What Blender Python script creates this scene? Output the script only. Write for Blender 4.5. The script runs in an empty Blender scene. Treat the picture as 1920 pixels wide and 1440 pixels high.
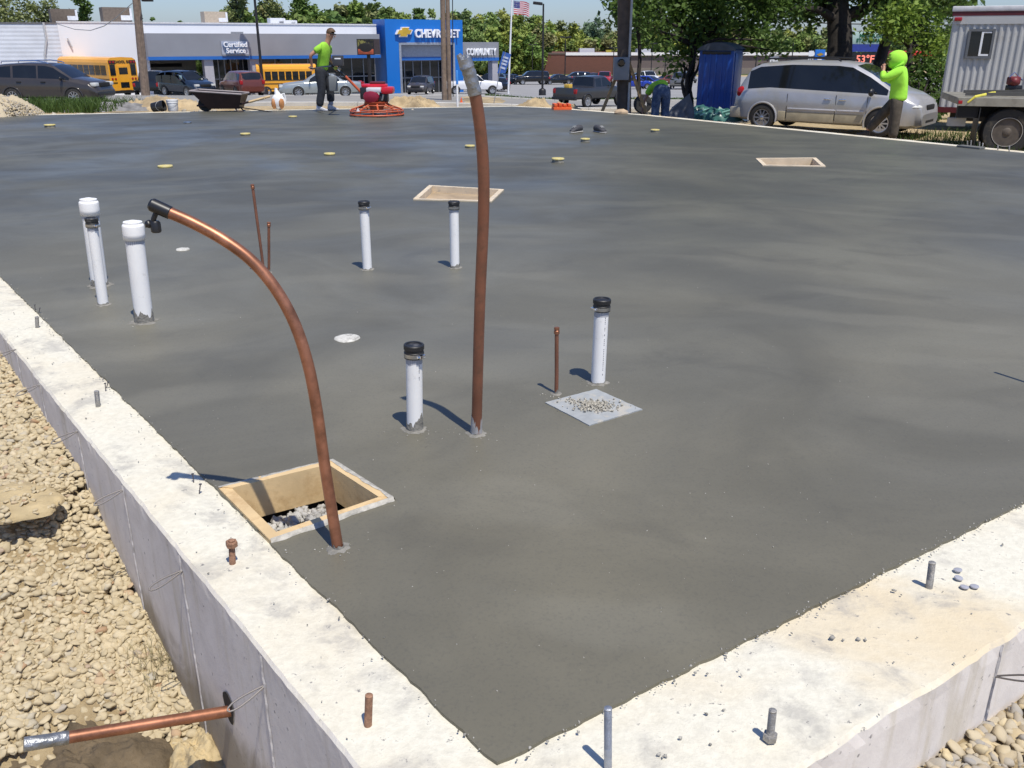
import bpy, bmesh, math, random
import numpy as np
from mathutils import Vector, Matrix, noise as mnoise
from mathutils.geometry import tessellate_polygon
R = math.radians
random.seed(7); rng = np.random.default_rng(7)
scene = bpy.context.scene
COL = scene.collection

# ---------------------------------------------------------------- camera, world, sun, exposure
F, YH, H = 1672.0, 75.0, 1.4                      # focal length and horizon of the photograph (px of 1920x1440), eye height over the slab
TH = math.atan((720 - YH) / F); CT, ST = math.cos(TH), math.sin(TH)
cam_d = bpy.data.cameras.new('camera'); cam = bpy.data.objects.new('camera', cam_d); COL.objects.link(cam)
cam.location = (0, 0, H); cam.rotation_euler = (R(90) - TH, 0, 0)
cam_d.sensor_width = 36; cam_d.lens = 36 * F / 1920; cam_d.clip_start = 0.05; cam_d.clip_end = 4000
scene.camera = cam
SUN_EL, SUN_TO = R(66), Vector((-0.492, 0.870)).normalized()     # shadows fall towards SUN_TO
w = bpy.data.worlds.new('World'); scene.world = w; w.use_nodes = True
nt = w.node_tree; bg = nt.nodes['Background']; sky = nt.nodes.new('ShaderNodeTexSky'); sky.sky_type = 'NISHITA'
sky.sun_disc = False; sky.sun_elevation = SUN_EL; sky.sun_rotation = math.atan2(-SUN_TO.x, -SUN_TO.y)
sky.air_density = 1.0; sky.dust_density = 0.6; sky.ozone_density = 1.6
tint = nt.nodes.new('ShaderNodeMix'); tint.data_type = 'RGBA'; tint.blend_type = 'MULTIPLY'; tint.inputs[0].default_value = 1.0; tint.inputs[7].default_value = (0.70, 0.83, 1.16, 1)   # a clear cool spring sky
nt.links.new(sky.outputs[0], tint.inputs[6]); nt.links.new(tint.outputs[2], bg.inputs[0]); bg.inputs[1].default_value = 0.10
sl = bpy.data.lights.new('sun', 'SUN'); sl.energy = 4.3; sl.angle = R(0.5); sl.color = (1, 0.95, 0.86)
so = bpy.data.objects.new('sun', sl); COL.objects.link(so)
sd = Vector((SUN_TO.x * math.cos(SUN_EL), SUN_TO.y * math.cos(SUN_EL), -math.sin(SUN_EL)))
so.rotation_euler = sd.to_track_quat('-Z', 'Y').to_euler(); so.location = (5, -5, 12)
vs = scene.view_settings; vs.view_transform = 'Standard'; vs.look = 'None'; vs.exposure = 0.2; vs.gamma = 1

# ---------------------------------------------------------------- finding places: from the photograph's measurements to metres
def ray(x, y):
    u, v = (x - 960) / F, (y - 720) / F
    return Vector((u, CT - v * ST, -ST - v * CT))
EYE = Vector((0, 0, H))
def at(x, y, z=0.0):
    d = ray(x, y); return EYE + d * ((z - H) / d.z)
def atY(x, y, Y):
    d = ray(x, y); return EYE + d * (Y / d.y)
def atS(x, y, s):                                  # s = pixels per metre there
    return EYE + ray(x, y) * (F / s)
def onplane(x, y, p0, n):
    d = ray(x, y); return EYE + d * (((p0 - EYE).dot(n)) / d.dot(n))

# ---------------------------------------------------------------- materials
MATS = {}
def mat(name, col, rough=0.6, metal=0.0, var=0.12, scale=6.0, bump=0.0, bscale=40.0, spec=None, dirt=None, coord='Object', detail=4):
    """procedural Principled material: colour broken up by noise, optional second (dirt) colour in patches, optional bump"""
    if name in MATS: return MATS[name]
    m = bpy.data.materials.new(name); m.use_nodes = True; t = m.node_tree; N = t.nodes; L = t.links
    p = N['Principled BSDF']; p.inputs['Roughness'].default_value = rough; p.inputs['Metallic'].default_value = metal
    if spec is not None: p.inputs['Specular IOR Level'].default_value = spec
    tc = N.new('ShaderNodeTexCoord')
    n = N.new('ShaderNodeTexNoise'); n.inputs['Scale'].default_value = scale; n.inputs['Detail'].default_value = detail
    L.new(tc.outputs[coord], n.inputs['Vector'])
    r = N.new('ShaderNodeValToRGB'); c = Vector(col)
    r.color_ramp.elements[0].position = 0.3; r.color_ramp.elements[1].position = 0.7
    r.color_ramp.elements[0].color = (*(c * (1 - var)), 1); r.color_ramp.elements[1].color = (*(c * (1 + var)), 1)
    L.new(n.outputs['Fac'], r.inputs['Fac']); out = r.outputs[0]
    if dirt:
        dcol, lo, hi, dsc = dirt
        n2 = N.new('ShaderNodeTexNoise'); n2.inputs['Scale'].default_value = dsc; n2.inputs['Detail'].default_value = 6; n2.inputs['Roughness'].default_value = 0.65
        L.new(tc.outputs[coord], n2.inputs['Vector'])
        mr = N.new('ShaderNodeMapRange'); mr.inputs[1].default_value = lo; mr.inputs[2].default_value = hi; L.new(n2.outputs['Fac'], mr.inputs[0])
        mx = N.new('ShaderNodeMix'); mx.data_type = 'RGBA'; L.new(mr.outputs[0], mx.inputs[0]); L.new(out, mx.inputs[6]); mx.inputs[7].default_value = (*dcol, 1)
        out = mx.outputs[2]
    L.new(out, p.inputs['Base Color'])
    if bump:
        n3 = N.new('ShaderNodeTexNoise'); n3.inputs['Scale'].default_value = bscale; n3.inputs['Detail'].default_value = 5
        L.new(tc.outputs[coord], n3.inputs['Vector'])
        b = N.new('ShaderNodeBump'); b.inputs['Strength'].default_value = bump; b.inputs['Distance'].default_value = 0.01
        L.new(n3.outputs['Fac'], b.inputs['Height']); L.new(b.outputs[0], p.inputs['Normal'])
    MATS[name] = m; return m

def nodes_mat(name):
    m = bpy.data.materials.new(name); m.use_nodes = True; MATS[name] = m
    return m, m.node_tree.nodes, m.node_tree.links, m.node_tree.nodes['Principled BSDF']
def N_noise(N, L, vec, scale, detail=5, rough=0.55, dist=0.0):
    n = N.new('ShaderNodeTexNoise'); n.inputs['Scale'].default_value = scale; n.inputs['Detail'].default_value = detail
    n.inputs['Roughness'].default_value = rough; n.inputs['Distortion'].default_value = dist
    L.new(vec, n.inputs['Vector']); return n.outputs['Fac']
def N_range(N, L, v, a, b, c=0.0, d=1.0, smooth=True):
    r = N.new('ShaderNodeMapRange'); r.interpolation_type = 'SMOOTHSTEP' if smooth else 'LINEAR'
    for i, x in enumerate((a, b, c, d)): r.inputs[i + 1].default_value = x
    L.new(v, r.inputs[0]); return r.outputs[0]
def N_mix(N, L, f, a, b, mode='MIX'):
    m = N.new('ShaderNodeMix'); m.data_type = 'RGBA'; m.blend_type = mode
    for sock, v in ((m.inputs[0], f), (m.inputs[6], a), (m.inputs[7], b)):
        if isinstance(v, (int, float)): sock.default_value = v
        elif isinstance(v, tuple): sock.default_value = (*v, 1)
        else: L.new(v, sock)
    return m.outputs[2]
def N_math(N, L, op, a, b=0.5):
    m = N.new('ShaderNodeMath'); m.operation = op
    for s, v in ((m.inputs[0], a), (m.inputs[1], b)):
        if isinstance(v, (int, float)): s.default_value = v
        else: L.new(v, s)
    return m.outputs[0]

def leaf_mat(name, c1, c2, trans=0.35):
    m, N, L, p = nodes_mat(name)
    g = N.new('ShaderNodeNewGeometry'); col = N_mix(N, L, g.outputs['Random Per Island'], c1, c2)
    L.new(col, p.inputs['Base Color']); p.inputs['Roughness'].default_value = 0.55; p.inputs['Specular IOR Level'].default_value = 0.3
    tr = N.new('ShaderNodeBsdfTranslucent'); L.new(col, tr.inputs[0])
    mx = N.new('ShaderNodeMixShader'); mx.inputs[0].default_value = trans
    L.new(p.outputs[0], mx.inputs[1]); L.new(tr.outputs[0], mx.inputs[2]); L.new(mx.outputs[0], N['Material Output'].inputs[0])
    return m

# ---------------------------------------------------------------- mesh builder
class MB:
    def __init__(s): s.v = []; s.f = []; s.sm = []
    def add(s, vs, fs, smooth=False):
        o = len(s.v); s.v += [tuple(v) for v in vs]; s.f += [tuple(i + o for i in f) for f in fs]; s.sm += [smooth] * len(fs); return s
    def box(s, x0, x1, y0, y1, z0, z1, M=None):
        vs = [Vector((x, y, z)) for z in (z0, z1) for y in (y0, y1) for x in (x0, x1)]
        if M: vs = [M @ v for v in vs]
        return s.add(vs, [(0, 2, 3, 1), (4, 5, 7, 6), (0, 1, 5, 4), (2, 6, 7, 3), (0, 4, 6, 2), (1, 3, 7, 5)])
    def bbox(s, x0, x1, y0, y1, z0, z1, b=0.02, M=None):          # box with chamfered edges
        bm = bmesh.new(); bmesh.ops.create_cube(bm, size=1)
        bmesh.ops.scale(bm, vec=(x1 - x0, y1 - y0, z1 - z0), verts=bm.verts); bmesh.ops.translate(bm, vec=((x0 + x1) / 2, (y0 + y1) / 2, (z0 + z1) / 2), verts=bm.verts)
        bmesh.ops.bevel(bm, geom=bm.edges[:], offset=b, segments=2, affect='EDGES', profile=0.6)
        if M: bmesh.ops.transform(bm, matrix=M, verts=bm.verts)
        bm.verts.index_update(); s.add([v.co for v in bm.verts], [[v.index for v in f.verts] for f in bm.faces], True); bm.free(); return s
    def prism(s, poly, z0, z1, M=None):                           # poly in xy, counter-clockwise
        n = len(poly); vs = [Vector((p[0], p[1], z)) for z in (z0, z1) for p in poly]
        if M: vs = [M @ v for v in vs]
        return s.add(vs, [tuple(range(n - 1, -1, -1)), tuple(range(n, 2 * n))] + [(i, (i + 1) % n, n + (i + 1) % n, n + i) for i in range(n)])
    def tube(s, path, r, n=12, cap=True, flat=1.0):               # swept tube, r number or list
        path = [Vector(p) for p in path]; k = len(path); rr = r if isinstance(r, (list, tuple)) else [r] * k
        up = None; vs = []
        for i, p in enumerate(path):
            d = (path[min(i + 1, k - 1)] - path[max(i - 1, 0)]).normalized()
            if up is None: up = d.orthogonal().normalized()
            up = (up - d * up.dot(d)).normalized(); b = d.cross(up)
            for j in range(n):
                a = 2 * math.pi * j / n; vs.append(p + (up * math.cos(a) + b * math.sin(a) * flat) * rr[i])
        fs = [(i * n + j, i * n + (j + 1) % n, (i + 1) * n + (j + 1) % n, (i + 1) * n + j) for i in range(k - 1) for j in range(n)]
        s.add(vs, fs, True)
        if cap:
            o = len(s.v) - k * n; s.f += [tuple(o + j for j in range(n - 1, -1, -1)), tuple(o + (k - 1) * n + j for j in range(n))]; s.sm += [False, False]
        return s
    def lathe(s, prof, n=24, M=None, smooth=True, ring=False):                # prof: (r, z) from bottom to top
        vs = []; fs = []; k = len(prof)
        for r, z in prof:
            for j in range(n):
                a = 2 * math.pi * j / n; v = Vector((r * math.cos(a), r * math.sin(a), z)); vs.append(M @ v if M else v)
        fs = [(i * n + j, i * n + (j + 1) % n, (i + 1) * n + (j + 1) % n, (i + 1) * n + j) for i in range(k - 1) for j in range(n)]
        if ring: fs += [((k - 1) * n + j, (k - 1) * n + (j + 1) % n, (j + 1) % n, j) for j in range(n)]
        else: fs += [tuple(range(n - 1, -1, -1)), tuple((k - 1) * n + j for j in range(n))]
        return s.add(vs, fs, smooth)
    def ball(s, c, r, n=12, m=8, jit=0.0, sq=(1, 1, 1)):
        c = Vector(c); vs = [c + Vector((0, 0, -r * sq[2]))]; fs = []
        for i in range(1, m):
            t = math.pi * i / m
            for j in range(n):
                a = 2 * math.pi * j / n; k = 1 + random.uniform(-jit, jit)
                vs.append(c + Vector((r * sq[0] * math.sin(t) * math.cos(a), r * sq[1] * math.sin(t) * math.sin(a), -r * sq[2] * math.cos(t))) * 1.0 if not jit else
                          c + Vector((r * sq[0] * math.sin(t) * math.cos(a), r * sq[1] * math.sin(t) * math.sin(a), -r * sq[2] * math.cos(t))) * k)
        vs.append(c + Vector((0, 0, r * sq[2]))); top = len(vs) - 1
        for j in range(n): fs.append((0, 1 + (j + 1) % n, 1 + j)); fs.append((top, 1 + (m - 2) * n + j, 1 + (m - 2) * n + (j + 1) % n))
        for i in range(m - 2):
            for j in range(n): fs.append((1 + i * n + j, 1 + i * n + (j + 1) % n, 1 + (i + 1) * n + (j + 1) % n, 1 + (i + 1) * n + j))
        return s.add(vs, fs, True)
    def build(s, name, m, parent=None, sharp=35):
        me = bpy.data.meshes.new(name); me.from_pydata(s.v, [], s.f); me.update()
        me.polygons.foreach_set('use_smooth', s.sm)
        for x in (m if isinstance(m, (list, tuple)) else [m]): me.materials.append(x)
        if any(s.sm) and sharp: me.set_sharp_from_angle(angle=R(sharp))
        o = bpy.data.objects.new(name, me); COL.objects.link(o)
        if parent: o.parent = parent
        return o
def np_mesh(name, V, FQ, m, parent=None, smooth=False, attr=None):  # fast mesh from numpy arrays, FQ (n,k)
    me = bpy.data.meshes.new(name); nf, k = FQ.shape
    me.vertices.add(len(V)); me.vertices.foreach_set('co', np.ascontiguousarray(V, dtype=np.float32).ravel())
    me.loops.add(nf * k); me.loops.foreach_set('vertex_index', np.ascontiguousarray(FQ, dtype=np.int32).ravel())
    me.polygons.add(nf); me.polygons.foreach_set('loop_start', np.arange(0, nf * k, k, dtype=np.int32))
    if attr is not None:
        a = me.color_attributes.new('tint', 'FLOAT_COLOR', 'POINT'); a.data.foreach_set('color', np.ascontiguousarray(attr, dtype=np.float32).ravel())
    me.update(calc_edges=True); me.validate()
    if smooth: me.polygons.foreach_set('use_smooth', [True] * nf)
    me.materials.append(m); o = bpy.data.objects.new(name, me); COL.objects.link(o)
    if parent: o.parent = parent
    return o
def tag(o, label=None, cat=None, group=None, kind=None):
    if label: o['label'] = label
    if cat: o['category'] = cat
    if group: o['group'] = group
    if kind: o['kind'] = kind
    return o
def empty(name, loc, rz=0.0, label=None, cat=None, group=None):
    o = bpy.data.objects.new(name, None); COL.objects.link(o); o.location = loc; o.rotation_euler = (0, 0, rz); o.empty_display_size = 0.2
    return tag(o, label, cat, group)
def copy_tree(o, parent=None, swap=None):
    c = o.copy(); COL.objects.link(c)
    if parent: c.parent = parent
    if swap and c.type == 'MESH':
        for sl_ in c.material_slots:
            if sl_.material and sl_.material.name in swap:
                nm = swap[sl_.material.name]; sl_.link = 'OBJECT'; sl_.material = nm
    for ch in [x for x in bpy.data.objects if x.parent == o]: copy_tree(ch, c, swap)
    return c
def text_part(name, body, size, m, parent, loc, rot, depth=0.02, align='CENTER', sx=1.0, bold=0.0):
    cu = bpy.data.curves.new(name, 'FONT'); cu.body = body; cu.size = size; cu.extrude = depth; cu.align_x = align; cu.align_y = 'CENTER'; cu.resolution_u = 3; cu.offset = bold
    cu.space_line = 0.85
    t = bpy.data.objects.new(name, cu); COL.objects.link(t)
    dg = bpy.context.evaluated_depsgraph_get(); me = bpy.data.meshes.new_from_object(t.evaluated_get(dg)); me.name = name
    bpy.data.objects.remove(t); me.materials.clear(); me.materials.append(m)
    o = bpy.data.objects.new(name, me); COL.objects.link(o); o.location = loc; o.rotation_euler = rot; o.scale = (sx, 1, 1)
    if parent: o.parent = parent
    return o
def fbm(x, y, sc=1.0, oc=4, seed=0.0):
    return mnoise.fractal(Vector((x * sc + seed, y * sc - seed, seed * 0.7)), 1.0, 2.0, oc)

# ---------------------------------------------------------------- shared materials
M_pvc = mat('pvc_white', (0.82, 0.81, 0.785), 0.35, var=0.03, dirt=((0.60, 0.585, 0.54), 0.60, 0.78, 22))
M_pvcgrey = mat('primer_grey', (0.36, 0.37, 0.40), 0.5, var=0.1)
M_rub = mat('black_rubber', (0.016, 0.016, 0.017), 0.5, var=0.3, scale=30, dirt=((0.12, 0.115, 0.11), 0.55, 0.75, 25))
M_steel = mat('steel', (0.45, 0.45, 0.44), 0.35, 1.0, var=0.15, scale=20)
M_cem = mat('cement_smear', (0.20, 0.19, 0.165), 0.85, var=0.25, scale=40, bump=0.6, bscale=90)
M_tape = mat('silver_tape', (0.30, 0.31, 0.32), 0.40, 0.7, var=0.25, scale=25, bump=1.0, bscale=30, dirt=((0.20, 0.20, 0.19), 0.5, 0.65, 30))
M_copper = mat('copper', (0.38, 0.165, 0.095), 0.44, 0.65, var=0.25, scale=9, dirt=((0.17, 0.075, 0.04), 0.42, 0.70, 16))
M_copper2 = mat('copper_dull', (0.27, 0.115, 0.07), 0.48, 0.45, var=0.25, scale=9, dirt=((0.17, 0.085, 0.055), 0.42, 0.7, 18))
M_blk = mat('black_plastic', (0.015, 0.015, 0.016), 0.4, var=0.2)
M_glass = mat('dark_glass', (0.012, 0.014, 0.016), 0.06, var=0.2, scale=2, spec=0.6)
M_tyre = mat('tyre_rubber', (0.022, 0.021, 0.02), 0.8, var=0.2, scale=15, dirt=((0.13, 0.105, 0.07), 0.55, 0.8, 5))
M_rim = mat('alloy_rim', (0.55, 0.55, 0.56), 0.3, 0.9, var=0.08)
M_under = mat('underbody_black', (0.01, 0.01, 0.01), 0.8, var=0.1)
M_lampr = mat('tail_lamp_red', (0.35, 0.012, 0.015), 0.15, var=0.2, scale=20)
M_lampw = mat('head_lamp', (0.62, 0.62, 0.58), 0.12, var=0.1, scale=20)
M_chrome = mat('chrome', (0.75, 0.75, 0.76), 0.12, 1.0, var=0.04)
M_wood = mat('pine_board', (0.62, 0.45, 0.235), 0.6, var=0.14, scale=5, dirt=((0.42, 0.27, 0.12), 0.5, 0.72, 11), bump=0.15)
M_woodold = mat('weathered_board', (0.47, 0.38, 0.27), 0.75, var=0.2, scale=7)
M_white = mat('white_paint', (0.80, 0.80, 0.79), 0.55, var=0.03)
M_bark = mat('dark_bark', (0.024, 0.019, 0.015), 0.9, var=0.35, scale=9, bump=1.0, bscale=14)
M_polewood = mat('pole_wood', (0.21, 0.155, 0.115), 0.85, var=0.25, scale=6, bump=0.5, bscale=18)
# ================================================================ THE SETTING: ground, slab, foundation
def lerp_tab(t, x):
    if x <= t[0][0]: return t[0][1]
    for (a, va), (b, vb) in zip(t, t[1:]):
        if x <= b: return va + (vb - va) * (x - a) / (b - a)
    return t[-1][1]
GL = [(10, -0.12), (19, -0.10), (22.5, -0.14), (25, -0.45), (30, -0.78), (40, -1.15), (44, -1.28), (52, -1.52), (60, -2.03), (75, -2.85), (92, -3.62), (135, -4.75), (215, -6.2), (3000, -6.2)]
GR = [(4, -0.85), (20, -0.86), (31, -0.92), (38, -1.3), (50, -2.1), (60, -2.5), (75, -2.95), (92, -3.62), (135, -4.75), (215, -6.2), (3000, -6.2)]
def sstep(a, b, x):
    t = min(1, max(0, (x - a) / (b - a))); return t * t * (3 - 2 * t)
WL_N, WL_D = Vector((0.792, 0.611)), 0.622          # outer face of the left wall: n.p = d, outside where n.p < d
WD = Vector((0.611, -0.792))                         # along the left wall, towards the camera
FD = Vector((0.834, 0.552)); FN = Vector((0.552, -0.834))   # along the front wall; its outward normal
FO = Vector((0.646, 1.452))                          # a point on the front wall's outer top edge
def ground_z(x, y):
    zl = lerp_tab(GL, y); zr = lerp_tab(GR, y)
    k = sstep(0.5, 4.5, x + sstep(26, 40, y) * 2.5); z = zl + (zr - zl) * k
    if y < 16:                                        # the trench outside the near walls
        a = WL_N.x * x + WL_N.y * y - WL_D
        t = x * WD.x + y * WD.y
        zt = lerp_tab([(-9, -0.02), (-5.3, -0.15), (-3.6, -0.24), (-3.3, -0.40), (-2.7, -0.62), (-2.4, -0.72), (0.5, -0.74)], t)
        if a < 0.1:
            zt += 0.10 * sstep(0.1, 1.2, -a) * (1 if t < -2.6 else -0.2)
        zf = -0.265
        b = (Vector((x, y)) - FO).dot(FN)
        near = zt if a < 0.1 and b < 0.3 else (zf if b > -0.3 else -0.9)
        if a < 0.1 and b > -0.3: near = zt + (zf - zt) * sstep(-0.6, 0.9, b)
        if a < 0.1 or b > -0.3: z = near
        else: z = -0.9
    return z + 0.03 * fbm(x, y, 0.35) * min(1, 0.25 + y / 40)

m, N, L, p = nodes_mat('earth')
tc = N.new('ShaderNodeTexCoord').outputs['Object']
big = N_noise(N, L, tc, 0.35, 6, 0.6); fine = N_noise(N, L, tc, 7, 6, 0.7)
sand = N_mix(N, L, N_range(N, L, fine, 0.3, 0.7), (0.33, 0.245, 0.13), (0.47, 0.37, 0.215))
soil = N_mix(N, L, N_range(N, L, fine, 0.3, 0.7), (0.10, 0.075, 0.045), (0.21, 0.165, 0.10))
sx = N.new('ShaderNodeSeparateXYZ'); L.new(tc, sx.inputs[0]); soil_shade = N_math(N, L, 'MULTIPLY', N_math(N, L, 'MULTIPLY', N_range(N, L, sx.outputs['X'], 0.9, 1.7), N_range(N, L, sx.outputs['X'], 5.2, 6.4, 1.0, 0.0)), N_math(N, L, 'MULTIPLY', N_range(N, L, sx.outputs['Y'], 17.0, 18.0), N_range(N, L, sx.outputs['Y'], 29.0, 32.0, 1.0, 0.0)))
c = N_mix(N, L, N_math(N, L, 'MAXIMUM', N_range(N, L, big, 0.52, 0.66), soil_shade), sand, N_mix(N, L, soil_shade, soil, N_mix(N, L, N_range(N, L, fine, 0.3, 0.7), (0.035, 0.028, 0.018), (0.075, 0.06, 0.038)))); L.new(c, p.inputs['Base Color']); p.inputs['Roughness'].default_value = 0.95  # darkest soil round the meter pole; tree shade is mixed into its colour
b = N.new('ShaderNodeBump'); b.inputs['Strength'].default_value = 0.9; b.inputs['Distance'].default_value = 0.04; L.new(N_noise(N, L, tc, 14, 8, 0.7), b.inputs['Height']); L.new(b.outputs[0], p.inputs['Normal'])
M_earth = m
M_asph = mat('old_asphalt', (0.235, 0.225, 0.205), 0.9, var=0.10, scale=0.5, dirt=((0.31, 0.29, 0.25), 0.5, 0.75, 0.25), bump=0.2, bscale=30, detail=8)
M_lot = mat('lot_asphalt', (0.26, 0.255, 0.25), 0.9, var=0.10, scale=0.3, detail=8)
M_kerb = mat('kerb_concrete', (0.50, 0.48, 0.43), 0.85, var=0.12, scale=2)
M_grassbase = mat('grass_soil', (0.075, 0.10, 0.03), 0.95, var=0.3, scale=3, detail=8)

def ground_sheet(name, xs, ys, m, dz=0.0, fn=ground_z, kind='structure'):
    X, Y = np.meshgrid(xs, ys); V = np.array([(x, y, fn(x, y) + dz) for x, y in zip(X.ravel(), Y.ravel())])
    nx, ny = len(xs), len(ys); i = np.arange(nx * ny).reshape(ny, nx)
    Fq = np.stack([i[:-1, :-1], i[:-1, 1:], i[1:, 1:], i[1:, :-1]], -1).reshape(-1, 4)
    return tag(np_mesh(name, V, Fq, m, smooth=True), kind=kind)
gx = sorted(set(np.round(np.concatenate([np.arange(-6, 16, 0.25), np.arange(-60, 60.1, 3), [-1500, -700, -300, -150, -100, 100, 150, 300, 700, 1500]]), 3)))
gy = sorted(set(np.round(np.concatenate([np.arange(-3, 28, 0.25), np.arange(28, 60, 2), np.arange(60, 240, 10), [-60, -20, 300, 500, 1000, 2500]]), 3)))
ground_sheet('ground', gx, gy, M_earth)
ground_sheet('road', list(np.arange(-90, 91, 3.0)), [36.6, 38, 40, 42, 44, 48, 52, 56, 60, 63, 66], M_asph, 0.05)
ground_sheet('parking_lot', list(np.arange(-110, 141, 5.0)), [69.5, 72, 75, 80, 86, 92, 100, 110, 120, 135, 150, 165, 180, 200], M_lot, 0.06)
kb = MB()
for x in np.arange(-90, 90, 3.0):
    for y0, y1 in ((36.2, 36.6), (66.0, 66.4)):
        za, zb = ground_z(x, y0), ground_z(x + 2.98, y0)
        kb.add([(x, y0, za - .2), (x + 2.98, y0, zb - .2), (x + 2.98, y0, zb + .14), (x, y0, za + .14), (x, y1, za - .2), (x + 2.98, y1, zb - .2), (x + 2.98, y1, zb + .14), (x, y1, za + .14)],
               [(0, 1, 2, 3), (7, 6, 5, 4), (3, 2, 6, 7), (0, 3, 7, 4), (1, 5, 6, 2)])
tag(kb.build('kerb', M_kerb), kind='structure')
ground_sheet('grass_verge', list(np.arange(-80, 91, 4.0)), [66.4, 68, 69.5], M_grassbase, 0.07)

# ---- slab
c0 = Vector((-0.033, 1.445))
far_left = Vector((-13.2, 18.2)); far_mid = Vector((0.0, 20.97)); far_b = Vector((2.554, 18.53)); far_c = Vector((9.62, 7.83))
INNER = [c0, far_c, far_b, Vector((1.0, 20.3)), far_mid, Vector((-5.4, 19.68)), Vector((-10.07, 18.3)), far_left]   # counter-clockwise
BOX = {}
def box_corners(px4): return [at(*q).xy for q in px4]
BOX['near'] = box_corners([(410, 920), (508, 1020), (738, 940), (625, 868)])
BOX['mid'] = box_corners([(775, 376), (922, 380), (945, 358), (805, 350)])
BOX['far'] = box_corners([(1417, 299), (1430, 312), (1548, 314), (1530, 298)])
def ragged(poly, step, amp, out):
    res = []
    n = len(poly)
    for i in range(n):
        a, b_ = poly[i], poly[(i + 1) % n]; d = b_ - a; ln = d.length; k = max(1, int(ln / step)) if (a.y < 9 or b_.y < 9) else max(1, int(ln / 0.4))
        nrm = Vector((d.y, -d.x)).normalized()
        for j in range(k):
            q = a + d * (j / k); res.append(q + nrm * (out + amp * fbm(q.x, q.y, 16, 5, 3.1) + amp * 0.3 * fbm(q.x, q.y, 2.0, 2, 8.1)))
    return res
slab_out = ragged(INNER, 0.012, 0.006, 0.006)
loops = [[Vector((q.x, q.y, 0)) for q in slab_out]] + [[Vector((q.x, q.y, 0)) for q in BOX[k]] for k in BOX]
# pull the slab edge back where the near wooden box sits against the wall
tris = tessellate_polygon(loops); allv = [v for l in loops for v in l]
m, N, L, p = nodes_mat('fresh_concrete')
tcn = N.new('ShaderNodeTexCoord').outputs['Object']
sep = N.new('ShaderNodeSeparateXYZ'); L.new(tcn, sep.inputs[0])
mp = N.new('ShaderNodeMapping'); mp.inputs['Scale'].default_value = (0.85, 0.95, 1.0); mp.inputs['Rotation'].default_value = (0, 0, R(-25)); L.new(tcn, mp.inputs[0]); ms = mp.outputs[0]
sw = N_noise(N, L, ms, 0.9, 5, 0.55, 1.2); sw2 = N_noise(N, L, ms, 2.6, 6, 0.6, 0.9); big = N_noise(N, L, tcn, 0.35, 3, 0.5, 0.6); fine = N_noise(N, L, tcn, 120, 4, 0.6)
t1 = N_mix(N, L, N_range(N, L, sw, 0.30, 0.70), (0.116, 0.111, 0.086), (0.154, 0.147, 0.114))
t1 = N_mix(N, L, N_math(N, L, 'MULTIPLY', N_range(N, L, sw2, 0.55, 0.78), 0.16), t1, (0.20, 0.188, 0.145))
t1 = N_mix(N, L, N_math(N, L, 'MULTIPLY', N_range(N, L, N_noise(N, L, ms, 1.5, 6, 0.62, 1.0), 0.54, 0.72), 0.40), t1, (0.083, 0.079, 0.063))
t1 = N_mix(N, L, N_range(N, L, N_noise(N, L, tcn, 0.55, 4, 0.5, 0.4), 0.38, 0.64), N_mix(N, L, 1.0, t1, (0.84, 0.85, 0.87), 'MULTIPLY'), N_mix(N, L, 1.0, t1, (1.14, 1.13, 1.10), 'MULTIPLY'))
warm = N_range(N, L, N_math(N, L, 'ADD', sep.outputs['Y'], N_math(N, L, 'MULTIPLY', big, 3.0)), 3.0, 7.0, 1.0, 0.0)
t1 = N_mix(N, L, N_math(N, L, 'MULTIPLY', warm, 0.75), t1, N_mix(N, L, 1.0, t1, (1.08, 1.02, 0.92), 'MULTIPLY'))
wv = N.new('ShaderNodeTexWave'); wv.wave_type = 'RINGS'; wv.rings_direction = 'Z'; wv.inputs['Scale'].default_value = 0.55; wv.inputs['Distortion'].default_value = 9.0; wv.inputs['Detail'].default_value = 4; wv.inputs['Detail Scale'].default_value = 0.7; L.new(tcn, wv.inputs['Vector'])
arc = N_math(N, L, 'MULTIPLY', N_range(N, L, wv.outputs['Fac'], 0.55, 0.95), N_range(N, L, N_noise(N, L, tcn, 0.7, 3, 0.5), 0.46, 0.62, 0.0, 0.28))
t1 = N_mix(N, L, arc, t1, (0.205, 0.193, 0.148))
t1 = N_mix(N, L, N_range(N, L, fine, 0.45, 0.9, 0, 0.45), t1, (0.05, 0.05, 0.048))
vor = N.new('ShaderNodeTexVoronoi'); vor.inputs['Scale'].default_value = 7; L.new(tcn, vor.inputs['Vector'])
spk = N_range(N, L, vor.outputs['Distance'], 0.012, 0.03, 1.0, 0.0)
t1 = N_mix(N, L, N_math(N, L, 'MULTIPLY', spk, N_range(N, L, N_noise(N, L, tcn, 1.5, 3), 0.5, 0.62)), t1, (0.40, 0.38, 0.34))
damp = N_math(N, L, 'MULTIPLY', N_range(N, L, N_math(N, L, 'ADD', sep.outputs['Y'], N_math(N, L, 'MULTIPLY', sw, 3.0)), 5.0, 11.5), 0.30)
t1 = N_mix(N, L, damp, t1, N_mix(N, L, 1.0, t1, (0.0, 0.06, 0.05), 'MULTIPLY'))
L.new(t1, p.inputs['Base Color'])
wet = N_math(N, L, 'MULTIPLY', N_range(N, L, sep.outputs['Y'], 6.5, 11.5), N_range(N, L, N_noise(N, L, ms, 0.42, 4, 0.55, 0.8), 0.44, 0.60))
wet = N_math(N, L, 'MULTIPLY', wet, N_range(N, L, sep.outputs['X'], 1.0, 4.0, 1.0, 0.25))
wet = N_math(N, L, 'MULTIPLY', wet, N_range(N, L, sep.outputs['Y'], 15.5, 18.5, 1.0, 0.2))
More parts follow.
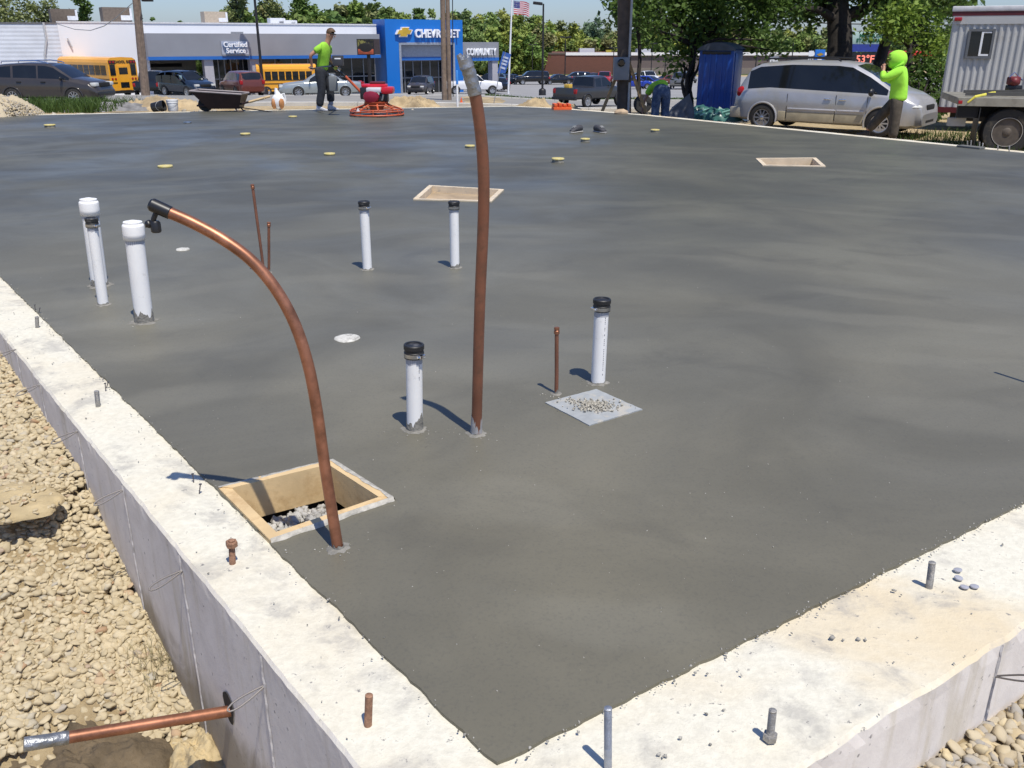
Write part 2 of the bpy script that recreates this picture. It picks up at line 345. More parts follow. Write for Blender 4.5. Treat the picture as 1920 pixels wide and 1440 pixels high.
rg = N_math(N, L, 'SUBTRACT', N_range(N, L, sw, 0.3, 0.7, 0.60, 0.46, False), N_math(N, L, 'MULTIPLY', wet, 0.14))
L.new(rg, p.inputs['Roughness'])
b = N.new('ShaderNodeBump'); b.inputs['Strength'].default_value = 0.12; b.inputs['Distance'].default_value = 0.02
L.new(N_math(N, L, 'ADD', sw2, N_math(N, L, 'MULTIPLY', fine, 0.05)), b.inputs['Height']); L.new(b.outputs[0], p.inputs['Normal'])
M_slab = m
sb = MB(); sb.add([(v.x, v.y, 0.004) for v in allv], [tuple(t) for t in tris])
no = len(slab_out); sb.add([(q.x, q.y, 0.004) for q in slab_out] + [(q.x, q.y, -0.02) for q in slab_out], [(i, no + i, no + (i + 1) % no, (i + 1) % no) for i in range(no)])
o = sb.build('concrete_slab', M_slab)
bm = bmesh.new(); bm.from_mesh(o.data); bmesh.ops.recalc_face_normals(bm, faces=bm.faces)
bmesh.ops.remove_doubles(bm, verts=bm.verts, dist=0.0001)
if sum(f.normal.z * f.calc_area() for f in bm.faces) < 0: bmesh.ops.reverse_faces(bm, faces=bm.faces)
bm.to_mesh(o.data); bm.free(); tag(o, kind='structure')

# ---- foundation wall: a closed ring round the slab
WT = [0.36] + [0.235] * (len(INNER) - 1)                 # the front wall is thicker
def offset(poly, ds):
    res = []; n = len(poly)
    for i in range(n):
        a, b_, c_ = poly[i - 1], poly[i], poly[(i + 1) % n]
        n1 = Vector((b_.y - a.y, a.x - b_.x)).normalized(); n2 = Vector((c_.y - b_.y, b_.x - c_.x)).normalized(); d1, d2 = ds[i - 1], ds[i]
        k = n1.dot(n2); s2 = 1 - k * k
        if s2 < 0.02: res.append(b_ + (n1 * d1 + n2 * d2) / 2)
        else: res.append(b_ + (n1 * (d1 - k * d2) + n2 * (d2 - k * d1)) / s2)
    return res
OUTER = offset(INNER, WT)
m, N, L, p = nodes_mat('wall_concrete')
tcn = N.new('ShaderNodeTexCoord').outputs['Object']; sep = N.new('ShaderNodeSeparateXYZ'); L.new(tcn, sep.inputs[0])
geo = N.new('ShaderNodeNewGeometry'); sepn = N.new('ShaderNodeSeparateXYZ'); L.new(geo.outputs['True Normal'], sepn.inputs[0])
top = N_range(N, L, sepn.outputs['Z'], 0.4, 0.8)
n1 = N_noise(N, L, tcn, 3.0, 7, 0.65, 0.5); n2 = N_noise(N, L, tcn, 8, 7, 0.7, 0.3); n3 = N_noise(N, L, tcn, 38, 6, 0.7); n4 = N_noise(N, L, tcn, 1.6, 4, 0.6, 0.8)
ct = N_mix(N, L, N_range(N, L, n3, 0.3, 0.7), (0.585, 0.555, 0.455), (0.70, 0.665, 0.55))
xr = N_range(N, L, sep.outputs['X'], 0.2, 1.2)
och = N_math(N, L, 'MULTIPLY', N_range(N, L, n4, 0.40, 0.66), N_math(N, L, 'ADD', 0.25, N_math(N, L, 'MULTIPLY', xr, 0.55)))
ct = N_mix(N, L, och, ct, (0.60, 0.49, 0.315))
ct = N_mix(N, L, N_math(N, L, 'MULTIPLY', N_range(N, L, n1, 0.49, 0.60), N_range(N, L, n2, 0.42, 0.60, 0.05, 0.55)), ct, (0.30, 0.285, 0.26))
ct = N_mix(N, L, N_math(N, L, 'MULTIPLY', N_range(N, L, n3, 0.60, 0.67), N_range(N, L, n2, 0.45, 0.55)), ct, (0.21, 0.20, 0.185))
# sides: poured face with drips, mud low down
mps = N.new('ShaderNodeMapping'); mps.inputs['Scale'].default_value = (6, 6, 0.7); L.new(tcn, mps.inputs[0])
dr = N_noise(N, L, mps.outputs[0], 1.6, 6, 0.6)
cs = N_mix(N, L, N_range(N, L, n2, 0.3, 0.7), (0.66, 0.61, 0.56), (0.76, 0.71, 0.655))
cs = N_mix(N, L, N_range(N, L, dr, 0.52, 0.68, 0, 0.65), cs, (0.52, 0.46, 0.35))
vh = N.new('ShaderNodeTexVoronoi'); vh.inputs['Scale'].default_value = 26; L.new(tcn, vh.inputs['Vector'])
cs = N_mix(N, L, N_math(N, L, 'MULTIPLY', N_range(N, L, vh.outputs['Distance'], 0.09, 0.16, 0.85, 0.0), N_range(N, L, n2, 0.50, 0.60)), cs, (0.15, 0.14, 0.13))
cs = N_mix(N, L, N_range(N, L, n3, 0.63, 0.70, 0, 0.85), cs, (0.17, 0.16, 0.155))
mud = N_math(N, L, 'ADD', N_math(N, L, 'MULTIPLY', sep.outputs['Z'], -1.0), N_math(N, L, 'MULTIPLY', n1, 0.5))
cs = N_mix(N, L, N_math(N, L, 'MULTIPLY', N_range(N, L, mud, 0.62, 0.80, 0, 0.8), N_range(N, L, sep.outputs['X'], -0.2, 0.2, 1.0, 0.0)), cs, (0.235, 0.19, 0.12))
L.new(N_mix(N, L, top, cs, ct), p.inputs['Base Color']); p.inputs['Roughness'].default_value = 0.9
b = N.new('ShaderNodeBump'); b.inputs['Distance'].default_value = 0.006; L.new(N_range(N, L, top, 0, 1, 0.22, 0.6), b.inputs['Strength']); L.new(N_math(N, L, 'ADD', n3, n2), b.inputs['Height']); L.new(b.outputs[0], p.inputs['Normal'])
M_wall = m
wb = MB(); nI = len(INNER); rings = []
def wall_strip(a_in, b_in, a_out, b_out, step):
    ln = (b_out - a_out).length; k = max(1, int(ln / step)); pts = []
    for j in range(k + 1):
        t = j / k; qi = a_in.lerp(b_in, t); qo = a_out.lerp(b_out, t); nr = (qo - qi).normalized()
        jit = 0.006 * fbm(qo.x, qo.y, 18, 4) + 0.004 * fbm(qo.x, qo.y, 3, 3)
        z = 0.003 * fbm(qo.x, qo.y, 6, 3)
        md = qi.lerp(qo, 0.5); qe = qo + nr * jit
        row = [(qi.x, qi.y, -0.006), (md.x, md.y, z), (qe.x - nr.x * .012, qe.y - nr.y * .012, z), (qe.x, qe.y, z - 0.010), (qo.x, qo.y, -0.05), (qo.x, qo.y, -0.45), (qo.x, qo.y, -1.1)]
        pts.append(row)
    nn = 7; base = [v for r_ in pts for v in r_]
    wb.add(base, [(i * nn + q, i * nn + q + 1, (i + 1) * nn + q + 1, (i + 1) * nn + q) for i in range(k) for q in range(nn - 1)])
for i in range(nI):
    a, b_ = INNER[i], INNER[(i + 1) % nI]; near = a.y < 9 or b_.y < 9
    wall_strip(a, b_, OUTER[i], OUTER[(i + 1) % nI], 0.035 if near and i in (0, nI - 1) else 0.3)
foundation = empty('foundation_wall', (0, 0, 0), 0, 'pale poured concrete foundation wall running around the dark slab', 'wall')
o = wb.build('wall_ring', M_wall, foundation)
bm = bmesh.new(); bm.from_mesh(o.data); bmesh.ops.remove_doubles(bm, verts=bm.verts, dist=0.0005); bmesh.ops.recalc_face_normals(bm, faces=bm.faces)
if sum(f.normal.z * f.calc_area() for f in bm.faces) < 0: bmesh.ops.reverse_faces(bm, faces=bm.faces)
bm.to_mesh(o.data); bm.free()
# form ties: a wire loop sticking out, with a snapped seam line under it
M_wire = mat('tie_wire', (0.17, 0.155, 0.145), 0.6, 0.4, var=0.2)
M_seam = mat('form_seam', (0.47, 0.45, 0.44), 0.9, var=0.25, scale=40)
def form_tie(P, outn, along, ln=0.10, seam=True, sag=0.25):
    up = Vector((0, 0, 1)); o3 = Vector((outn.x, outn.y, 0)); a3 = Vector((along.x, along.y, 0)); t = MB()
    path = []
    for k in range(17):
        a = 2 * math.pi * k / 16; e = 0.5 - 0.5 * math.cos(a)
        path.append(P + o3 * (ln * e) + (a3 * 0.75 + up * 0.65).normalized() * (0.011 * math.sin(a) * (0.30 + 0.9 * e)) - up * (sag * ln * e))
    t.tube(path, 0.0024, 6); tie = t.build('form_tie', M_wire, foundation)
    if seam:
        s_ = MB(); k = 60; zz = np.linspace(-0.012, -1.0, k); ws = [0.0025 + 0.006 * abs(fbm(P.x * 9, z * 22, 1)) for z in zz]
        vs = []
        for z, w_ in zip(zz, ws):
            q = Vector((P.x, P.y, z)); j = a3 * (0.006 * fbm(z * 17, P.y * 5, 1))
            vs += [q - a3 * w_ + j + o3 * .0008, q + o3 * 0.005 + j, q + a3 * w_ + j + o3 * .0008]
        s_.add(vs, [(i * 3 + q, i * 3 + q + 1, i * 3 + 4 + q, i * 3 + 3 + q) for i in range(k - 1) for q in (0, 1)])
        s_.build('form_seam', M_seam, foundation)
WN3 = Vector((-0.792, -0.611, 0)); P0 = Vector((*(OUTER[0]), 0))
wl_n = Vector(((OUTER[-1] - OUTER[0]).y, -(OUTER[-1] - OUTER[0]).x)).normalized()
if wl_n.dot(Vector((-1, -1))) < 0: wl_n = -wl_n
WALL_L_P, WALL_L_N = Vector((OUTER[0].x, OUTER[0].y, 0)), Vector((wl_n.x, wl_n.y, 0))
fw_n = Vector(((OUTER[1] - OUTER[0]).y, -(OUTER[1] - OUTER[0]).x)).normalized()
if fw_n.dot(Vector((1, -1))) < 0: fw_n = -fw_n
WALL_F_N = Vector((fw_n.x, fw_n.y, 0))
al_l = (OUTER[-1] - OUTER[0]).normalized(); al_f = (OUTER[1] - OUTER[0]).normalized()
for x, y in ((30, 655), (76, 721), (146, 808), (232, 918), (342, 1070), (497, 1285)):
    P = onplane(x, y, WALL_L_P, WALL_L_N); form_tie(P, wl_n, al_l)
P = onplane(1865, 1268, WALL_L_P, WALL_F_N); form_tie(P, fw_n, al_f, 0.10, True, -0.6)

# ---- gravel either side of the near corner: rounded stones in one heap each
def ico(sub):
    bm = bmesh.new(); bmesh.ops.create_icosphere(bm, subdivisions=sub, radius=1); bm.verts.index_update()
    V = np.array([v.co for v in bm.verts]); Fc = np.array([[v.index for v in f.verts] for f in bm.faces]); bm.free(); return V, Fc
def stones(name, P, size, m, sub=2, flat=(0.36, 0.70), kind='stuff', parent=None, rot_free=0.38, rough=0.21):
    V0, F0 = ico(sub); nv = len(V0); Vs = []; n = len(P)
    forms = []
    for k in range(14):
        d = np.array([1 + rough * 2.2 * mnoise.noise(Vector(v) * 1.1 + Vector((k * 7.3, k, 0))) + rough * mnoise.noise(Vector(v) * 2.3 + Vector((k, 3.3 * k, 9))) for v in V0])
        forms.append(V0 * d[:, None])
    out = np.empty((n, nv, 3), np.float32)
    for i in range(n):
        f_ = forms[rng.integers(14)]; s_ = size[i] * 0.5
        sc = np.array([s_ * rng.uniform(0.95, 1.45), s_ * rng.uniform(0.75, 1.05), s_ * rng.uniform(*flat)])
        a, b_, c_ = rng.uniform(0, 6.28), rng.normal(0, rot_free), rng.normal(0, rot_free)
        ca, sa, cb, sb_, cc, sc_ = math.cos(a), math.sin(a), math.cos(b_), math.sin(b_), math.cos(c_), math.sin(c_)
        Rz = np.array([[ca, -sa, 0], [sa, ca, 0], [0, 0, 1]]); Ry = np.array([[cb, 0, sb_], [0, 1, 0], [-sb_, 0, cb]]); Rx = np.array([[1, 0, 0], [0, cc, -sc_], [0, sc_, cc]])
        out[i] = (f_ * sc) @ (Rz @ Ry @ Rx).T + P[i]
    FF = (F0[None] + (np.arange(n) * nv)[:, None, None]).reshape(-1, 3)
    o_ = np_mesh(name, out.reshape(-1, 3), FF, m, parent, smooth=True)
    if kind: tag(o_, kind=kind)
    return o_
m, N, L, p = nodes_mat('river_gravel')
g = N.new('ShaderNodeNewGeometry'); rp = N.new('ShaderNodeValToRGB'); rp.color_ramp.interpolation = 'LINEAR'
el = rp.color_ramp.elements; el[0].color = (0.40, 0.33, 0.205, 1); el[1].position = 1; el[1].color = (0.56, 0.48, 0.325, 1)
for pos, col in ((0.25, (0.47, 0.39, 0.25, 1)), (0.5, (0.43, 0.355, 0.225, 1)), (0.75, (0.52, 0.43, 0.275, 1)), (0.93, (0.49, 0.42, 0.29, 1)), (0.955, (0.36, 0.33, 0.27, 1)), (0.975, (0.36, 0.22, 0.12, 1))):
    e = el.new(pos); e.color = col
L.new(g.outputs['Random Per Island'], rp.inputs[0]); tcn = N.new('ShaderNodeTexCoord').outputs['Object']
L.new(N_mix(N, L, N_range(N, L, N_noise(N, L, tcn, 55, 5), 0.4, 0.75, 0, 0.4), rp.outputs[0], (0.38, 0.31, 0.19)), p.inputs['Base Color']); p.inputs['Roughness'].default_value = 0.9
M_gravel = m
M_gravel2 = m.copy(); M_gravel2.name = 'mixed_gravel'
for nd in M_gravel2.node_tree.nodes:
    if nd.type == 'VALTORGB':
        for e, col in zip(nd.color_ramp.elements, ((.42, .33, .19), (.33, .30, .26), (.52, .42, .25), (.28, .27, .26), (.55, .45, .27), (.48, .37, .2), (.3, .29, .28), (.5, .42, .28))): e.color = (*col, 1)
def scatter(n, region, zf, smin, smax, dmin=0.0):
    P, S = [], []
    while len(P) < n:
        q = region(); 
        if q is None: continue
        s_ = random.triangular(smin, smax, smin + (smax - smin) * 0.35); P.append((q[0], q[1], zf(q[0], q[1]) + random.uniform(-0.3, 0.45) * s_)); S.append(s_)
    return np.array(P), np.array(S)
BARE = [(-1.36, 2.16, 0.17), (-1.00, 2.22, 0.14)]
def left_region():
    t = random.uniform(-6.3, -0.55); a = random.uniform(-2.5, 0.02) if t < -3 else random.uniform(-1.3, 0.02)
    q = WL_N * (WL_D + a) + Vector((WD.x, WD.y)) * t
    if abs(q.x / max(0.3, q.y * CT + 1.9 * ST)) > 0.66: return None
    for bx, by, br in BARE:
        d = math.hypot(q.x - bx, q.y - by) / (br * (1 + 0.4 * fbm(q.x, q.y, 4)))
        if d < 1 and random.random() > d * d * 0.35: return None
    return q
P, S_ = scatter(30000, left_region, ground_z, 0.015, 0.041); 
cq = at(25, 960, -0.22); ex = []
for _ in range(150):
    a_, d_ = random.uniform(0, 6.28), random.uniform(.25, 1.1); ex.append((cq.x - .07 + .20 * d_ * math.cos(a_), cq.y + .06 + .15 * d_ * math.sin(a_), cq.z + .008 + .024 * max(0, 1 - d_ ** 5) ** .8))
P = np.concatenate([P, np.array(ex)]); S_ = np.concatenate([S_, rng.uniform(.008, .026, len(ex))])
stones('gravel', P, S_, M_gravel)
def right_region():
    t = random.uniform(0.2, 2.0); b_ = random.uniform(0.0, 0.9); return FO + FD * t + FN * b_
ground_front = lambda x, y: ground_z(x, y) 
P, S_ = scatter(7000, right_region, ground_front, 0.018, 0.050)
stones('gravel', P, S_, M_gravel2)
# clods of caked soil and the muddy patch under the stub pipe
M_clod = mat('caked_clay', (0.42, 0.33, 0.185), 0.95, var=0.2, scale=12, bump=1.0, bscale=30)
M_mud = mat('dark_soil', (0.115, 0.085, 0.05), 0.95, var=0.35, scale=14, bump=1.2, bscale=45)
def lump(name, c, rx, ry, rz, m, label=None, cat=None, seed=0, n=72, amp=0.35, sc=1.6, kind=None, fl=None):
    nr, na = n // 2, n + 24; V = [(c[0], c[1], c[2] + rz * (1 + amp * 1.6 * fbm(0, 0, 1.0, 5, seed)))]
    for i in range(1, nr + 1):
        d = i / nr
        for j in range(na):
            a_ = 2 * math.pi * j / na; ol = 1 + 0.22 * fbm(math.cos(a_) * 1.4, math.sin(a_) * 1.4, 1.0, 4, seed + 13)
            u, v = d * ol * math.cos(a_), d * ol * math.sin(a_)
            h_ = max(0, 1 - d ** (fl or 2.2)); h_ = h_ ** 0.8 * (1 + amp * 1.6 * fbm(u * sc, v * sc, 1.0, 5, seed)) + ((0.16 * fbm(u * 5, v * 5, 1, 5, seed + 4) + 0.10 * fbm(u * 13, v * 13, 1, 4, seed + 9)) * min(1, h_ * 3))
            V.append((c[0] + u * rx, c[1] + v * ry, c[2] + rz * h_ - (0.6 * rz if i == nr else 0)))
    Fc = [(0, 1 + j, 1 + (j + 1) % na) for j in range(na)] + [(1 + i * na + j, 1 + (i + 1) * na + j, 1 + (i + 1) * na + (j + 1) % na, 1 + i * na + (j + 1) % na) for i in range(nr - 1) for j in range(na)]
    b_ = MB(); b_.add(V, Fc, True); o_ = b_.build(name, m, None, 0); return tag(o_, label, cat, None, kind)
q = at(25, 960, -0.22); lump('clay_clod', (q.x - 0.07, q.y + 0.06, q.z + 0.004), 0.20, 0.15, 0.024, M_clod, 'flat slab of caked tan clay lying on the gravel left of the wall', 'clod', 2.2, amp=0.25, fl=5)
lump('soil_patch', (-1.34, 2.14, ground_z(-1.34, 2.14) - .005), 0.27, 0.20, 0.06, M_mud, 'dark damp soil patch under the horizontal copper pipe', 'soil', 5.5, amp=0.6)
lump('clay_clod', (-1.01, 2.20, ground_z(-1.01, 2.20) - .005), 0.15, 0.15, 0.06, M_clod, 'crumbly tan clay clod against the wall below the copper pipe end', 'clod', 9.1, amp=0.55)
# ================================================================ PIPES, BOXES AND SMALL THINGS ON THE SLAB
def smooth_path(pts, k=4):
    pts = [Vector(p) for p in pts]; out = []
    for i in range(len(pts) - 1):
        p0, p1, p2, p3 = pts[max(i - 1, 0)], pts[i], pts[i + 1], pts[min(i + 2, len(pts) - 1)]
        for j in range(k):
            t = j / k; out.append(0.5 * ((2 * p1) + (p2 - p0) * t + (2 * p0 - 5 * p1 + 4 * p2 - p3) * t * t + (3 * p1 - p0 - 3 * p2 + p3) * t ** 3))
    return out + [pts[-1]]
def splat(c, r, n=26, h=0.006, jag=0.35, seed=0.0):               # ragged smear of cement round a pipe foot
    b_ = MB(); vs = [Vector((c[0], c[1], 0.004 + h))]
    for i in range(n):
        a = 2 * math.pi * i / n; rr = r * (1 + jag * fbm(math.cos(a) * 2, math.sin(a) * 2, 1.2, 3, seed)); vs.append(Vector((c[0] + rr * math.cos(a), c[1] + rr * math.sin(a), 0.004 + h * 0.5)))
    for i in range(n):
        a = 2 * math.pi * i / n; v = vs[1 + i]; vs.append(Vector((c[0] + (v.x - c[0]) * 1.15, c[1] + (v.y - c[1]) * 1.15, 0.0045)))
    b_.add(vs, [(0, 1 + i, 1 + (i + 1) % n) for i in range(n)] + [(1 + i, 1 + n + i, 1 + n + (i + 1) % n, 1 + (i + 1) % n) for i in range(n)], True); return b_
def smear_collar(path0, d, r, h, seed, parent, hmin=0.25):         # cement stuck to the pipe's lower end, ragged upper edge
    b_ = MB(); n = 64; d = d.normalized(); u = d.orthogonal().normalized(); v = d.cross(u); vs = []
    for i in range(n):
        a = 2 * math.pi * i / n; hh = h * (hmin + (1 - hmin) * (0.5 + 0.7 * fbm(math.cos(a) * 1.3, math.sin(a) * 1.3, 1.0, 2, seed) + 0.12 * fbm(math.cos(a) * 6, math.sin(a) * 6, 1.0, 2, seed))); hh = max(0.01, hh)
        for t, rr in ((0, r * 1.09), (0.45, r * 1.05), (0.85, r * 1.03), (1.0, r * 1.0)):
            k = rr * (1 + 0.03 * fbm(a * 3, t * 3, 2, 2, seed)); vs.append(path0 + d * (hh * t) + (u * math.cos(a) + v * math.sin(a)) * k)
    b_.add(vs, [(i * 4 + j, ((i + 1) % n) * 4 + j, ((i + 1) % n) * 4 + j + 1, i * 4 + j + 1) for i in range(n) for j in range(3)], True)
    return b_.build('cement_smear', M_cem, parent, 0)

GP = 'white pipes standing out of the slab'
def pvc_pipe(base_px, top_px, r, kind, label, Yoff=0.0, smear=0.05, side=1, clampdir=0.0, primer=True, print_=False, seed=0.0, name='drain_pipe'):
    B = at(*base_px); T = atY(*top_px, B.y + Yoff)
    t = empty(name, B, 0, label, 'pipe', GP); d = (T - B); ln = d.length; d.normalize()
    q = Vector((0, 0, 1)).rotation_difference(d).to_matrix().to_4x4()
    body = MB(); body.lathe([(r, -0.03), (r, 0.05), (r, ln * 0.5), (r, ln - 0.01)], 28, q); pb = body.build('pipe', M_pvc, t)
    if kind == 'rubber':
        c_ = MB(); hc = 0.052; z0 = ln - hc
        c_.lathe([(r * 1.02, z0), (r * 1.20, z0), (r * 1.20, z0 + hc * 0.42), (r * 1.15, z0 + hc * 0.45), (r * 1.15, z0 + hc * 0.62), (r * 1.24, z0 + hc * 0.66), (r * 1.24, z0 + hc * 0.93), (r * 1.15, z0 + hc), (r * 0.95, z0 + hc), (r * 0.9, z0 + hc - 0.004), (0.001, z0 + hc - 0.004)], 28, q)
        cap = c_.build('rubber_cap', M_rub, t)
        k_ = MB(); k_.lathe([(r * 1.205, z0 + hc * 0.08), (r * 1.225, z0 + hc * 0.08), (r * 1.225, z0 + hc * 0.36), (r * 1.205, z0 + hc * 0.36)], 28, q, True, True); cl = k_.build('hose_clamp', M_steel, cap)
        a = clampdir; s_ = MB(); Mx = q @ Matrix.Rotation(a, 4, 'Z') @ Matrix.Translation((r * 1.27, 0, z0 + hc * 0.22))
        s_.bbox(-0.008, 0.010, -0.013, 0.013, -0.007, 0.007, 0.002, Mx); s_.lathe([(0.0045, -0.018), (0.0045, 0.020)], 10, Mx @ Matrix.Rotation(R(90), 4, 'X')); s_.build('clamp_screw', M_chrome, cap)
        pr = (z0 - 0.022, z0 + 0.001)
    else:
        c_ = MB(); hc = r * 2.15; z0 = ln - hc; R1 = r * 1.165
        c_.lathe([(r * 1.0, z0), (R1, z0), (R1 * 1.005, z0 + hc * 0.3), (R1, z0 + hc * 0.68), (R1 * 0.99, z0 + hc * 0.715), (R1 * 0.95, z0 + hc * 0.755), (R1 * 0.86, z0 + hc * 0.81), (R1 * 0.72, z0 + hc * 0.87), (R1 * 0.54, z0 + hc * 0.925), (R1 * 0.34, z0 + hc * 0.965), (R1 * 0.14, z0 + hc * 0.985), (0.001, z0 + hc * .99)], 32, q)
        c_.build('domed_cap', M_pvc, t, 0); pr = (z0 - 0.02, z0 + 0.001)
    if primer:
        s_ = MB(); n = 30; vs = []
        for i in range(n):
            a = 2 * math.pi * i / n; lo = pr[0] + 0.006 * fbm(math.cos(a), math.sin(a), 1.5, 2, seed + 2)
            for z in (lo, pr[1]): vs.append(q @ Vector((r * 1.004 * math.cos(a), r * 1.004 * math.sin(a), z)))
        s_.add(vs, [(2 * i, 2 * ((i + 1) % n), 2 * ((i + 1) % n) + 1, 2 * i + 1) for i in range(n)], True); s_.build('primer_band', M_pvcgrey, t)
    smear_collar(Vector((0, 0, 0)), d, r, smear, seed, t)
    b_ = splat((0, 0), r * 1.35, seed=seed); b_.build('cement_foot', M_cem, t)
    if print_:                                                     # the printed line along the pipe: small dark strokes, unreadable in the photograph
        s_ = MB(); face = math.atan2(-B.y, -B.x) + 0.62; z = ln - 0.075; rd = random.Random(int(seed * 10))
        while z > print_:
            h_ = rd.uniform(0.003, 0.008); vs = []
            for (da, zz) in ((-0.055, z), (0.055, z), (0.055, z - h_), (-0.055, z - h_)): vs.append(q @ Vector((r * 1.006 * math.cos(face + da), r * 1.006 * math.sin(face + da), zz)))
            s_.add(vs, [(0, 1, 2, 3)]); z -= h_ + rd.choice((0.003, 0.003, 0.004, 0.014))
        s_.build('printed_line', M_print, t)
    return t
M_print = mat('print_ink', (0.16, 0.16, 0.18), 0.6)
pvc_pipe((778, 806), (776, 645), 0.031, 'rubber', 'white pipe with grey dusty rubber cap, just left of the tall copper pipe', -0.0, 0.085, clampdir=-0.7, print_=0.20, seed=1.0)
pvc_pipe((1121, 719), (1129, 560), 0.031, 'rubber', 'white pipe with black rubber cap standing behind the pale square patch', 0.0, 0.02, clampdir=-2.6, print_=0.05, seed=2.0)
pvc_pipe((689, 506), (682, 377), 0.030, 'rubber', 'white pipe with black cap, left one of the pair before the middle wooden box', 0.0, 0.02, clampdir=-0.5, seed=3.0, primer=True)
pvc_pipe((853, 503), (851, 377), 0.030, 'rubber', 'white pipe with black cap overlapping the front edge of the middle wooden box', 0.0, 0.05, clampdir=2.2, seed=4.0)
pvc_pipe((271, 604), (248, 412), 0.0465, 'dome', 'thick white pipe with domed cap, nearest the black end of the bent copper pipe', 0.0, 0.10, seed=5.0)
pvc_pipe((194, 572), (171, 408), 0.0285, 'rubber', 'thinner white pipe with black band cap in front of the other thick white pipe', 0.0, 0.022, clampdir=-0.4, seed=6.0)
pvc_pipe((187, 536), (165, 370), 0.0475, 'dome', 'thick white pipe with domed cap half hidden behind a thinner white pipe', 0.0, 0.05, seed=7.0)

# copper pipes
def copper_path(px, Y0, Y1):
    n = len(px); zt = [(px[0][1] - p[1]) / (px[0][1] - px[-1][1]) for p in px]
    return [atY(p[0], p[1], Y0 + (Y1 - Y0) * k) for p, k in zip(px, zt)]
pts = copper_path([(893, 812), (896, 700), (900, 560), (906, 420), (907, 340), (903, 265), (894, 195), (884, 150), (876, 126)], 3.094, 2.94)
pts[0].z = -0.02; path = smooth_path(pts, 6)
t = empty('copper_pipe', Vector((pts[0].x, pts[0].y, 0)), 0, 'tall copper pipe rising past the horizon with silver taped top', 'pipe')
loc = [p_ - t.location for p_ in path]
zt = loc[-1].z; cut = [i for i, p_ in enumerate(loc) if p_.z > zt - 0.085][0]
MB().tube(loc[:cut + 2], 0.0196, 20).build('pipe', M_copper2, t)
tp = loc[cut:]; rr = [0.0215 + 0.0012 * math.sin(i * 2.1) for i in range(len(tp))]; rr[-1] = 0.024; 
tb = MB().tube(tp + [tp[-1] + (tp[-1] - tp[-2]).normalized() * 0.028], rr + [0.021], 18)
dd = (tp[-1] - tp[-2]).normalized()
for a in (-1, 1): tb.tube([tp[-1], tp[-1] + dd * 0.028 + Vector((a * 0.010, 0, 0.0)), tp[-1] + dd * 0.040 + Vector((a * 0.013, 0.002, 0.0))], [0.013, 0.012, 0.008], 8)
tb.build('silver_tape', M_tape, t)
gc = smear_collar(loc[0] + Vector((0, 0, .02)), loc[3] - loc[0], 0.0202, 0.095, 11.0, t, 0.75); gc.data.materials.clear(); gc.data.materials.append(mat('grey_coating', (0.36, 0.35, 0.34), .7, var=.2, scale=40, dirt=((.26, .12, .08), .55, .7, 30)))
smear_collar(loc[0] + Vector((0, 0, .02)), loc[3] - loc[0], 0.0212, 0.02, 15.0, t, 0.4); splat((0, 0), 0.034, seed=11).build('cement_foot', M_cem, t)

pts = copper_path([(635, 1030), (621, 950), (607, 860), (594, 768), (578, 685), (553, 608), (517, 542), (472, 489), (420, 450), (362, 418), (312, 396), (292, 387)], 2.276, 2.38)
pts[0].z = -0.02; path = smooth_path(pts, 5)
t = empty('copper_pipe', Vector((pts[0].x, pts[0].y, 0)), 0, 'bent copper pipe arching left over the open wooden box to a black end', 'pipe')
loc = [p_ - t.location for p_ in path]
MB().tube(loc, 0.0162, 22).build('pipe', M_copper, t)
e0, e1 = loc[-4], loc[-1]; d = (e1 - e0).normalized()
tb = MB().tube([e1 - d * 0.042, e1 - d * 0.04, e1 - d * 0.02, e1 + d * 0.010, e1 + d * 0.016], [0.0165, 0.0180, 0.0184, 0.0184, 0.014], 20); blk = tb.build('black_tape', M_blk, t)
Pd = e1 - d * 0.002 + Vector((0, -0.004, -0.012))
pb = MB(); pb.tube([Pd, Pd + Vector((-0.010, 0, -0.018)), Pd + Vector((-0.014, 0, -0.030))], 0.007, 10)
pb.lathe([(0.011, 0), (0.0135, 0.003), (0.0135, 0.026), (0.010, 0.031)], 16, Matrix.Translation(Pd + Vector((-0.008, 0, -0.056))))
pb.ball(Pd + Vector((-0.026, 0.0, -0.034)), 0.011, 10, 7, 0.15); pb.build('hanging_plug', M_blk, t)
smear_collar(Vector((0, 0, 0)), Vector((-0.03, 0, 1)), 0.0164, 0.030, 12.0, t, 0.2); splat((0, 0), 0.030, seed=12).build('cement_foot', M_cem, t)

def thin_copper(bpx, tpx, r, label, Yoff=0.0):
    B = at(*bpx); T = atY(*tpx, B.y + Yoff); t = empty('copper_stub', B, 0, label, 'pipe', 'thin copper pipes standing in the slab'); d = T - B
    MB().tube([d * -0.03, d * 0.3 + Vector((0.001, 0, 0)), d * 0.7, d * 0.96], r, 12).build('pipe', M_copper2, t)
    q = Vector((0, 0, 1)).rotation_difference(d.normalized()).to_matrix().to_4x4(); ln = d.length
    MB().lathe([(r * 1.02, ln - 0.030), (r * 1.35, ln - 0.029), (r * 1.38, ln - 0.016), (r * 1.1, ln - 0.013), (r * 1.35, ln - 0.010), (r * 1.28, ln - 0.002), (r * 0.6, ln), (0.0005, ln)], 14, q).build('end_cap', M_copper, t)
    smear_collar(Vector((0, 0, 0)), d, r, 0.03, B.x * 7, t, 0.2); splat((0, 0), r * 2.4, 18, 0.004, seed=B.x * 3).build('cement_foot', M_cem, t)
thin_copper((1043, 740), (1044, 613), 0.0086, 'short copper stub standing at the corner of the pale square patch')
thin_copper((496, 520), (473, 345), 0.0088, 'taller leaning copper stub seen behind the bend of the arching copper pipe')
thin_copper((504, 512), (504, 416), 0.0088, 'shorter upright copper stub right of the taller leaning one')

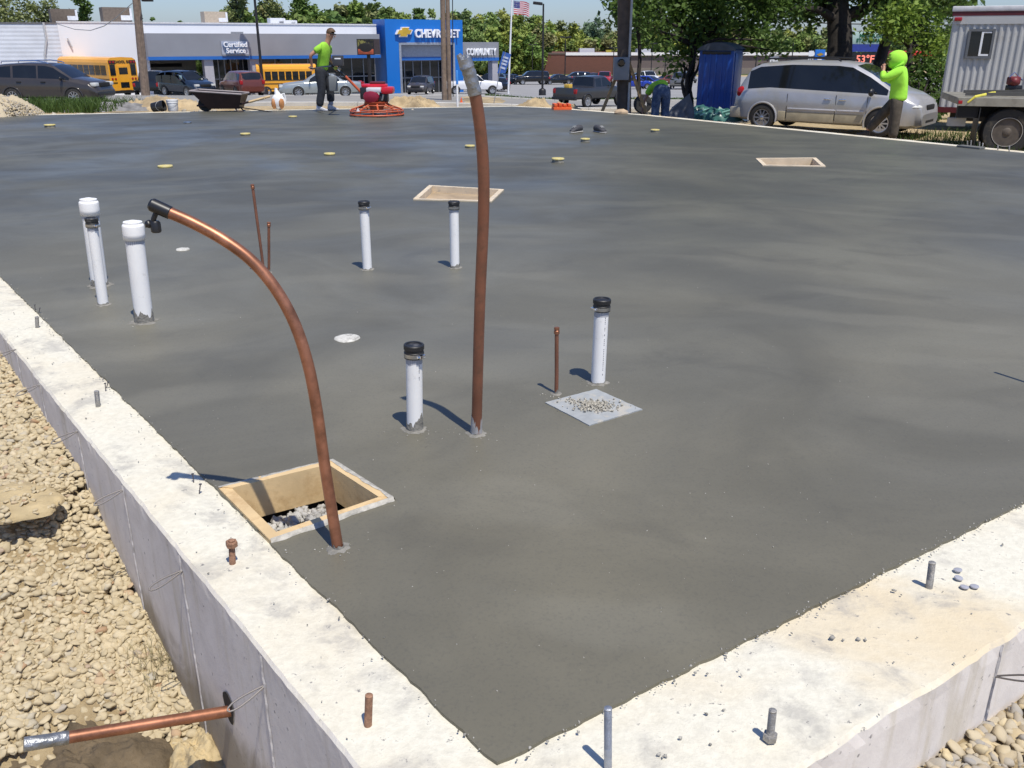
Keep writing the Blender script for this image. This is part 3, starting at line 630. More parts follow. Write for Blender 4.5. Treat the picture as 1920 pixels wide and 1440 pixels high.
# the stub pipe through the wall
E0 = onplane(432, 1333, WALL_L_P, WALL_L_N); T0 = atS(45, 1396, 1672 / ((E0 - EYE).dot(Vector((0, CT, -ST))) - 0.26))
t = empty('copper_pipe', E0, 0, 'horizontal copper pipe poking out of the wall over the gravel with silver taped end', 'pipe')
d = (T0 - E0); MB().tube([d * -0.2, d * 0.3, d * 0.86], 0.0165, 20).build('pipe', M_copper, t)
MB().tube([d * 0.80, d * 0.805, d * 0.88, d * 0.95, d * 1.0, d * 1.003], [0.0168, 0.0182, 0.0178, 0.0186, 0.019, 0.014], 18).build('silver_tape', M_tape, t)
b_ = MB(); q = wl_n; 
vs = [E0 + Vector((q.x, q.y, 0)) * 0.004 - E0 + Vector((al_l.x, al_l.y, 0)) * (0.036 * math.cos(a) * (1 + .2 * math.sin(3 * a))) + Vector((0, 0, 0.055 * math.sin(a) + 0.012)) for a in np.linspace(0, 2 * math.pi, 20, endpoint=False)]
b_.add(vs, [tuple(range(20))]); b_.build('wall_hole', mat('dark_hole', (0.02, 0.018, 0.016), 0.9), t)

# wooden box-outs
def wooden_box(key, th, z_top, z_bot, label, floor=None, m=M_wood):
    c = [Vector((q.x, q.y)) for q in BOX[key]]; ctr = sum(c, Vector((0, 0))) / 4
    t = empty('box_form', (ctr.x, ctr.y, 0), 0, label, 'wooden box', 'wooden box forms set in the slab')
    inn = []
    for i in range(4):
        a, b_, d = c[i - 1], c[i], c[(i + 1) % 4]; n1 = (a - b_).normalized(); n2 = (d - b_).normalized(); s_ = abs(n1.cross(n2)); inn.append(b_ + (n1 + n2) * (th / s_))
    for i in range(4):
        j = (i + 1) % 4; q = [c[i], c[j], inn[j], inn[i]]
        o1, o2 = q[0] - ctr, q[1] - ctr; i2, i1 = q[2] - ctr, q[3] - ctr
        zz = z_top + 0.0015 * i; M_ = MB(); M_.prism([o1, o2, i2, i1] if (o2 - o1).cross(i2 - o2) > 0 else [i1, i2, o2, o1], z_bot, zz)
        M_.build('side_board', m, t)
    if floor is not None:
        M_ = MB(); M_.prism([q - ctr for q in inn] if (inn[1] - inn[0]).cross(inn[2] - inn[1]) > 0 else [q - ctr for q in inn][::-1], z_bot, floor); M_.build('box_floor', M_floor, t)
    return t, inn
M_floor = mat('box_floor', (0.36, 0.27, 0.17), 0.85, var=0.25, scale=4, dirt=((0.10, 0.075, 0.05), 0.58, 0.75, 6))
M_slabwood = mat('wet_edge_wood', (0.60, 0.50, 0.36), 0.75, var=0.15, scale=6, dirt=((0.34, 0.33, 0.30), 0.55, 0.75, 8))
nb, inn = wooden_box('near', 0.034, 0.012, -0.118, 'yellow pine box with open pit of rubble beside the left wall')
pit = MB(); cx = sum((q.x for q in BOX['near'])) / 4; cy = sum((q.y for q in BOX['near'])) / 4
pit.box(-0.22, 0.22, -0.22, 0.22, -0.42, -0.22, Matrix.Rotation(math.atan2(FD.y, FD.x), 4, 'Z')); pit.build('pit_floor', mat('pit_soil', (0.07, 0.06, 0.05), 0.95, var=0.4, scale=20), nb)
for k, (px_, py_) in enumerate(((-0.235, 0), (0.235, 0), (0, -0.235), (0, 0.235))):
    M_ = MB(); ax = abs(px_) > 0; M_.box(px_ - (.012 if ax else .247), px_ + (.012 if ax else .247), py_ - (.222 if ax else .012), py_ + (.222 if ax else .012), -0.40, -0.125, Matrix.Rotation(math.atan2(FD.y, FD.x), 4, 'Z')); M_.build('pit_side', MATS['pit_soil'], nb)
PR = []
for _ in range(420):
    a, b_ = random.uniform(-0.15, 0.15), random.uniform(-0.15, 0.15); PR.append((cx + FD.x * a + FN.x * b_, cy + FD.y * a + FN.y * b_, -0.160 + 0.055 * math.exp(-((a - 0.02) ** 2 + (b_ + 0.01) ** 2) / 0.012) + random.uniform(0, 0.02)))
M_rub2 = mat('concrete_rubble', (0.40, 0.385, 0.35), 0.9, var=0.3, scale=9, bump=0.8, bscale=40)
stones('concrete_rubble', np.array(PR), np.array([random.triangular(0.010, 0.040, 0.016) for _ in PR]), M_rub2, 2, (0.6, 0.9), 'stuff', None, 0.9, 0.48)
wooden_box('mid', 0.045, 0.014, -0.10, 'shallow wooden box frame with brown floor behind the tall copper pipe', -0.045, M_slabwood)
wooden_box('far', 0.050, 0.014, -0.14, 'wooden box frame farthest right, in front of the silver minivan', -0.11, M_slabwood)
# cement smeared along the near box's outer edges
for i, (wmin, wmax) in ((2, (0.006, 0.020)), (3, (0.004, 0.012)), (1, (0.002, 0.007))):
    cc = BOX['near']; a, b_ = cc[i], cc[(i + 1) % 4]; ctr2 = Vector((nb.location.x, nb.location.y)); nn = Vector(((b_ - a).y, -(b_ - a).x)).normalized()
    if nn.dot(a - ctr2) > 0: nn = -nn
    st_ = MB(); k = 46
    for j in range(k + 1):
        q = a.lerp(b_, j / k) - ctr2; w1 = wmin + (wmax - wmin) * (0.5 + 0.8 * fbm(q.x * 9, q.y * 9, 1.3, 3, i * 5)); o1 = q - nn * (0.007 + 0.006 * fbm(q.x * 14, q.y * 14, 1, 3, i)); o2 = q + nn * max(0.001, w1)
        zt = 0.0172 + 0.0015 * fbm(q.x * 30, q.y * 30, 1, 3, 2)
        st_.v += [(o1.x, o1.y, 0.0045), (q.x, q.y, zt), (o2.x, o2.y, 0.0166)]
    st_.f = [(j * 3 + e_, j * 3 + e_ + 1, j * 3 + e_ + 4, j * 3 + e_ + 3) for j in range(k) for e_ in (0, 1)]; st_.sm = [True] * len(st_.f)
    st_.build('cement_smear', mat('pale_cement', (0.42, 0.395, 0.34), 0.9, var=0.25, scale=40, bump=.6, bscale=80), nb, 0)

# pale square patch
sq = [at(1022, 758), at(1105, 801), at(1204, 771), at(1118, 733)]
cxy = sum((Vector((q.x, q.y)) for q in sq), Vector((0, 0))) / 4
t = empty('foam_square', (cxy.x, cxy.y, 0), 0, 'pale blue-white foam square set flush in the slab under grit', 'foam board')
m_f = mat('foam_board', (0.31, 0.325, 0.325), 0.75, var=0.1, scale=18, dirt=((0.40, 0.38, 0.33), 0.52, 0.62, 12), bump=0.3)
pl = []
for i in range(4):
    a, b_ = sq[i].xy - cxy, sq[(i + 1) % 4].xy - cxy
    for j in range(14):
        q = a.lerp(b_, j / 14); pl.append(q * (1 + 0.02 * fbm(q.x, q.y, 40, 2)))
MB().prism(pl, -0.03, 0.009).build('board', m_f, t)
PR = []; 
for _ in range(420):
    a, b_ = random.gauss(0, 0.05), random.gauss(0, 0.028); u = (sq[2].xy - sq[0].xy).normalized(); v = Vector((-u.y, u.x)); q = cxy + u * (a * 0.9) + v * (b_ * 1.1)
    PR.append((q.x, q.y, 0.011 + random.uniform(0, 0.006)))
stones('grit', np.array(PR), np.array([random.triangular(0.003, 0.013, 0.005) for _ in PR]), mat('grit', (0.36, 0.335, 0.275), 0.9, var=0.45, scale=60), 1, (0.6, 0.9), 'stuff', None, 0.6)

# flush round covers smeared with cement
def round_cover(x, y, r, label):
    q = at(x, y); t = MB(); n = 30; vs = [(0, 0, 0.012)]
    for k, (rr, z) in enumerate(((0.6, 0.0115), (0.93, 0.0105), (1.0, 0.003))):
        for i in range(n): a = 2 * math.pi * i / n; j = 1 + 0.10 * fbm(math.cos(a) * 1.5, math.sin(a) * 1.5, 1, 3, x); vs.append((r * rr * j * math.cos(a), r * rr * j * math.sin(a), z))
    t.add(vs, [(0, 1 + i, 1 + (i + 1) % n) for i in range(n)] + [(1 + k * n + i, 1 + (k + 1) * n + i, 1 + (k + 1) * n + (i + 1) % n, 1 + k * n + (i + 1) % n) for k in (0, 1) for i in range(n)], True)
    o = t.build('pipe_cover', mat('cover_plaster', (0.56, 0.545, 0.49), 0.85, var=0.2, scale=25, dirt=((0.30, 0.29, 0.26), 0.5, 0.65, 30)), None, 0); o.location = (q.x, q.y, 0); return tag(o, label, 'cover', 'round covers flush with the slab')
round_cover(651, 636, 0.062, 'pale round flush cover on the slab between the bent and tall copper pipes')
round_cover(343, 469, 0.048, 'thin white smear cover on the slab under the bent copper pipe top')

# yellow-lidded sleeves
M_yel = mat('yellow_lid', (0.60, 0.50, 0.16), 0.55, var=0.15, scale=30, dirt=((0.55, 0.50, 0.36), 0.5, 0.7, 30))
def sleeve(x, y, wpx, hz, label, lid=M_yel, tilt=0.0):
    q = at(x, y); s_ = F * 0 + (y - YH) * CT / H; r = wpx / s_ / 2
    t = empty('floor_sleeve', (q.x, q.y, 0), 0, label, 'floor box', 'low yellow-topped sleeves across the slab')
    MB().lathe([(r * 0.93, 0), (r * 0.93, hz * 0.5), (r * 0.88, hz * 0.55), (r * 0.88, hz)], 22).build('sleeve_body', mat('sleeve_grey', (0.20, 0.19, 0.16), 0.7, var=0.25, scale=20, dirt=((0.38, 0.35, 0.28), 0.5, 0.65, 18)), t)
    l_ = MB().lathe([(r, hz), (r * 1.02, hz + 0.008), (r * 0.98, hz + 0.016), (r * 0.6, hz + 0.019), (0.001, hz + 0.02)], 24).build('sleeve_lid', lid, t); l_.rotation_euler = (tilt, 0, 0)
sleeve(94, 239, 20, 0.035, 'yellow-lidded sleeve farthest left on the slab')
sleeve(310, 314, 27, 0.008, 'nearest yellow lid lying flush, above the domed white pipes')
sleeve(460, 254, 19, 0.020, 'yellow-lidded sleeve right of centre between the wheelbarrow and taller copper stub')
sleeve(549, 220, 16, 0.010, 'small yellow lid in front of the white jug')
sleeve(618, 291, 21, 0.012, 'yellow lid on the slab in front of the walking power trowel worker')
sleeve(881, 277, 19, 0.020, 'yellow-lidded sleeve just left of the tall copper pipe')
sleeve(1046, 305, 24, 0.040, 'tallest yellow-lidded sleeve with a pale spill beside it')
sleeve(1097, 266, 18, 0.035, 'yellow-lidded sleeve in front of the empty shoes')
sleeve(1228, 248, 17, 0.030, 'yellow-lidded sleeve in front of the bending worker')
sleeve(352, 231, 15, 0.008, 'grey metal-topped sleeve without yellow lid, in front of the wheelbarrow', M_steel)

# anchor bolts
M_rust = mat('rusty_steel', (0.30, 0.165, 0.10), 0.75, 0.2, var=0.3, scale=60, bump=0.5, bscale=200)
M_bolt = mat('galvanised_bolt', (0.34, 0.325, 0.30), 0.55, 0.6, var=0.25, scale=50, bump=0.4, bscale=220)
M_bolt2 = mat('zinc_bolt', (0.36, 0.38, 0.42), 0.45, 0.7, var=0.15, scale=40, bump=0.3, bscale=300)
def bolt(bpx, tpx, wpx, label, m=M_bolt, nut=None, thread=True, base=False):
    B = at(*bpx); T = atY(*tpx, B.y); s_ = (bpx[1] - YH) * CT / H; r = max(0.0045, wpx / s_ / 2)
    t = empty('anchor_bolt', B, random.uniform(0, 3), label, 'bolt', 'anchor bolts in the foundation wall'); d = Matrix.Rotation(-t.rotation_euler.z, 3, 'Z') @ (T - B); ln = d.length
    q = Vector((0, 0, 1)).rotation_difference(d.normalized()).to_matrix().to_4x4()
    prof = [(r, -0.01)]; z = ln * 0.35
    prof.append((r, z))
    if thread:
        while z < ln - 0.004: prof += [(r * 0.90, z + 0.0008), (r, z + 0.0018)]; z += 0.0026
    prof += [(r, ln - 0.001), (r * 0.85, ln)]
    MB().lathe(prof, 14, q).build('shank', m, t, 50)
    if nut:
        z0 = nut * ln; h_ = r * 1.9; MB().lathe([(r * 1.75, z0), (r * 1.85, z0 + h_ * .15), (r * 1.85, z0 + h_ * .85), (r * 1.7, z0 + h_)], 6, q, False).build('nut', m, t)
    if base: splat((0, 0), r * 1.7, 18, 0.002, 0.6, bpx[0]).build('cement_foot', mat('grey_cement', (0.52, 0.50, 0.45), 0.9, var=0.2, scale=40), t)
bolt((436, 1056), (434, 1012), 12, 'rusty bolt with nut on top on the left wall beside the open wooden box', M_rust, 0.72)
bolt((690, 1360), (692, 1303), 15, 'rusty bolt without nut on the left wall near the corner', M_rust)
bolt((1140, 1440), (1140, 1327), 15, 'tall thin zinc bolt at the inner corner of the front wall', M_bolt2)
bolt((1443, 1390), (1449, 1331), 15, 'grey bolt with a nut at its foot on the front wall', M_bolt, 0.06)
bolt((1742, 1101), (1748, 1054), 13, 'leaning grey bolt without nut on the front wall beside the round plugs', M_bolt)
bolt((184, 762), (181, 733), 9, 'grey bolt on the left wall level with the white disc cover', M_bolt)
bolt((70, 614), (69, 594), 7, 'short grey bolt on the left wall nearest the photo edge', M_bolt, None, False)
for k, (b2, t2) in enumerate((((1814, 275), (1814, 264)), ((1820, 276), (1821, 263)), ((1836, 277), (1837, 266)), ((1842, 278), (1843, 268)), ((1871, 281), (1871, 273)), ((1892, 284), (1893, 273)))):
    bolt(b2, t2, 2.2, 'one of the tiny bolts along the far right wall beside the flatbed wheel', M_bolt, None, False, False)
# nails sticking out of the wall top, tiny chips, flat plugs
for k, (x, y, x2, y2) in enumerate(((66, 583, 65, 571), (72, 588, 75, 577), (198, 732, 197, 718), (199, 726, 203, 716), (363, 903, 361, 888), (373, 925, 376, 907))):
    B = at(x, y); T = atY(x2, y2, B.y); o = MB().tube([Vector((0, 0, -0.005)), (T - B) * 0.92], 0.0020, 8).lathe([(0.005, 0), (0.005, 0.002)], 10, Matrix.Translation((T - B) * 0.92)).build('nail', mat('nail_steel', (0.12, 0.11, 0.12), 0.5, 0.7), None); o.location = B
    tag(o, ('steel nail on the left wall behind the nearest-to-edge bolt', 'steel nail on the left wall behind the nearest-to-edge bolt', 'steel nail on the left wall above the middle grey bolt', 'steel nail on the left wall above the middle grey bolt', 'upper blue-grey nail at the bent pipe shadow tip', 'lower blue-grey nail just under the bent pipe shadow tip')[k], 'nail', 'nails in the left wall top')
for k, (x, y, lb) in enumerate(((1796, 1070, 'grey plastic plug farthest back of the four on the front wall'), (1797, 1085, 'grey plastic plug second of the four, nearest the leaning bolt'), (1808, 1102, 'grey plastic plug at the front left of the four'), (1827, 1101, 'grey plastic plug at the right end of the four'))):
    q = at(x, y, 0.004); o = MB().lathe([(0.0105, 0), (0.0118, 0.002), (0.0112, 0.0045), (0.006, 0.0055), (0.001, 0.0056)], 18).build('plug', mat('grey_plastic', (0.36, 0.36, 0.39), 0.35, var=0.1), None); o.location = q; o.rotation_euler = (random.uniform(-.2, .2), random.uniform(-.2, .2), 0); tag(o, lb, 'plug', 'loose plugs on the front wall')
PR, SS = [], []
def chip(q, s_): PR.append((q.x, q.y, 0.004 + s_ * 0.12)); SS.append(s_)
for _ in range(520):                                               # crumbs along the slab's near edges
    if random.random() < 0.5: a = INNER[0].lerp(INNER[1], random.uniform(0, 0.23)) + FN * random.gauss(0.010, 0.012)
    else: a = INNER[0].lerp(INNER[-1], random.uniform(0, 0.32)) + Vector(wl_n) * random.gauss(0.010, 0.014)
    chip(a, random.triangular(0.002, 0.009, 0.003))
for _ in range(40):
    t_ = random.uniform(0.05, 2.2); a = FO + FD * t_ - FN * random.uniform(0.01, 0.35); chip(a, random.triangular(0.002, 0.009, 0.003))
for _ in range(90):
    a = INNER[0].lerp(INNER[-1], random.uniform(0, 0.32)) + Vector(wl_n) * random.uniform(0.02, 0.22); chip(a, random.triangular(0.002, 0.008, 0.003))
for cx_, cy_ in ((1590, 1190), (1600, 1205), (1260, 1395), (1345, 1332), (1322, 1403), (1270, 1420), (1690, 1100)):
    for _ in range(2): q = at(cx_ + random.gauss(0, 26), cy_ + random.gauss(0, 10)); chip(q, random.triangular(0.003, 0.016, 0.006))
for _ in range(380):                                               # specks near the pipe feet and over the slab
    q = at(random.uniform(150, 1900), random.triangular(330, 1350, 900)); 
    if q.x * FN.x + q.y * FN.y > c0.x * FN.x + c0.y * FN.y - 0.05: continue
    if (q.xy - c0).dot(-Vector(wl_n)) < 0.05: continue
    chip(q, random.triangular(0.0015, 0.006, 0.002))
for fx, fy in ((893, 815), (778, 812), (635, 1030), (1122, 722), (272, 605), (1043, 742)):
    for _ in range(16): q = at(fx + random.gauss(0, 28), fy + random.gauss(4, 8)); chip(q, random.triangular(0.002, 0.008, 0.003))
stones('cement_crumbs', np.array(PR), np.array(SS), mat('crumb', (0.30, 0.285, 0.25), 0.9, var=0.55, scale=25), 1, (0.5, 0.9), 'stuff', None, 0.6, 0.3)
# pipe whose shadow falls in from the right
tip = at(1866, 700); zt = 0.60; bx = tip - Vector((SUN_TO.x, SUN_TO.y, 0)) * (zt / math.tan(SUN_EL)); 
t = empty('copper_stub', (bx.x, bx.y, 0), 0, 'thin copper stub past the right edge whose thin shadow lies on the slab', 'pipe', 'thin copper pipes standing in the slab')
MB().tube([(0, 0, -0.02), (0, 0, zt)], 0.009, 12).build('pipe', M_copper2, t)
# empty shoes standing on the slab
def shoe(x, y, label, rz):
    q = at(x, y); t = empty('work_shoe', q, rz, label, 'shoe', 'pair of empty shoes on the slab')
    def loft(secs, n=14):
        b_ = MB(); vs = []
        for (xx, wd, z0, z1) in secs:
            for j in range(n):
                a = 2 * math.pi * j / n; vs.append((xx, wd * math.cos(a), (z0 + z1) / 2 + (z1 - z0) / 2 * math.sin(a)))
        k = len(secs); b_.add(vs, [(i * n + j, i * n + (j + 1) % n, (i + 1) * n + (j + 1) % n, (i + 1) * n + j) for i in range(k - 1) for j in range(n)] + [tuple(range(n)), tuple(range((k - 1) * n, k * n))], True); return b_
    loft([(-0.14, 0.03, 0.02, 0.07), (-0.13, 0.045, 0.015, 0.115), (-0.06, 0.05, 0.015, 0.125), (0.0, 0.05, 0.015, 0.11), (0.06, 0.055, 0.015, 0.085), (0.11, 0.05, 0.015, 0.065), (0.145, 0.025, 0.02, 0.05)]).build('upper', mat('shoe_grey', (0.05, 0.05, 0.055), 0.7, var=0.3, scale=30), t)
    loft([(-0.15, 0.025, 0, 0.03), (-0.135, 0.048, 0, 0.032), (0.0, 0.05, 0, 0.03), (0.09, 0.058, 0, 0.03), (0.13, 0.045, 0, 0.03), (0.155, 0.02, 0.005, 0.03)]).build('sole', mat('shoe_sole', (0.35, 0.34, 0.32), 0.7), t)
    b_ = MB(); [b_.tube([(xx, -0.03, zz), (xx, 0, zz + 0.006), (xx, 0.03, zz)], 0.004, 6) for xx, zz in ((0.03, 0.105), (0.05, 0.097), (0.07, 0.088))]; b_.build('laces', mat('shoe_lace', (0.4, 0.4, 0.38), 0.8), t)
shoe(1080, 249, 'dark empty shoe on the slab, the left one of the pair', R(-130)); shoe(1125, 249, 'dark empty shoe on the slab, the right one of the pair', R(-60))
# ================================================================ VEHICLES (x forward, y to the left, z up)
def paint(name, col, rough=0.28, metal=0.35, dirt=None):
    m = mat(name, col, rough, metal, var=0.05, scale=3, dirt=dirt); m.node_tree.nodes['Principled BSDF'].inputs['Coat Weight'].default_value = 0.5; m.node_tree.nodes['Principled BSDF'].inputs['Coat Roughness'].default_value = 0.08; return m
def ip(t, x): return lerp_tab(t, x)
def wheel(parent, x, y, r, wd=0.21, spokes=10, rim_m=None):
    s_ = 1 if y > 0 else -1; Mx = Matrix.Translation((x, y, r)) @ Matrix.Rotation(R(-90) * s_, 4, 'X')
    ty = MB().lathe([(r * 0.62, -wd), (r * 0.93, -wd), (r, -wd * 0.85), (r, -wd * 0.15), (r * 0.95, -0.01), (r * 0.72, 0.004), (r * 0.66, -0.012), (r * 0.62, -0.03)], 32, Mx, True, True).build('wheel', M_tyre, parent)
    b_ = MB().lathe([(r * 0.66, -0.03), (r * 0.66, -0.006), (r * 0.60, -0.008), (r * 0.57, -0.05), (0.001, -0.05)], 32, Mx)
    for k in range(spokes):
        a = 2 * math.pi * k / spokes; M2 = Mx @ Matrix.Rotation(a, 4, 'Z'); b_.box(r * 0.10, r * 0.60, -r * 0.055, r * 0.055, -0.045, -0.012, M2)
    b_.lathe([(r * 0.15, -0.05), (r * 0.15, -0.008), (r * 0.08, 0), (0.001, 0)], 16, Mx)
    b_.build('rim', rim_m or M_rim, ty)
    MB().lathe([(r * 0.5655, -0.047), (r * 0.5655, -0.0455), (0.001, -0.0455)], 24, Mx).build('wheel_disc', M_under, ty)
def car(name, label, cat, sp, body_m, loc, rz, group=None, detail=2):
    """sp: L, W, top [(x,z)], belt [(x,z)], bot [(x,z)], cab (x_tail, x_roof_rear, x_roof_front, x_cowl), pillars, wheels (xr, xf, r)"""
    root = empty(name, loc, rz, label, cat, group)
    L_, W = sp['L'], sp['W'] / 2; xF = sp.get('xF', L_ / 2); xt, xrr, xrf, xc = sp['cab']; H_ = max(z for _, z in sp['top'])
    xs = set([-L_ / 2, xF, xt, xrr, xrf, xc, -L_ / 2 + .04, xF - .04, -L_ / 2 + .13, xF - .13, -L_ / 2 + .3, xF - .32])
    for x, _ in sp['top'] + sp['belt']: xs.add(x)
    for px_, hw in sp['pillars']: xs.add(px_ - hw); xs.add(px_ + hw)
    xs = sorted(xs); f2 = []
    for a, b_ in zip(xs, xs[1:]):
        k = max(1, int((b_ - a) / 0.28)); f2 += [a + (b_ - a) * i / k for i in range(k)]
    xs = f2 + [xs[-1]]; NR = 10; rings = []
    tum = sp.get('tumble', 0.16)
    for x in xs:
        zb, zl, zt = ip(sp['bot'], x), ip(sp['belt'], x), ip(sp['top'], x)
        e = min((x + L_ / 2), (xF - x)); rnd = sp.get('round', 0.16); wf = 1 - rnd * (1 - min(1, max(0, e) / 0.55)) ** 2.2
        w = W * wf; zm = zb + (zl - zb) * 0.55; h_ = max(0.0, zt - zl); k = min(1, h_ / max(0.2, H_ - 0.9)); tw = W * tum * k
        r_ = [(0, zb), (w * 0.86, zb), (w * 0.965, zb + 0.07), (w, zm), (w * 0.985, zl - 0.06), (w * 0.955, zl), (w * 0.935, zl + 0.035 * min(1, h_ * 2)), ]
        if xt <= x <= xc and h_ > 0.05:
            rw = w * 0.935 - tw; r_ += [(rw, zt - min(0.10, h_ * 0.4)), (rw - 0.10, zt - 0.025), (0, zt + 0.012)]
        else:
            r_ += [(w * 0.86, zl + h_ * 0.65 + 0.008), (w * 0.6, zl + h_ * 0.93 + 0.012), (0, max(zt, zl) + 0.016)]
        rings.append([Vector((x, y, z)) for y, z in r_])
    V = []; 
    for r_ in rings: V += r_ + [Vector((v.x, -v.y, v.z)) for v in r_[1:-1]]
    n = NR + NR - 2
    def idx(i, j): return i * n + j
    order = list(range(NR)) + [NR + (NR - 3) - k for k in range(NR - 2)]          # round the ring
    body, glass = [], []
    for i in range(len(xs) - 1):
        xm = (xs[i] + xs[i + 1]) / 2
        for q in range(len(order)):
            j0, j1 = order[q], order[(q + 1) % len(order)]; f_ = (idx(i, j0), idx(i, j1), idx(i + 1, j1), idx(i + 1, j0))
            seg = q if q < NR - 1 else 2 * (NR - 1) - 1 - q
            g = False
            hmid = ip(sp['top'], xm) - ip(sp['belt'], xm)
            if xt < xm < xc and hmid > 0.10:
                if seg == 6 and sp['side'][0] < xm < sp['side'][1] and not any(abs(xm - px_) < hw for px_, hw in sp['pillars']): g = True
                if seg in (7, 8) and xm > xrf and xm < xc - 0.05 and seg == 8: g = True
                if seg == 8 and xm < xrr and sp.get('rear_glass', True) and xm > xt + 0.02: g = True
            (glass if g else body).append(f_)
    body += [tuple(idx(0, j) for j in order), tuple(idx(len(xs) - 1, j) for j in reversed(order))]
    def part(nm, fs, m_, shrink=0):
        b_ = MB(); b_.add(V, fs, True); o = b_.build(nm, m_, root, 40); bm = bmesh.new(); bm.from_mesh(o.data)
        loose = [v for v in bm.verts if not v.link_faces]; bmesh.ops.delete(bm, geom=loose, context='VERTS')
        if not shrink: bmesh.ops.recalc_face_normals(bm, faces=bm.faces)
        bm.to_mesh(o.data); bm.free(); return o
    bo = part('body', body, body_m); part('windows', glass, M_glass)
    xr, xf, r = sp['wheels']
    for x in (xr, xf):
        for s_ in (1, -1):
            # dark arch with a body-coloured lip
            zb = ip(sp['bot'], x) - 0.01; Ra = r * 1.16; a0 = math.asin(max(-1, (zb - r) / Ra)); aa = np.linspace(a0, math.pi - a0, 22); yy = s_ * (W + 0.004)
            vs = [(x + Ra * math.cos(a), yy, r + Ra * math.sin(a)) for a in aa]; vi = [(p_[0], yy - s_ * 0.14, p_[2]) for p_ in vs]
            b_ = MB(); b_.add(vs + vi, [tuple(range(22)) if s_ > 0 else tuple(reversed(range(22)))] + [(i, i + 1, 23 + i, 22 + i) for i in range(21)]); b_.build('wheel_arch', M_under, root)
            if detail > 1: MB().tube([(p_[0], yy, p_[2]) for p_ in vs], 0.026, 8).build('fender_lip', body_m, root)
            wheel(root, x, s_ * (W + 0.022), r, 0.2, sp.get('spokes', 9))
    return root
def bits(root, lst):
    for nm, m_, (x0, x1, y0, y1, z0, z1), b_ in lst: MB().bbox(x0, x1, y0, y1, z0, z1, b_).build(nm, m_, root)
M_silver = paint('silver_paint', (0.46, 0.455, 0.455), 0.32, 0.4, ((0.44, 0.41, 0.34), 0.52, 0.7, 1.2))
M_dkgrey = paint('dark_grey_paint', (0.060, 0.052, 0.047), 0.3, 0.3)
M_black = paint('black_paint', (0.008, 0.008, 0.009), 0.2, 0.1)
M_sedan = paint('pale_silver_paint', (0.38, 0.41, 0.40), 0.3, 0.45)
M_maroon = paint('maroon_paint', (0.16, 0.045, 0.03), 0.3, 0.3)
M_wht = paint('white_car_paint', (0.75, 0.75, 0.75), 0.3, 0.0)
M_blue = paint('blue_car_paint', (0.02, 0.05, 0.35), 0.25, 0.3)
M_red = paint('red_car_paint', (0.45, 0.03, 0.02), 0.25, 0.1)
M_navy = paint('navy_paint', (0.02, 0.032, 0.055), 0.25, 0.3)
M_green = paint('slate_paint', (0.045, 0.045, 0.048), 0.3, 0.3)
M_olive = paint('grey_gold_paint', (0.20, 0.19, 0.165), 0.3, 0.5)

# silver minivan (hero)
VAN = dict(xF=2.35, L=5.04, W=1.98, top=[(-2.52, 0.62), (-2.50, 0.95), (-2.36, 1.22), (-2.12, 1.58), (-1.85, 1.70), (-1.0, 1.765), (0.2, 1.755), (0.55, 1.72), (1.02, 1.50), (1.62, 1.14), (1.95, 1.04), (2.20, 0.90), (2.30, 0.76), (2.35, 0.55)],
           belt=[(-2.52, 0.60), (-2.46, 0.98), (-1.5, 1.06), (0.5, 1.0), (1.5, 0.97), (1.95, 0.90), (2.20, 0.80), (2.30, 0.70), (2.35, 0.52)], bot=[(-2.52, 0.34), (-2.3, 0.26), (2.1, 0.22), (2.35, 0.28)],
           cab=(-2.45, -1.95, 0.62, 1.60), pillars=[], side=(-2.12, 1.32), wheels=(-1.62, 1.42, 0.335), tumble=0.17, round=0.20, spokes=10)
pr, pf = atS(1435, 240, 70), atS(1662, 257, 75.5)
hd = math.atan2(pf.y - pr.y, pf.x - pr.x); dirv = Vector((math.cos(hd), math.sin(hd), 0)); mid = (pr + pf) / 2; nrm = Vector((-dirv.y, dirv.x, 0)) * 1
van_loc = mid + nrm * 0.98 + dirv * 0.08 + Vector((-0.15, 0, 0)); van_loc.z = -0.86
van = car('minivan', 'dusty silver minivan with dark windows parked behind the hooded worker', 'minivan', VAN, M_silver, van_loc, hd)
RS = -1  # visible side (y = -W)
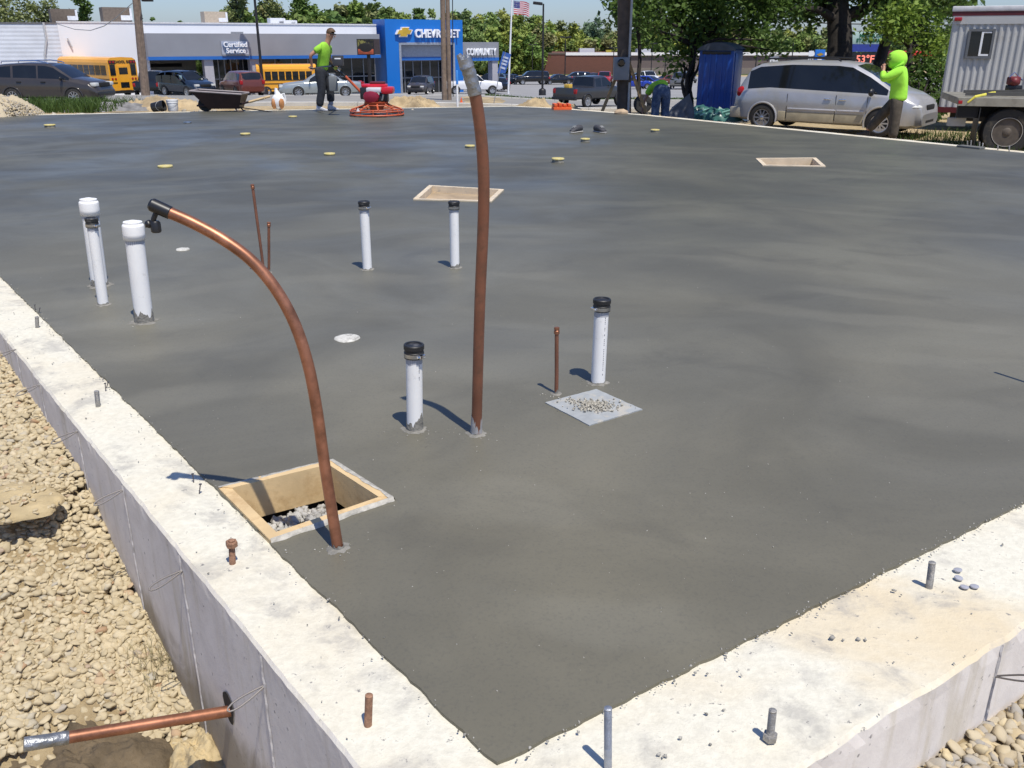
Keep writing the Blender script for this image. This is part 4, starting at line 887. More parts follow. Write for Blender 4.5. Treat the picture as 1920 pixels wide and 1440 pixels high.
for s_ in (1, -1):
    y = s_ * 0.99
    MB().ball((2.06, s_ * 0.72, 0.73), 0.26, 16, 10, sq=(0.95, 0.80, 0.38)).build('headlight', M_lampw, van)
    MB().ball((-2.30, s_ * 0.82, 0.95), 0.165, 14, 10, sq=(0.95, 0.62, 0.95)).build('tail_light', M_lampr, van)
    MB().ball((1.16, s_ * 1.10, 1.06), 0.13, 12, 8, sq=(0.55, 0.9, 0.75)).build('side_mirror', M_blk, van)
    bits(van, [('side_moulding', mat('pale_moulding', (0.5, 0.5, 0.52), 0.4), (-0.95, 0.30, y - .015, y + .015, 0.575, 0.61), 0.008), ('side_moulding', MATS['pale_moulding'], (0.33, 1.0, y - .015, y + .015, 0.575, 0.61), 0.008)])
    bits(van, [('door_handle', M_chrome, (-0.02, 0.16, y * 0.997 - .022, y * 0.997 + .022, 0.84, 0.875), 0.012), ('door_handle', M_chrome, (0.36, 0.54, y * 0.997 - .022, y * 0.997 + .022, 0.835, 0.87), 0.012)])
    for x in (-0.98, 0.285, 1.06): MB().box(x - .005, x + .005, y * 0.985 - .012, y * 0.985 + .016, 0.34, 0.96).build('door_seam', M_under, van)
    MB().tube([(-1.75, s_ * 0.66, 1.735), (-1.7, s_ * 0.66, 1.80), (-0.5, s_ * 0.68, 1.83), (0.1, s_ * 0.67, 1.81), (0.2, s_ * 0.66, 1.76)], 0.020, 8).build('roof_rail', M_blk, van)
    bits(van, [('fog_light', M_lampw, (2.18, 2.27, s_ * 0.62 - .16, s_ * 0.62 + .16, 0.33, 0.44), 0.03), ])
bits(van, [('grille', M_under, (2.15, 2.345, -0.36, 0.36, 0.64, 0.77), 0.04), ('lower_grille', M_under, (2.2, 2.352, -0.42, 0.42, 0.32, 0.43), 0.03), ('rear_bumper', paint('bumper_dusty', (0.36, 0.33, 0.26), 0.5, 0.1), (-2.58, -2.25, -0.93, 0.93, 0.30, 0.58), 0.05)])
# dust along the lower body of the van is its own colour band
M_dust = mat('road_dust', (0.36, 0.315, 0.215), 0.9, var=0.15, scale=6)
for s_ in (1, -1):
    b_ = MB()
    for x0, x1 in ((-1.20, -0.992), (-0.968, 0.275), (0.295, 1.00)):
        b_.bbox(x0, x1, s_ * 0.972 - .016, s_ * 0.972 + .016, 0.285, 0.52, 0.014)
    b_.build('dusty_sill', M_dust, van)

SUVS = dict(L=4.6, W=1.84, top=[(-2.3, 0.7), (-2.27, 1.0), (-2.12, 1.45), (-1.95, 1.63), (-0.8, 1.70), (0.2, 1.68), (0.55, 1.60), (1.30, 1.12), (2.0, 0.96), (2.24, 0.80), (2.3, 0.6)],
            belt=[(-2.3, 0.68), (-2.22, 1.10), (0.5, 1.04), (1.2, 1.0), (2.0, 0.86), (2.3, 0.58)], bot=[(-2.3, 0.42), (-2.0, 0.30), (2.0, 0.28), (2.3, 0.36)], cab=(-2.24, -1.98, 0.40, 1.32), pillars=[(-1.25, 0.05), (-0.15, 0.035)], side=(-2.0, 1.05), wheels=(-1.33, 1.33, 0.35), tumble=0.17)
SEDAN = dict(L=5.35, W=1.98, top=[(-2.67, 0.6), (-2.62, 0.88), (-1.55, 0.98), (-1.45, 1.0), (-0.8, 1.38), (-0.2, 1.46), (0.4, 1.42), (1.05, 1.02), (1.1, 0.98), (2.3, 0.84), (2.6, 0.70), (2.67, 0.55)],
             belt=[(-2.67, 0.58), (-2.55, 0.86), (-1.4, 0.93), (1.1, 0.90), (2.3, 0.78), (2.67, 0.52)], bot=[(-2.67, 0.34), (-2.2, 0.24), (2.2, 0.22), (2.67, 0.30)], cab=(-1.56, -0.78, 0.36, 1.12), pillars=[(-0.05, 0.035)], side=(-1.12, 0.85), wheels=(-1.45, 1.48, 0.335), tumble=0.2, round=0.18)
PICK = dict(L=5.7, W=2.0, top=[(-2.85, 0.75), (-2.83, 1.20), (-0.75, 1.24), (-0.74, 1.28), (-0.60, 1.85), (0.0, 1.92), (0.45, 1.88), (1.05, 1.32), (2.3, 1.20), (2.78, 1.10), (2.85, 0.8)],
            belt=[(-2.85, 0.74), (-2.82, 1.19), (-0.7, 1.23), (1.0, 1.22), (2.3, 1.08), (2.78, 0.98), (2.85, 0.75)], bot=[(-2.85, 0.55), (-2.4, 0.48), (2.4, 0.42), (2.85, 0.5)], cab=(-0.76, -0.58, 0.40, 1.1), pillars=[(0.1, 0.03)], side=(-0.52, 0.8), wheels=(-1.75, 1.85, 0.40), tumble=0.16, round=0.08)
RANGER = dict(PICK, L=5.0, W=1.82, top=[(-2.5, 0.75), (-2.48, 1.10), (-0.85, 1.13), (-0.84, 1.18), (-0.70, 1.66), (0.2, 1.72), (0.45, 1.66), (1.0, 1.16), (2.2, 1.04), (2.45, 0.92), (2.5, 0.7)], belt=[(-2.5, 0.74), (-2.47, 1.09), (0.95, 1.09), (2.2, 0.96), (2.5, 0.68)], bot=[(-2.5, 0.50), (2.1, 0.42), (2.5, 0.46)], cab=(-0.86, -0.68, 0.38, 1.03), pillars=[(-0.12, 0.035)], side=(-0.62, 0.8), wheels=(-1.5, 1.58, 0.37))
BIGSUV = dict(SUVS, L=5.2, W=2.02, top=[(-2.6, 0.7), (-2.57, 1.1), (-2.45, 1.6), (-2.3, 1.85), (-0.8, 1.92), (0.4, 1.90), (0.75, 1.82), (1.35, 1.28), (2.3, 1.15), (2.54, 1.0), (2.6, 0.7)], belt=[(-2.6, 0.68), (-2.5, 1.18), (1.3, 1.14), (2.3, 1.02), (2.6, 0.68)], cab=(-2.55, -2.35, 0.55, 1.38), side=(-2.35, 1.05), pillars=[(-1.3, 0.05), (-0.1, 0.04)], wheels=(-1.5, 1.5, 0.39), bot=[(-2.6, 0.45), (2.6, 0.42)])
HATCH = dict(SUVS, L=4.2, W=1.78, top=[(-2.1, 0.6), (-2.06, 0.92), (-1.85, 1.28), (-1.55, 1.42), (-0.5, 1.48), (0.2, 1.45), (1.1, 0.98), (1.8, 0.84), (2.06, 0.68), (2.1, 0.5)], belt=[(-2.1, 0.58), (-2.0, 0.94), (1.0, 0.90), (1.8, 0.76), (2.1, 0.48)], bot=[(-2.1, 0.32), (2.1, 0.28)], cab=(-2.05, -1.6, 0.15, 1.1), side=(-1.7, 0.85), pillars=[(-0.95, 0.04), (-0.1, 0.03)], wheels=(-1.25, 1.28, 0.32))
def on_ground(p, off=0.0):
    p = p.copy(); return p
def lamps(root, sp, zl=0.75, zt=0.95, w=0.16, grille=True, plate=True):
    L_, W = sp['L'] / 2, sp['W'] / 2
    for s_ in (1, -1):
        MB().bbox(L_ - 0.28, L_ - 0.03, s_ * (W - 0.30) - w, s_ * (W - 0.30) + w, zl - 0.09, zl + 0.06, 0.04).build('headlight', M_lampw, root)
        MB().bbox(-L_ - 0.005, -L_ + 0.22, s_ * (W - 0.16) - 0.10, s_ * (W - 0.16) + 0.105, zt - 0.13, zt + 0.13, 0.03).build('tail_light', M_lampr, root)
        MB().ball((sp['cab'][3] - 0.38, s_ * (W + 0.09), ip(sp['belt'], 0.9) + 0.07), 0.12, 10, 7, sq=(0.5, 0.9, 0.7)).build('side_mirror', M_blk, root)
    if grille: MB().bbox(L_ - 0.16, L_ + 0.012, -W * 0.42, W * 0.42, zl - 0.12, zl + 0.05, 0.03).build('grille', M_under, root)
    MB().bbox(L_ - 0.12, L_ + 0.03, -W * 0.8, W * 0.8, 0.40, 0.54, 0.03).build('front_bumper', M_blk, root)
    if plate: MB().bbox(-L_ - 0.02, -L_ + 0.05, -0.2, 0.2, zt - 0.42, zt - 0.30, 0.01).build('number_plate', mat('plate', (0.6, 0.6, 0.62), 0.5), root)

P = atS(100, 196, 44); suv = car('suv', 'dark grey-brown SUV with roof rails parked in grass at the far left', 'SUV', SUVS, M_dkgrey, (P.x, P.y + 0.3, -1.18), R(-4)); lamps(suv, SUVS, 0.86, 1.02)
for s_ in (1, -1): MB().tube([(-1.75, s_ * 0.62, 1.67), (-1.7, s_ * 0.62, 1.75), (-0.3, s_ * 0.64, 1.78), (0.2, s_ * 0.63, 1.72), (0.3, s_ * 0.62, 1.66)], 0.022, 8).build('roof_rail', M_chrome, suv); bits(suv, [('door_handle', M_under, (-1.05, -0.85, s_ * .925 - .02, s_ * .925 + .02, 0.93, 0.97), 0.01), ('door_handle', M_under, (0.0, 0.2, s_ * .925 - .02, s_ * .925 + .02, 0.93, 0.97), 0.01)])
P = atS(604, 183, 29); sed = car('sedan', 'pale silver sedan parked behind the worker in the green tee shirt', 'car', SEDAN, M_sedan, (P.x, P.y, -2.02), R(180 + 14)); lamps(sed, SEDAN, 0.70, 0.80)
P = atS(1108, 199, 32); pk = car('pickup_truck', 'dark grey pickup seen from behind by the timber-braced meter box pole', 'pickup', RANGER, M_green, (P.x, P.y, -2.22), R(48)); lamps(pk, RANGER, 0.85, 0.92)
bits(pk, [('rear_bumper', M_blk, (-2.62, -2.42, -0.85, 0.85, 0.46, 0.62), 0.03), ('amber_box', mat('amber_box', (0.65, 0.42, 0.06), 0.5), (-2.40, -2.10, -0.25, 0.12, 1.05, 1.30), 0.02)])
# vehicles by the showroom and across the lot
def lot_car(name, label, cat, sp, m_, px_, s_, rz, z=None, group='vehicles around the dealership lot', zl=0.8, zt=0.95):
    P = atS(px_[0], px_[1], s_); c_ = car(name, label, cat, sp, m_, (P.x, P.y, ground_z(P.x, P.y) + 0.06 if z is None else z), rz, group, 1); lamps(c_, sp, zl, zt, plate=False); return c_
lot_car('pickup_truck', 'black pickup parked right beside the rear of the left yellow bus', 'pickup', PICK, M_black, (290, 177), 24, R(100))
c_ = lot_car('suv', 'dark navy SUV with a pale windscreen sticker behind the wheelbarrow tray', 'SUV', SUVS, M_navy, (352, 178), 27.0, R(-38))
MB().box(0.0, 0.32, -0.004, 0.004, 0, 0.26).build('sticker', mat('price_sticker', (0.45, 0.62, 0.60), 0.6), c_).location = (0.62, -0.90, 1.16); c_.children[-1].rotation_euler = (R(12), 0, 0)
lot_car('suv', 'maroon SUV seen from behind between the wheelbarrow and the short bus', 'SUV', SUVS, M_maroon, (455, 182), 27, R(125), zt=1.0)
lot_car('suv', 'grey SUV facing out in front of the blue showroom arch', 'SUV', SUVS, M_dkgrey, (790, 178), 19.5, R(-98))
lot_car('pickup_truck', 'white pickup parked right of the wooden double pole by the blue arch', 'pickup', PICK, M_wht, (886, 178), 19.0, R(10), zt=1.0)
lot_car('suv', 'large black SUV with bright rims behind the flagpole lawn', 'SUV', BIGSUV, M_black, (997, 162), 12.6, R(188))
cars = [('sedan', 'black car just right of the large black SUV', 'car', SEDAN, M_black, (1045, 161), 12.5, R(195)), ('suv', 'dark SUV behind the roof of the dark grey pickup', 'SUV', SUVS, M_navy, (1080, 158), 12, R(185)), ('pickup_truck', 'bright red-orange pickup behind the meter box pole', 'pickup', PICK, M_red, (1133, 163), 13, R(-100)),
        ('sedan', 'dark red car beside the red-orange pickup', 'car', SEDAN, M_maroon, (1112, 158), 11.5, R(-80)), ('hatchback', 'bright blue hatchback between the pole and its timber brace', 'car', HATCH, M_blue, (1190, 173), 15.5, R(8)), ('pickup_truck', 'white pickup standing behind the red and blue car', 'pickup', PICK, M_wht, (1214, 158), 12.5, R(-75)),
        ('pickup_truck', 'silver grey pickup facing out beside the bending worker', 'pickup', PICK, M_olive, (1274, 175), 15.5, R(-105)), ('sedan', 'dark red car half hidden above the bending worker', 'car', SEDAN, M_maroon, (1253, 163), 13, R(20)), ('hatchback', 'dark car under the leaning blue banner', 'car', HATCH, M_navy, (948, 158), 12.5, R(200)), ('suv', 'black SUV right behind the white pickup cab', 'SUV', SUVS, M_black, (917, 163), 14, R(170)), ('suv', 'dark green SUV just right of the meter box pole', 'SUV', SUVS, mat('dark_green_paint', (0.015, 0.03, 0.028), .3, .2), (1172, 160), 12.5, R(-85)), ('sedan', 'dark car behind the blue hatchback near the brick store', 'car', SEDAN, M_black, (1196, 155), 11.2, R(180)), ('suv', 'grey SUV at the far row left of the slender tree', 'SUV', SUVS, M_olive, (1288, 158), 11.8, R(-80)), ('sedan', 'small dark car nearest the white showroom column', 'car', SEDAN, M_black, (934, 173), 17, R(100))]
for a in cars: lot_car(*a)
rb = lot_car('hatchback', 'red and blue decorated car behind the timber brace of the pole', 'car', HATCH, M_blue, (1218, 171), 15, R(-40))
MB().bbox(0.3, 1.7, -0.84, 0.84, 0.80, 0.93, 0.05).build('hood_wrap', M_red, rb)
hb = [bpy.data.objects.get('hatchback')]

# school buses
M_busy = paint('bus_yellow', (0.80, 0.36, 0.02), 0.35, 0.0); M_bust = mat('bus_black', (0.012, 0.012, 0.012), 0.4)
def bus(label, loc, rz, L_, W, H_, nwin, full=True, hood=False):
    root = empty('school_bus', loc, rz, label, 'bus', 'yellow school buses'); h2 = W / 2; f0 = 0.45
    prof = [(-h2, f0), (h2, f0), (h2, H_ - 0.42), (h2 * 0.94, H_ - 0.2), (h2 * 0.75, H_ - 0.05), (0, H_), (-h2 * 0.75, H_ - 0.05), (-h2 * 0.94, H_ - 0.2), (-h2, H_ - 0.42)]
    b_ = MB(); Mx = Matrix(((0, 0, 1, 0), (1, 0, 0, 0), (0, 1, 0, 0), (0, 0, 0, 1))); b_.prism(prof, -L_ / 2, L_ / 2, Mx); b_.build('body', M_busy, root, 20)
    for s_ in (1, -1):
        y = s_ * (h2 + 0.012); w0 = -L_ / 2 + 0.35; ww = (L_ - 1.0) / nwin
        for k in range(nwin):
            x0 = w0 + k * ww; f_ = MB().box(x0 + 0.045, x0 + ww - 0.045, min(y, y - s_ * .03), max(y, y - s_ * .03), H_ - 1.35, H_ - 0.62).build('window', M_glass, root)
            MB().box(x0 + 0.03, x0 + ww - 0.03, min(y, y + s_ * .012), max(y, y + s_ * .012), H_ - 0.99, H_ - 0.965).build('window_bar', M_bust, f_)
        for z in (f0 + 0.18, f0 + 0.62, f0 + 0.92): MB().box(-L_ / 2 + .02, L_ / 2 - .02, min(y, y + s_ * .015), max(y, y + s_ * .015), z, z + 0.06).build('rub_rail', M_bust, root)
        wheel(root, -L_ * 0.28, s_ * (h2 + 0.02), 0.45, 0.25, 6); wheel(root, L_ * 0.36, s_ * (h2 + 0.02), 0.45, 0.25, 6)
    xr = -L_ / 2 - 0.012
    if full:                                                       # the back: door, windows, lamps, lettering
        MB().box(xr - .02, xr + .01, -0.48, 0.48, f0 + 0.12, H_ - 0.62).build('rear_door', M_busy, root)
        MB().box(xr - .035, xr, -0.36, 0.36, H_ - 1.28, H_ - 0.78).build('door_window', M_glass, root); MB().box(xr - .035, xr, -0.36, 0.36, f0 + 0.3, f0 + 0.72).build('door_window', M_glass, root)
        for s_ in (1, -1):
            MB().box(xr - .02, xr + .01, s_ * 0.86 - 0.22, s_ * 0.86 + 0.22, H_ - 1.35, H_ - 0.55).build('rear_window', M_glass, root)
            MB().box(xr - .02, xr + .01, s_ * 0.86 - 0.27, s_ * 0.86 + 0.27, H_ - 0.50, H_ - 0.24).build('lamp_panel', M_bust, root)
            for k in (-0.13, 0.13): MB().lathe([(0.085, 0), (0.085, 0.02), (0.001, 0.03)], 16, Matrix.Translation((xr - .02, s_ * 0.86 + k, H_ - 0.37)) @ Matrix.Rotation(R(-90), 4, 'Y')).build('warning_lamp', M_lampr, root)
            for k in (-0.13, 0.13): MB().lathe([(0.08, 0), (0.08, 0.02), (0.001, 0.03)], 16, Matrix.Translation((xr - .005, s_ * 0.84 + k, f0 + 0.98)) @ Matrix.Rotation(R(-90), 4, 'Y')).build('tail_lamp', M_lampr, root)
            MB().box(xr - .02, xr + .01, s_ * 0.86 - 0.26, s_ * 0.86 + 0.26, f0 + 0.66, f0 + 0.72).build('rub_rail', M_bust, root)
        text_part('lettering', 'SCHOOL BUS', 0.27, M_bust, root, (xr - 0.012, 0, H_ - 0.36), (R(90), 0, R(-90)), 0.006, bold=0.008)
        MB().bbox(xr - 0.14, xr, -h2 * .98, h2 * .98, f0 - 0.12, f0 + 0.10, 0.03).build('rear_bumper', M_bust, root)
    else:
        MB().bbox(L_ / 2 - 0.1, L_ / 2 + 1.2, -h2 * 0.8, h2 * 0.8, f0, f0 + 0.75, 0.12).build('hood', M_busy, root); MB().box(L_ / 2 + .002, L_ / 2 + .02, -h2 * .85, h2 * .85, f0 + 0.9, H_ - 0.7).build('windshield', M_glass, root)
    return root
P = atS(236, 182, 23.6); bus('yellow school bus seen from its back, left of the wooden lamp pole', (P.x - 2.3, P.y + 4.9, -2.86), R(-66) + math.pi, 9.5, 2.4, 3.05, 9) if False else None
bl = 8.2; ca = R(141); rear = atS(238, 182, 23.4); ctr = Vector((rear.x + math.cos(ca) * bl / 2, rear.y + math.sin(ca) * bl / 2, -2.9))
bus('yellow school bus seen from its back, left of the wooden lamp pole', ctr, ca, bl, 2.4, 3.05, 8)
P = atS(540, 181, 20.5); bus('short yellow bus side-on behind the silver sedan', (P.x, P.y, -3.35), R(197), 5.2, 2.2, 2.75, 7, False)

# ================================================================ THE DEALERSHIP
M_fas = mat('grey_fascia', (0.275, 0.28, 0.30), 0.5, 0.2, var=0.06, scale=0.6)
M_bband = mat('blue_band', (0.02, 0.13, 0.44), 0.4, var=0.05, scale=1)
M_arch = mat('blue_arch_panel', (0.008, 0.15, 0.52), 0.38, var=0.04, scale=0.5)
M_bwhite = mat('white_render', (0.76, 0.77, 0.79), 0.7, var=0.025, scale=0.4, detail=8)
M_col = mat('grey_column', (0.40, 0.385, 0.41), 0.6, var=0.06)
M_beige = mat('beige_back_wall', (0.36, 0.33, 0.28), 0.8, var=0.08)
M_mull = mat('window_mullion', (0.25, 0.25, 0.26), 0.4, 0.6)
O = Vector((-13.41, 94.87, 0)); Cn = Vector((-37.73, 79.74, 0)); e = (O - Cn).normalized(); nf = Vector((e.y, -e.x, 0))
dl = empty('dealership', (O.x, O.y, -4.0), math.atan2(e.y, e.x), 'white car dealership with grey and blue fascia and a tall blue entrance arch', 'building')
def fac(x, y, out=0.0):                                            # pixel -> (u, z) on the facade plane moved out by `out`
    p_ = onplane(x, y, O + nf * out, nf); return (p_ - O).dot(e), p_.z + 4.0
def frect(x0, y0, x1, y1, out=0.0):
    u0, za = fac(x0, y0, out); u1, zb = fac(x1, y0, out); _, zc = fac(x0, y1, out); _, zd = fac(x1, y1, out); return u0, u1, (zc + zd) / 2, (za + zb) / 2
uL = -28.64; zt_ = (fac(200, 35)[1] + fac(700, 54)[1]) / 2
# local axes: x = along the facade, -y = out towards the road, z up
def dbox(nm, m_, u0, u1, y0, y1, z0, z1, parent=dl): return MB().box(u0, u1, y0, y1, z0, z1).build(nm, m_, parent)
u_b0 = fac(290, 120)[0]; u_b1 = fac(385, 120)[0]; band_lo, band_hi = fac(500, 110)[1], fac(500, 104)[1]; fas_lo, fas_hi = band_hi, fac(400, 63)[1]
dbox('front_wall', M_bwhite, uL, u_b0 - 0.4, 0, 18, 0, zt_)
dbox('upper_wall', M_bwhite, u_b0 - 0.4, 0.0, 0.02, 18, band_lo + 0.1, zt_ - 0.004)
dbox('parapet_trim', mat('parapet', (0.62, 0.62, 0.63), 0.5), uL - .05, 0.0, -0.05, 0.0, zt_ - 0.02, zt_ + 0.10)
dbox('drive_through_wall', M_beige, u_b0 - 0.4, u_b1 + 0.6, 6.0, 6.4, 0, band_lo + 0.1)
dbox('floor_plinth', M_kerb, u_b0 - 0.4, 0, 0.1, 6, 0, 0.55)
u_f0 = fac(275, 80, 1.6)[0]; u_f1 = fac(712, 80, 1.6)[0]
dbox('fascia', M_fas, u_f0, u_f1, -1.6, 0.0, fas_lo, fas_hi); dbox('blue_band', M_bband, u_f0 - .04, u_f1 + .04, -1.64, 0.0, band_lo, band_hi - 0.004)
for x0, x1 in ((384, 401), (470, 487)):
    a, b_ = fac(x0, 130, 1.4)[0], fac(x1, 130, 1.4)[0]; dbox('column', M_col, a, b_, -1.4, -0.6, 0, band_lo)
def glazing(u0, u1, z0, z1, yy, nx, nz, parent=dl):
    g = dbox('glazing', M_glass, u0, u1, yy, yy + 0.1, z0, z1, parent)
    b_ = MB()
    for k in range(nx + 1): q = u0 + (u1 - u0) * k / nx; b_.box(q - .05, q + .05, yy - .06, yy, z0, z1)
    for k in range(nz + 1): q = z0 + (z1 - z0) * k / nz; b_.box(u0, u1, yy - .05, yy, q - .05, q + .05)
    b_.build('mullions', M_mull, g)
glazing(fac(400, 130, 0)[0], fac(470, 130)[0], 0.3, band_lo, 0.4, 6, 2); glazing(fac(487, 130)[0], fac(640, 130)[0], 0.3, band_lo, 0.4, 5, 2); glazing(fac(640, 130)[0], -0.2, 0.3, band_lo, 0.4, 3, 2)
for x0 in (303, 318, 334, 351): a = fac(x0, 110, 0)[0]; dbox('vent_opening', M_under, a, a + 0.8, 5.9, 6.0, band_lo - 0.75, band_lo - 0.45)
# side wall with corrugation
kside = MB(); Ld = (atS(-60, 120, 22.5) - atS(130, 120, 22)); Ld.z = 0; ln = Ld.length; Ld.normalize(); q0 = MB()
z_k = np.arange(0.2, zt_ - 0.1, 0.16); 
cl = Vector(((Cn - O).dot(e), -(Cn - O).dot(nf), 0)); dl2 = Vector((Ld.dot(e), -Ld.dot(nf), 0)); on = Vector((dl2.y, -dl2.x, 0)); on = on if on.dot(Vector((-(-O).dot(nf) * 0, -1, 0))) > 0 else -on
rows = []
for i, z in enumerate(z_k): d_ = 0.012 if i % 2 else 0.0; rows += [cl + on * d_ + Vector((0, 0, z)), cl + dl2 * ln + on * d_ + Vector((0, 0, z))]
q0.add(rows, [(2 * i, 2 * i + 1, 2 * i + 3, 2 * i + 2) for i in range(len(z_k) - 1)]); q0.build('corrugated_side', mat('side_cladding', (0.72, 0.73, 0.75), 0.5, 0.2, var=0.08, scale=0.8), dl)
MB().add([cl + on * .02 + Vector((0, 0, zt_ - .15)), cl + dl2 * ln + on * .02 + Vector((0, 0, zt_ - .15)), cl + dl2 * ln + on * .1 + Vector((0, 0, zt_)), cl + on * .1 + Vector((0, 0, zt_)), cl - on * 14 + Vector((0, 0, zt_)), cl + dl2 * ln - on * 14 + Vector((0, 0, zt_))], [(0, 1, 2, 3), (3, 2, 5, 4)]).build('side_roof_edge', mat('roof_edge_grey', (0.33, 0.33, 0.32), 0.7), dl)
dp = cl + dl2 * 1.0 + on * 0.12; MB().tube([dp + Vector((0, 0, zt_)), dp + Vector((0, 0, zt_ - 1.3)), dp + dl2 * 0.35 + Vector((0, 0, zt_ - 2.6)), dp + dl2 * 0.25 + Vector((0, 0, 0.5))], 0.09, 8).build('downpipe', mat('downpipe', (0.50, 0.50, 0.50), 0.5), dl)
# blue arch
ao = 0.9; a0, a1 = fac(724, 100, ao)[0], fac(868, 100, ao)[0]; at_ = fac(790, 36.5, ao)[1]; i0, i1 = fac(750, 130, ao)[0], fac(853, 130, ao)[0]; it = fac(800, 80, ao)[1]
ap = MB(); ap.box(a0, i0, -ao, 2.0, 0, at_); ap.box(i1, a1, -ao, 2.0, 0, at_ - .003); ap.box(i0, i1, -ao + .002, 2.0, it, at_ - .005); ap.build('entrance_arch', M_arch, dl)
fr = MB(); fr.box(i0 - .02, i0 + .22, -ao - .04, -ao, 0, it); fr.box(i1 - .22, i1 + .02, -ao - .04, -ao, 0, it); fr.box(i0 + .22, i1 - .22, -ao - .04, -ao, it - .2, it + .02); fr.build('arch_trim', mat('arch_silver', (0.42, 0.44, 0.48), 0.35, 0.6), dl)
iz = fac(800, 107, ao)[1]; dbox('inner_panel', mat('inner_panel_grey', (0.36, 0.38, 0.42), 0.5, 0.2), i0 + .2, i1 - .2, -0.3, 0.2, iz, it - .2); dbox('inner_band', M_bband, i0 + .2, i1 - .2, -0.36, 0.2, fac(800, 113, ao)[1], iz - .003)
glazing(i0 + .2, i1 - .2, 0.1, fac(800, 114, ao)[1], 0.6, 6, 2)
M_sign = mat('sign_white', (0.82, 0.83, 0.85), 0.35, var=0.02)
u0, z0 = fac(776, 60, ao); u1, z1 = fac(860, 65, ao); zc = (fac(776, 60, ao)[1] + fac(858, 67, ao)[1]) / 2
tx = text_part('sign_lettering', 'CHEVROLET', 1.0, M_sign, dl, ((u0 + u1) / 2, -ao - 0.18, zc), (R(90), 0, 0), 0.13, bold=0.030)
wd = max(v.co.x for v in tx.data.vertices) - min(v.co.x for v in tx.data.vertices); hh = max(v.co.y for v in tx.data.vertices) - min(v.co.y for v in tx.data.vertices)
zh = fac(800, 53, ao)[1] - fac(800, 70, ao)[1]; tx.scale = ((u1 - u0) / wd, zh / hh * 0.95, 1)
bu0, bzc = fac(740, 60, ao); bu1, _ = fac(772, 60, ao); bw = (bu1 - bu0) / 2; bh = bw * 0.50; sk = 0.10 * bw
def tie_poly(s_): 
    k = bw * s_; h_ = bh * s_; a = 0.36 * k; t_ = 0.46 * h_
    return [(-k, -t_), (-a - sk * 1.6, -t_), (-a - sk * 2.4, -h_), (a - sk * .6, -h_), (a, -t_), (k - sk * 2.6, -t_), (k, t_), (a + sk * 1.6, t_), (a + sk * 2.4, h_), (-a + sk * .6, h_), (-a, t_), (-k + sk * 2.6, t_)]
My = Matrix.Translation(((bu0 + bu1) / 2, -ao - 0.02, bzc)) @ Matrix.Rotation(R(90), 4, 'X')
MB().prism(tie_poly(1.0), -0.02, 0.26, My).build('emblem_border', M_sign, dl); MB().prism(tie_poly(0.86), 0.255, 0.30, My).build('emblem', mat('emblem_gold', (0.72, 0.45, 0.06), 0.3, 0.5, var=0.15, scale=2), dl)
# right wing with COMMUNITY
c0_, c1_ = a1, fac(935, 90, 0.4)[0]; cz0, cz1 = fac(900, 108, 0.4)[1], fac(900, 79, 0.4)[1]; cb = fac(900, 114, 0.4)[1]
dbox('wing_fascia', M_fas, c0_, c1_, -0.4, 0.8, cz0, cz1); dbox('wing_band', M_bband, c0_, c1_ + .02, -0.43, 0.82, cb, cz0 - .003)
a = fac(924, 120, 0.4)[0]; dbox('wing_column', M_col, a, c1_ - .05, -0.3, 0.6, 0, cb)
u0, zc = fac(868, 98, 0.4); u1 = fac(925, 98, 0.4)[0]
tx = text_part('sign_lettering', 'COMMUNITY', 1.0, M_sign, dl, ((u0 + u1) / 2 + .3, -0.4 - 0.12, zc), (R(90), 0, 0), 0.09, bold=0.025)
wd = max(v.co.x for v in tx.data.vertices) - min(v.co.x for v in tx.data.vertices); tx.scale = ((u1 - u0) / wd * 0.98, (fac(890, 91)[1] - fac(890, 104)[1]) / 0.72, 1)
# Certified Service panel
s0, sz1 = fac(414, 78, 1.7); s1, sz0 = fac(467, 103, 1.7)
dbox('service_panel', mat('panel_light', (0.42, 0.44, 0.50), 0.45, 0.3), s0, s1, -1.72, -1.6, fac(440, 102, 1.7)[1], fac(440, 77, 1.7)[1]); dbox('service_panel_base', mat('panel_dark', (0.20, 0.21, 0.24), 0.5), s0, s1, -1.73, -1.6, fac(440, 105, 1.7)[1], fac(440, 102, 1.7)[1])
tx = text_part('service_lettering', 'Certified\nService', 0.60, mat('sign_blue_white', (0.16, 0.30, 0.55), 0.4), dl, ((s0 + s1) / 2 - 0.03, -1.80, fac(440, 89.5, 1.7)[1] - 0.06), (R(90), 0, 0), 0.05, bold=0.02)
tx2 = text_part('service_lettering', 'Certified\nService', 0.60, M_sign, dl, ((s0 + s1) / 2, -1.9, fac(440, 89.5, 1.7)[1]), (R(90), 0, 0), 0.05, bold=0.014)
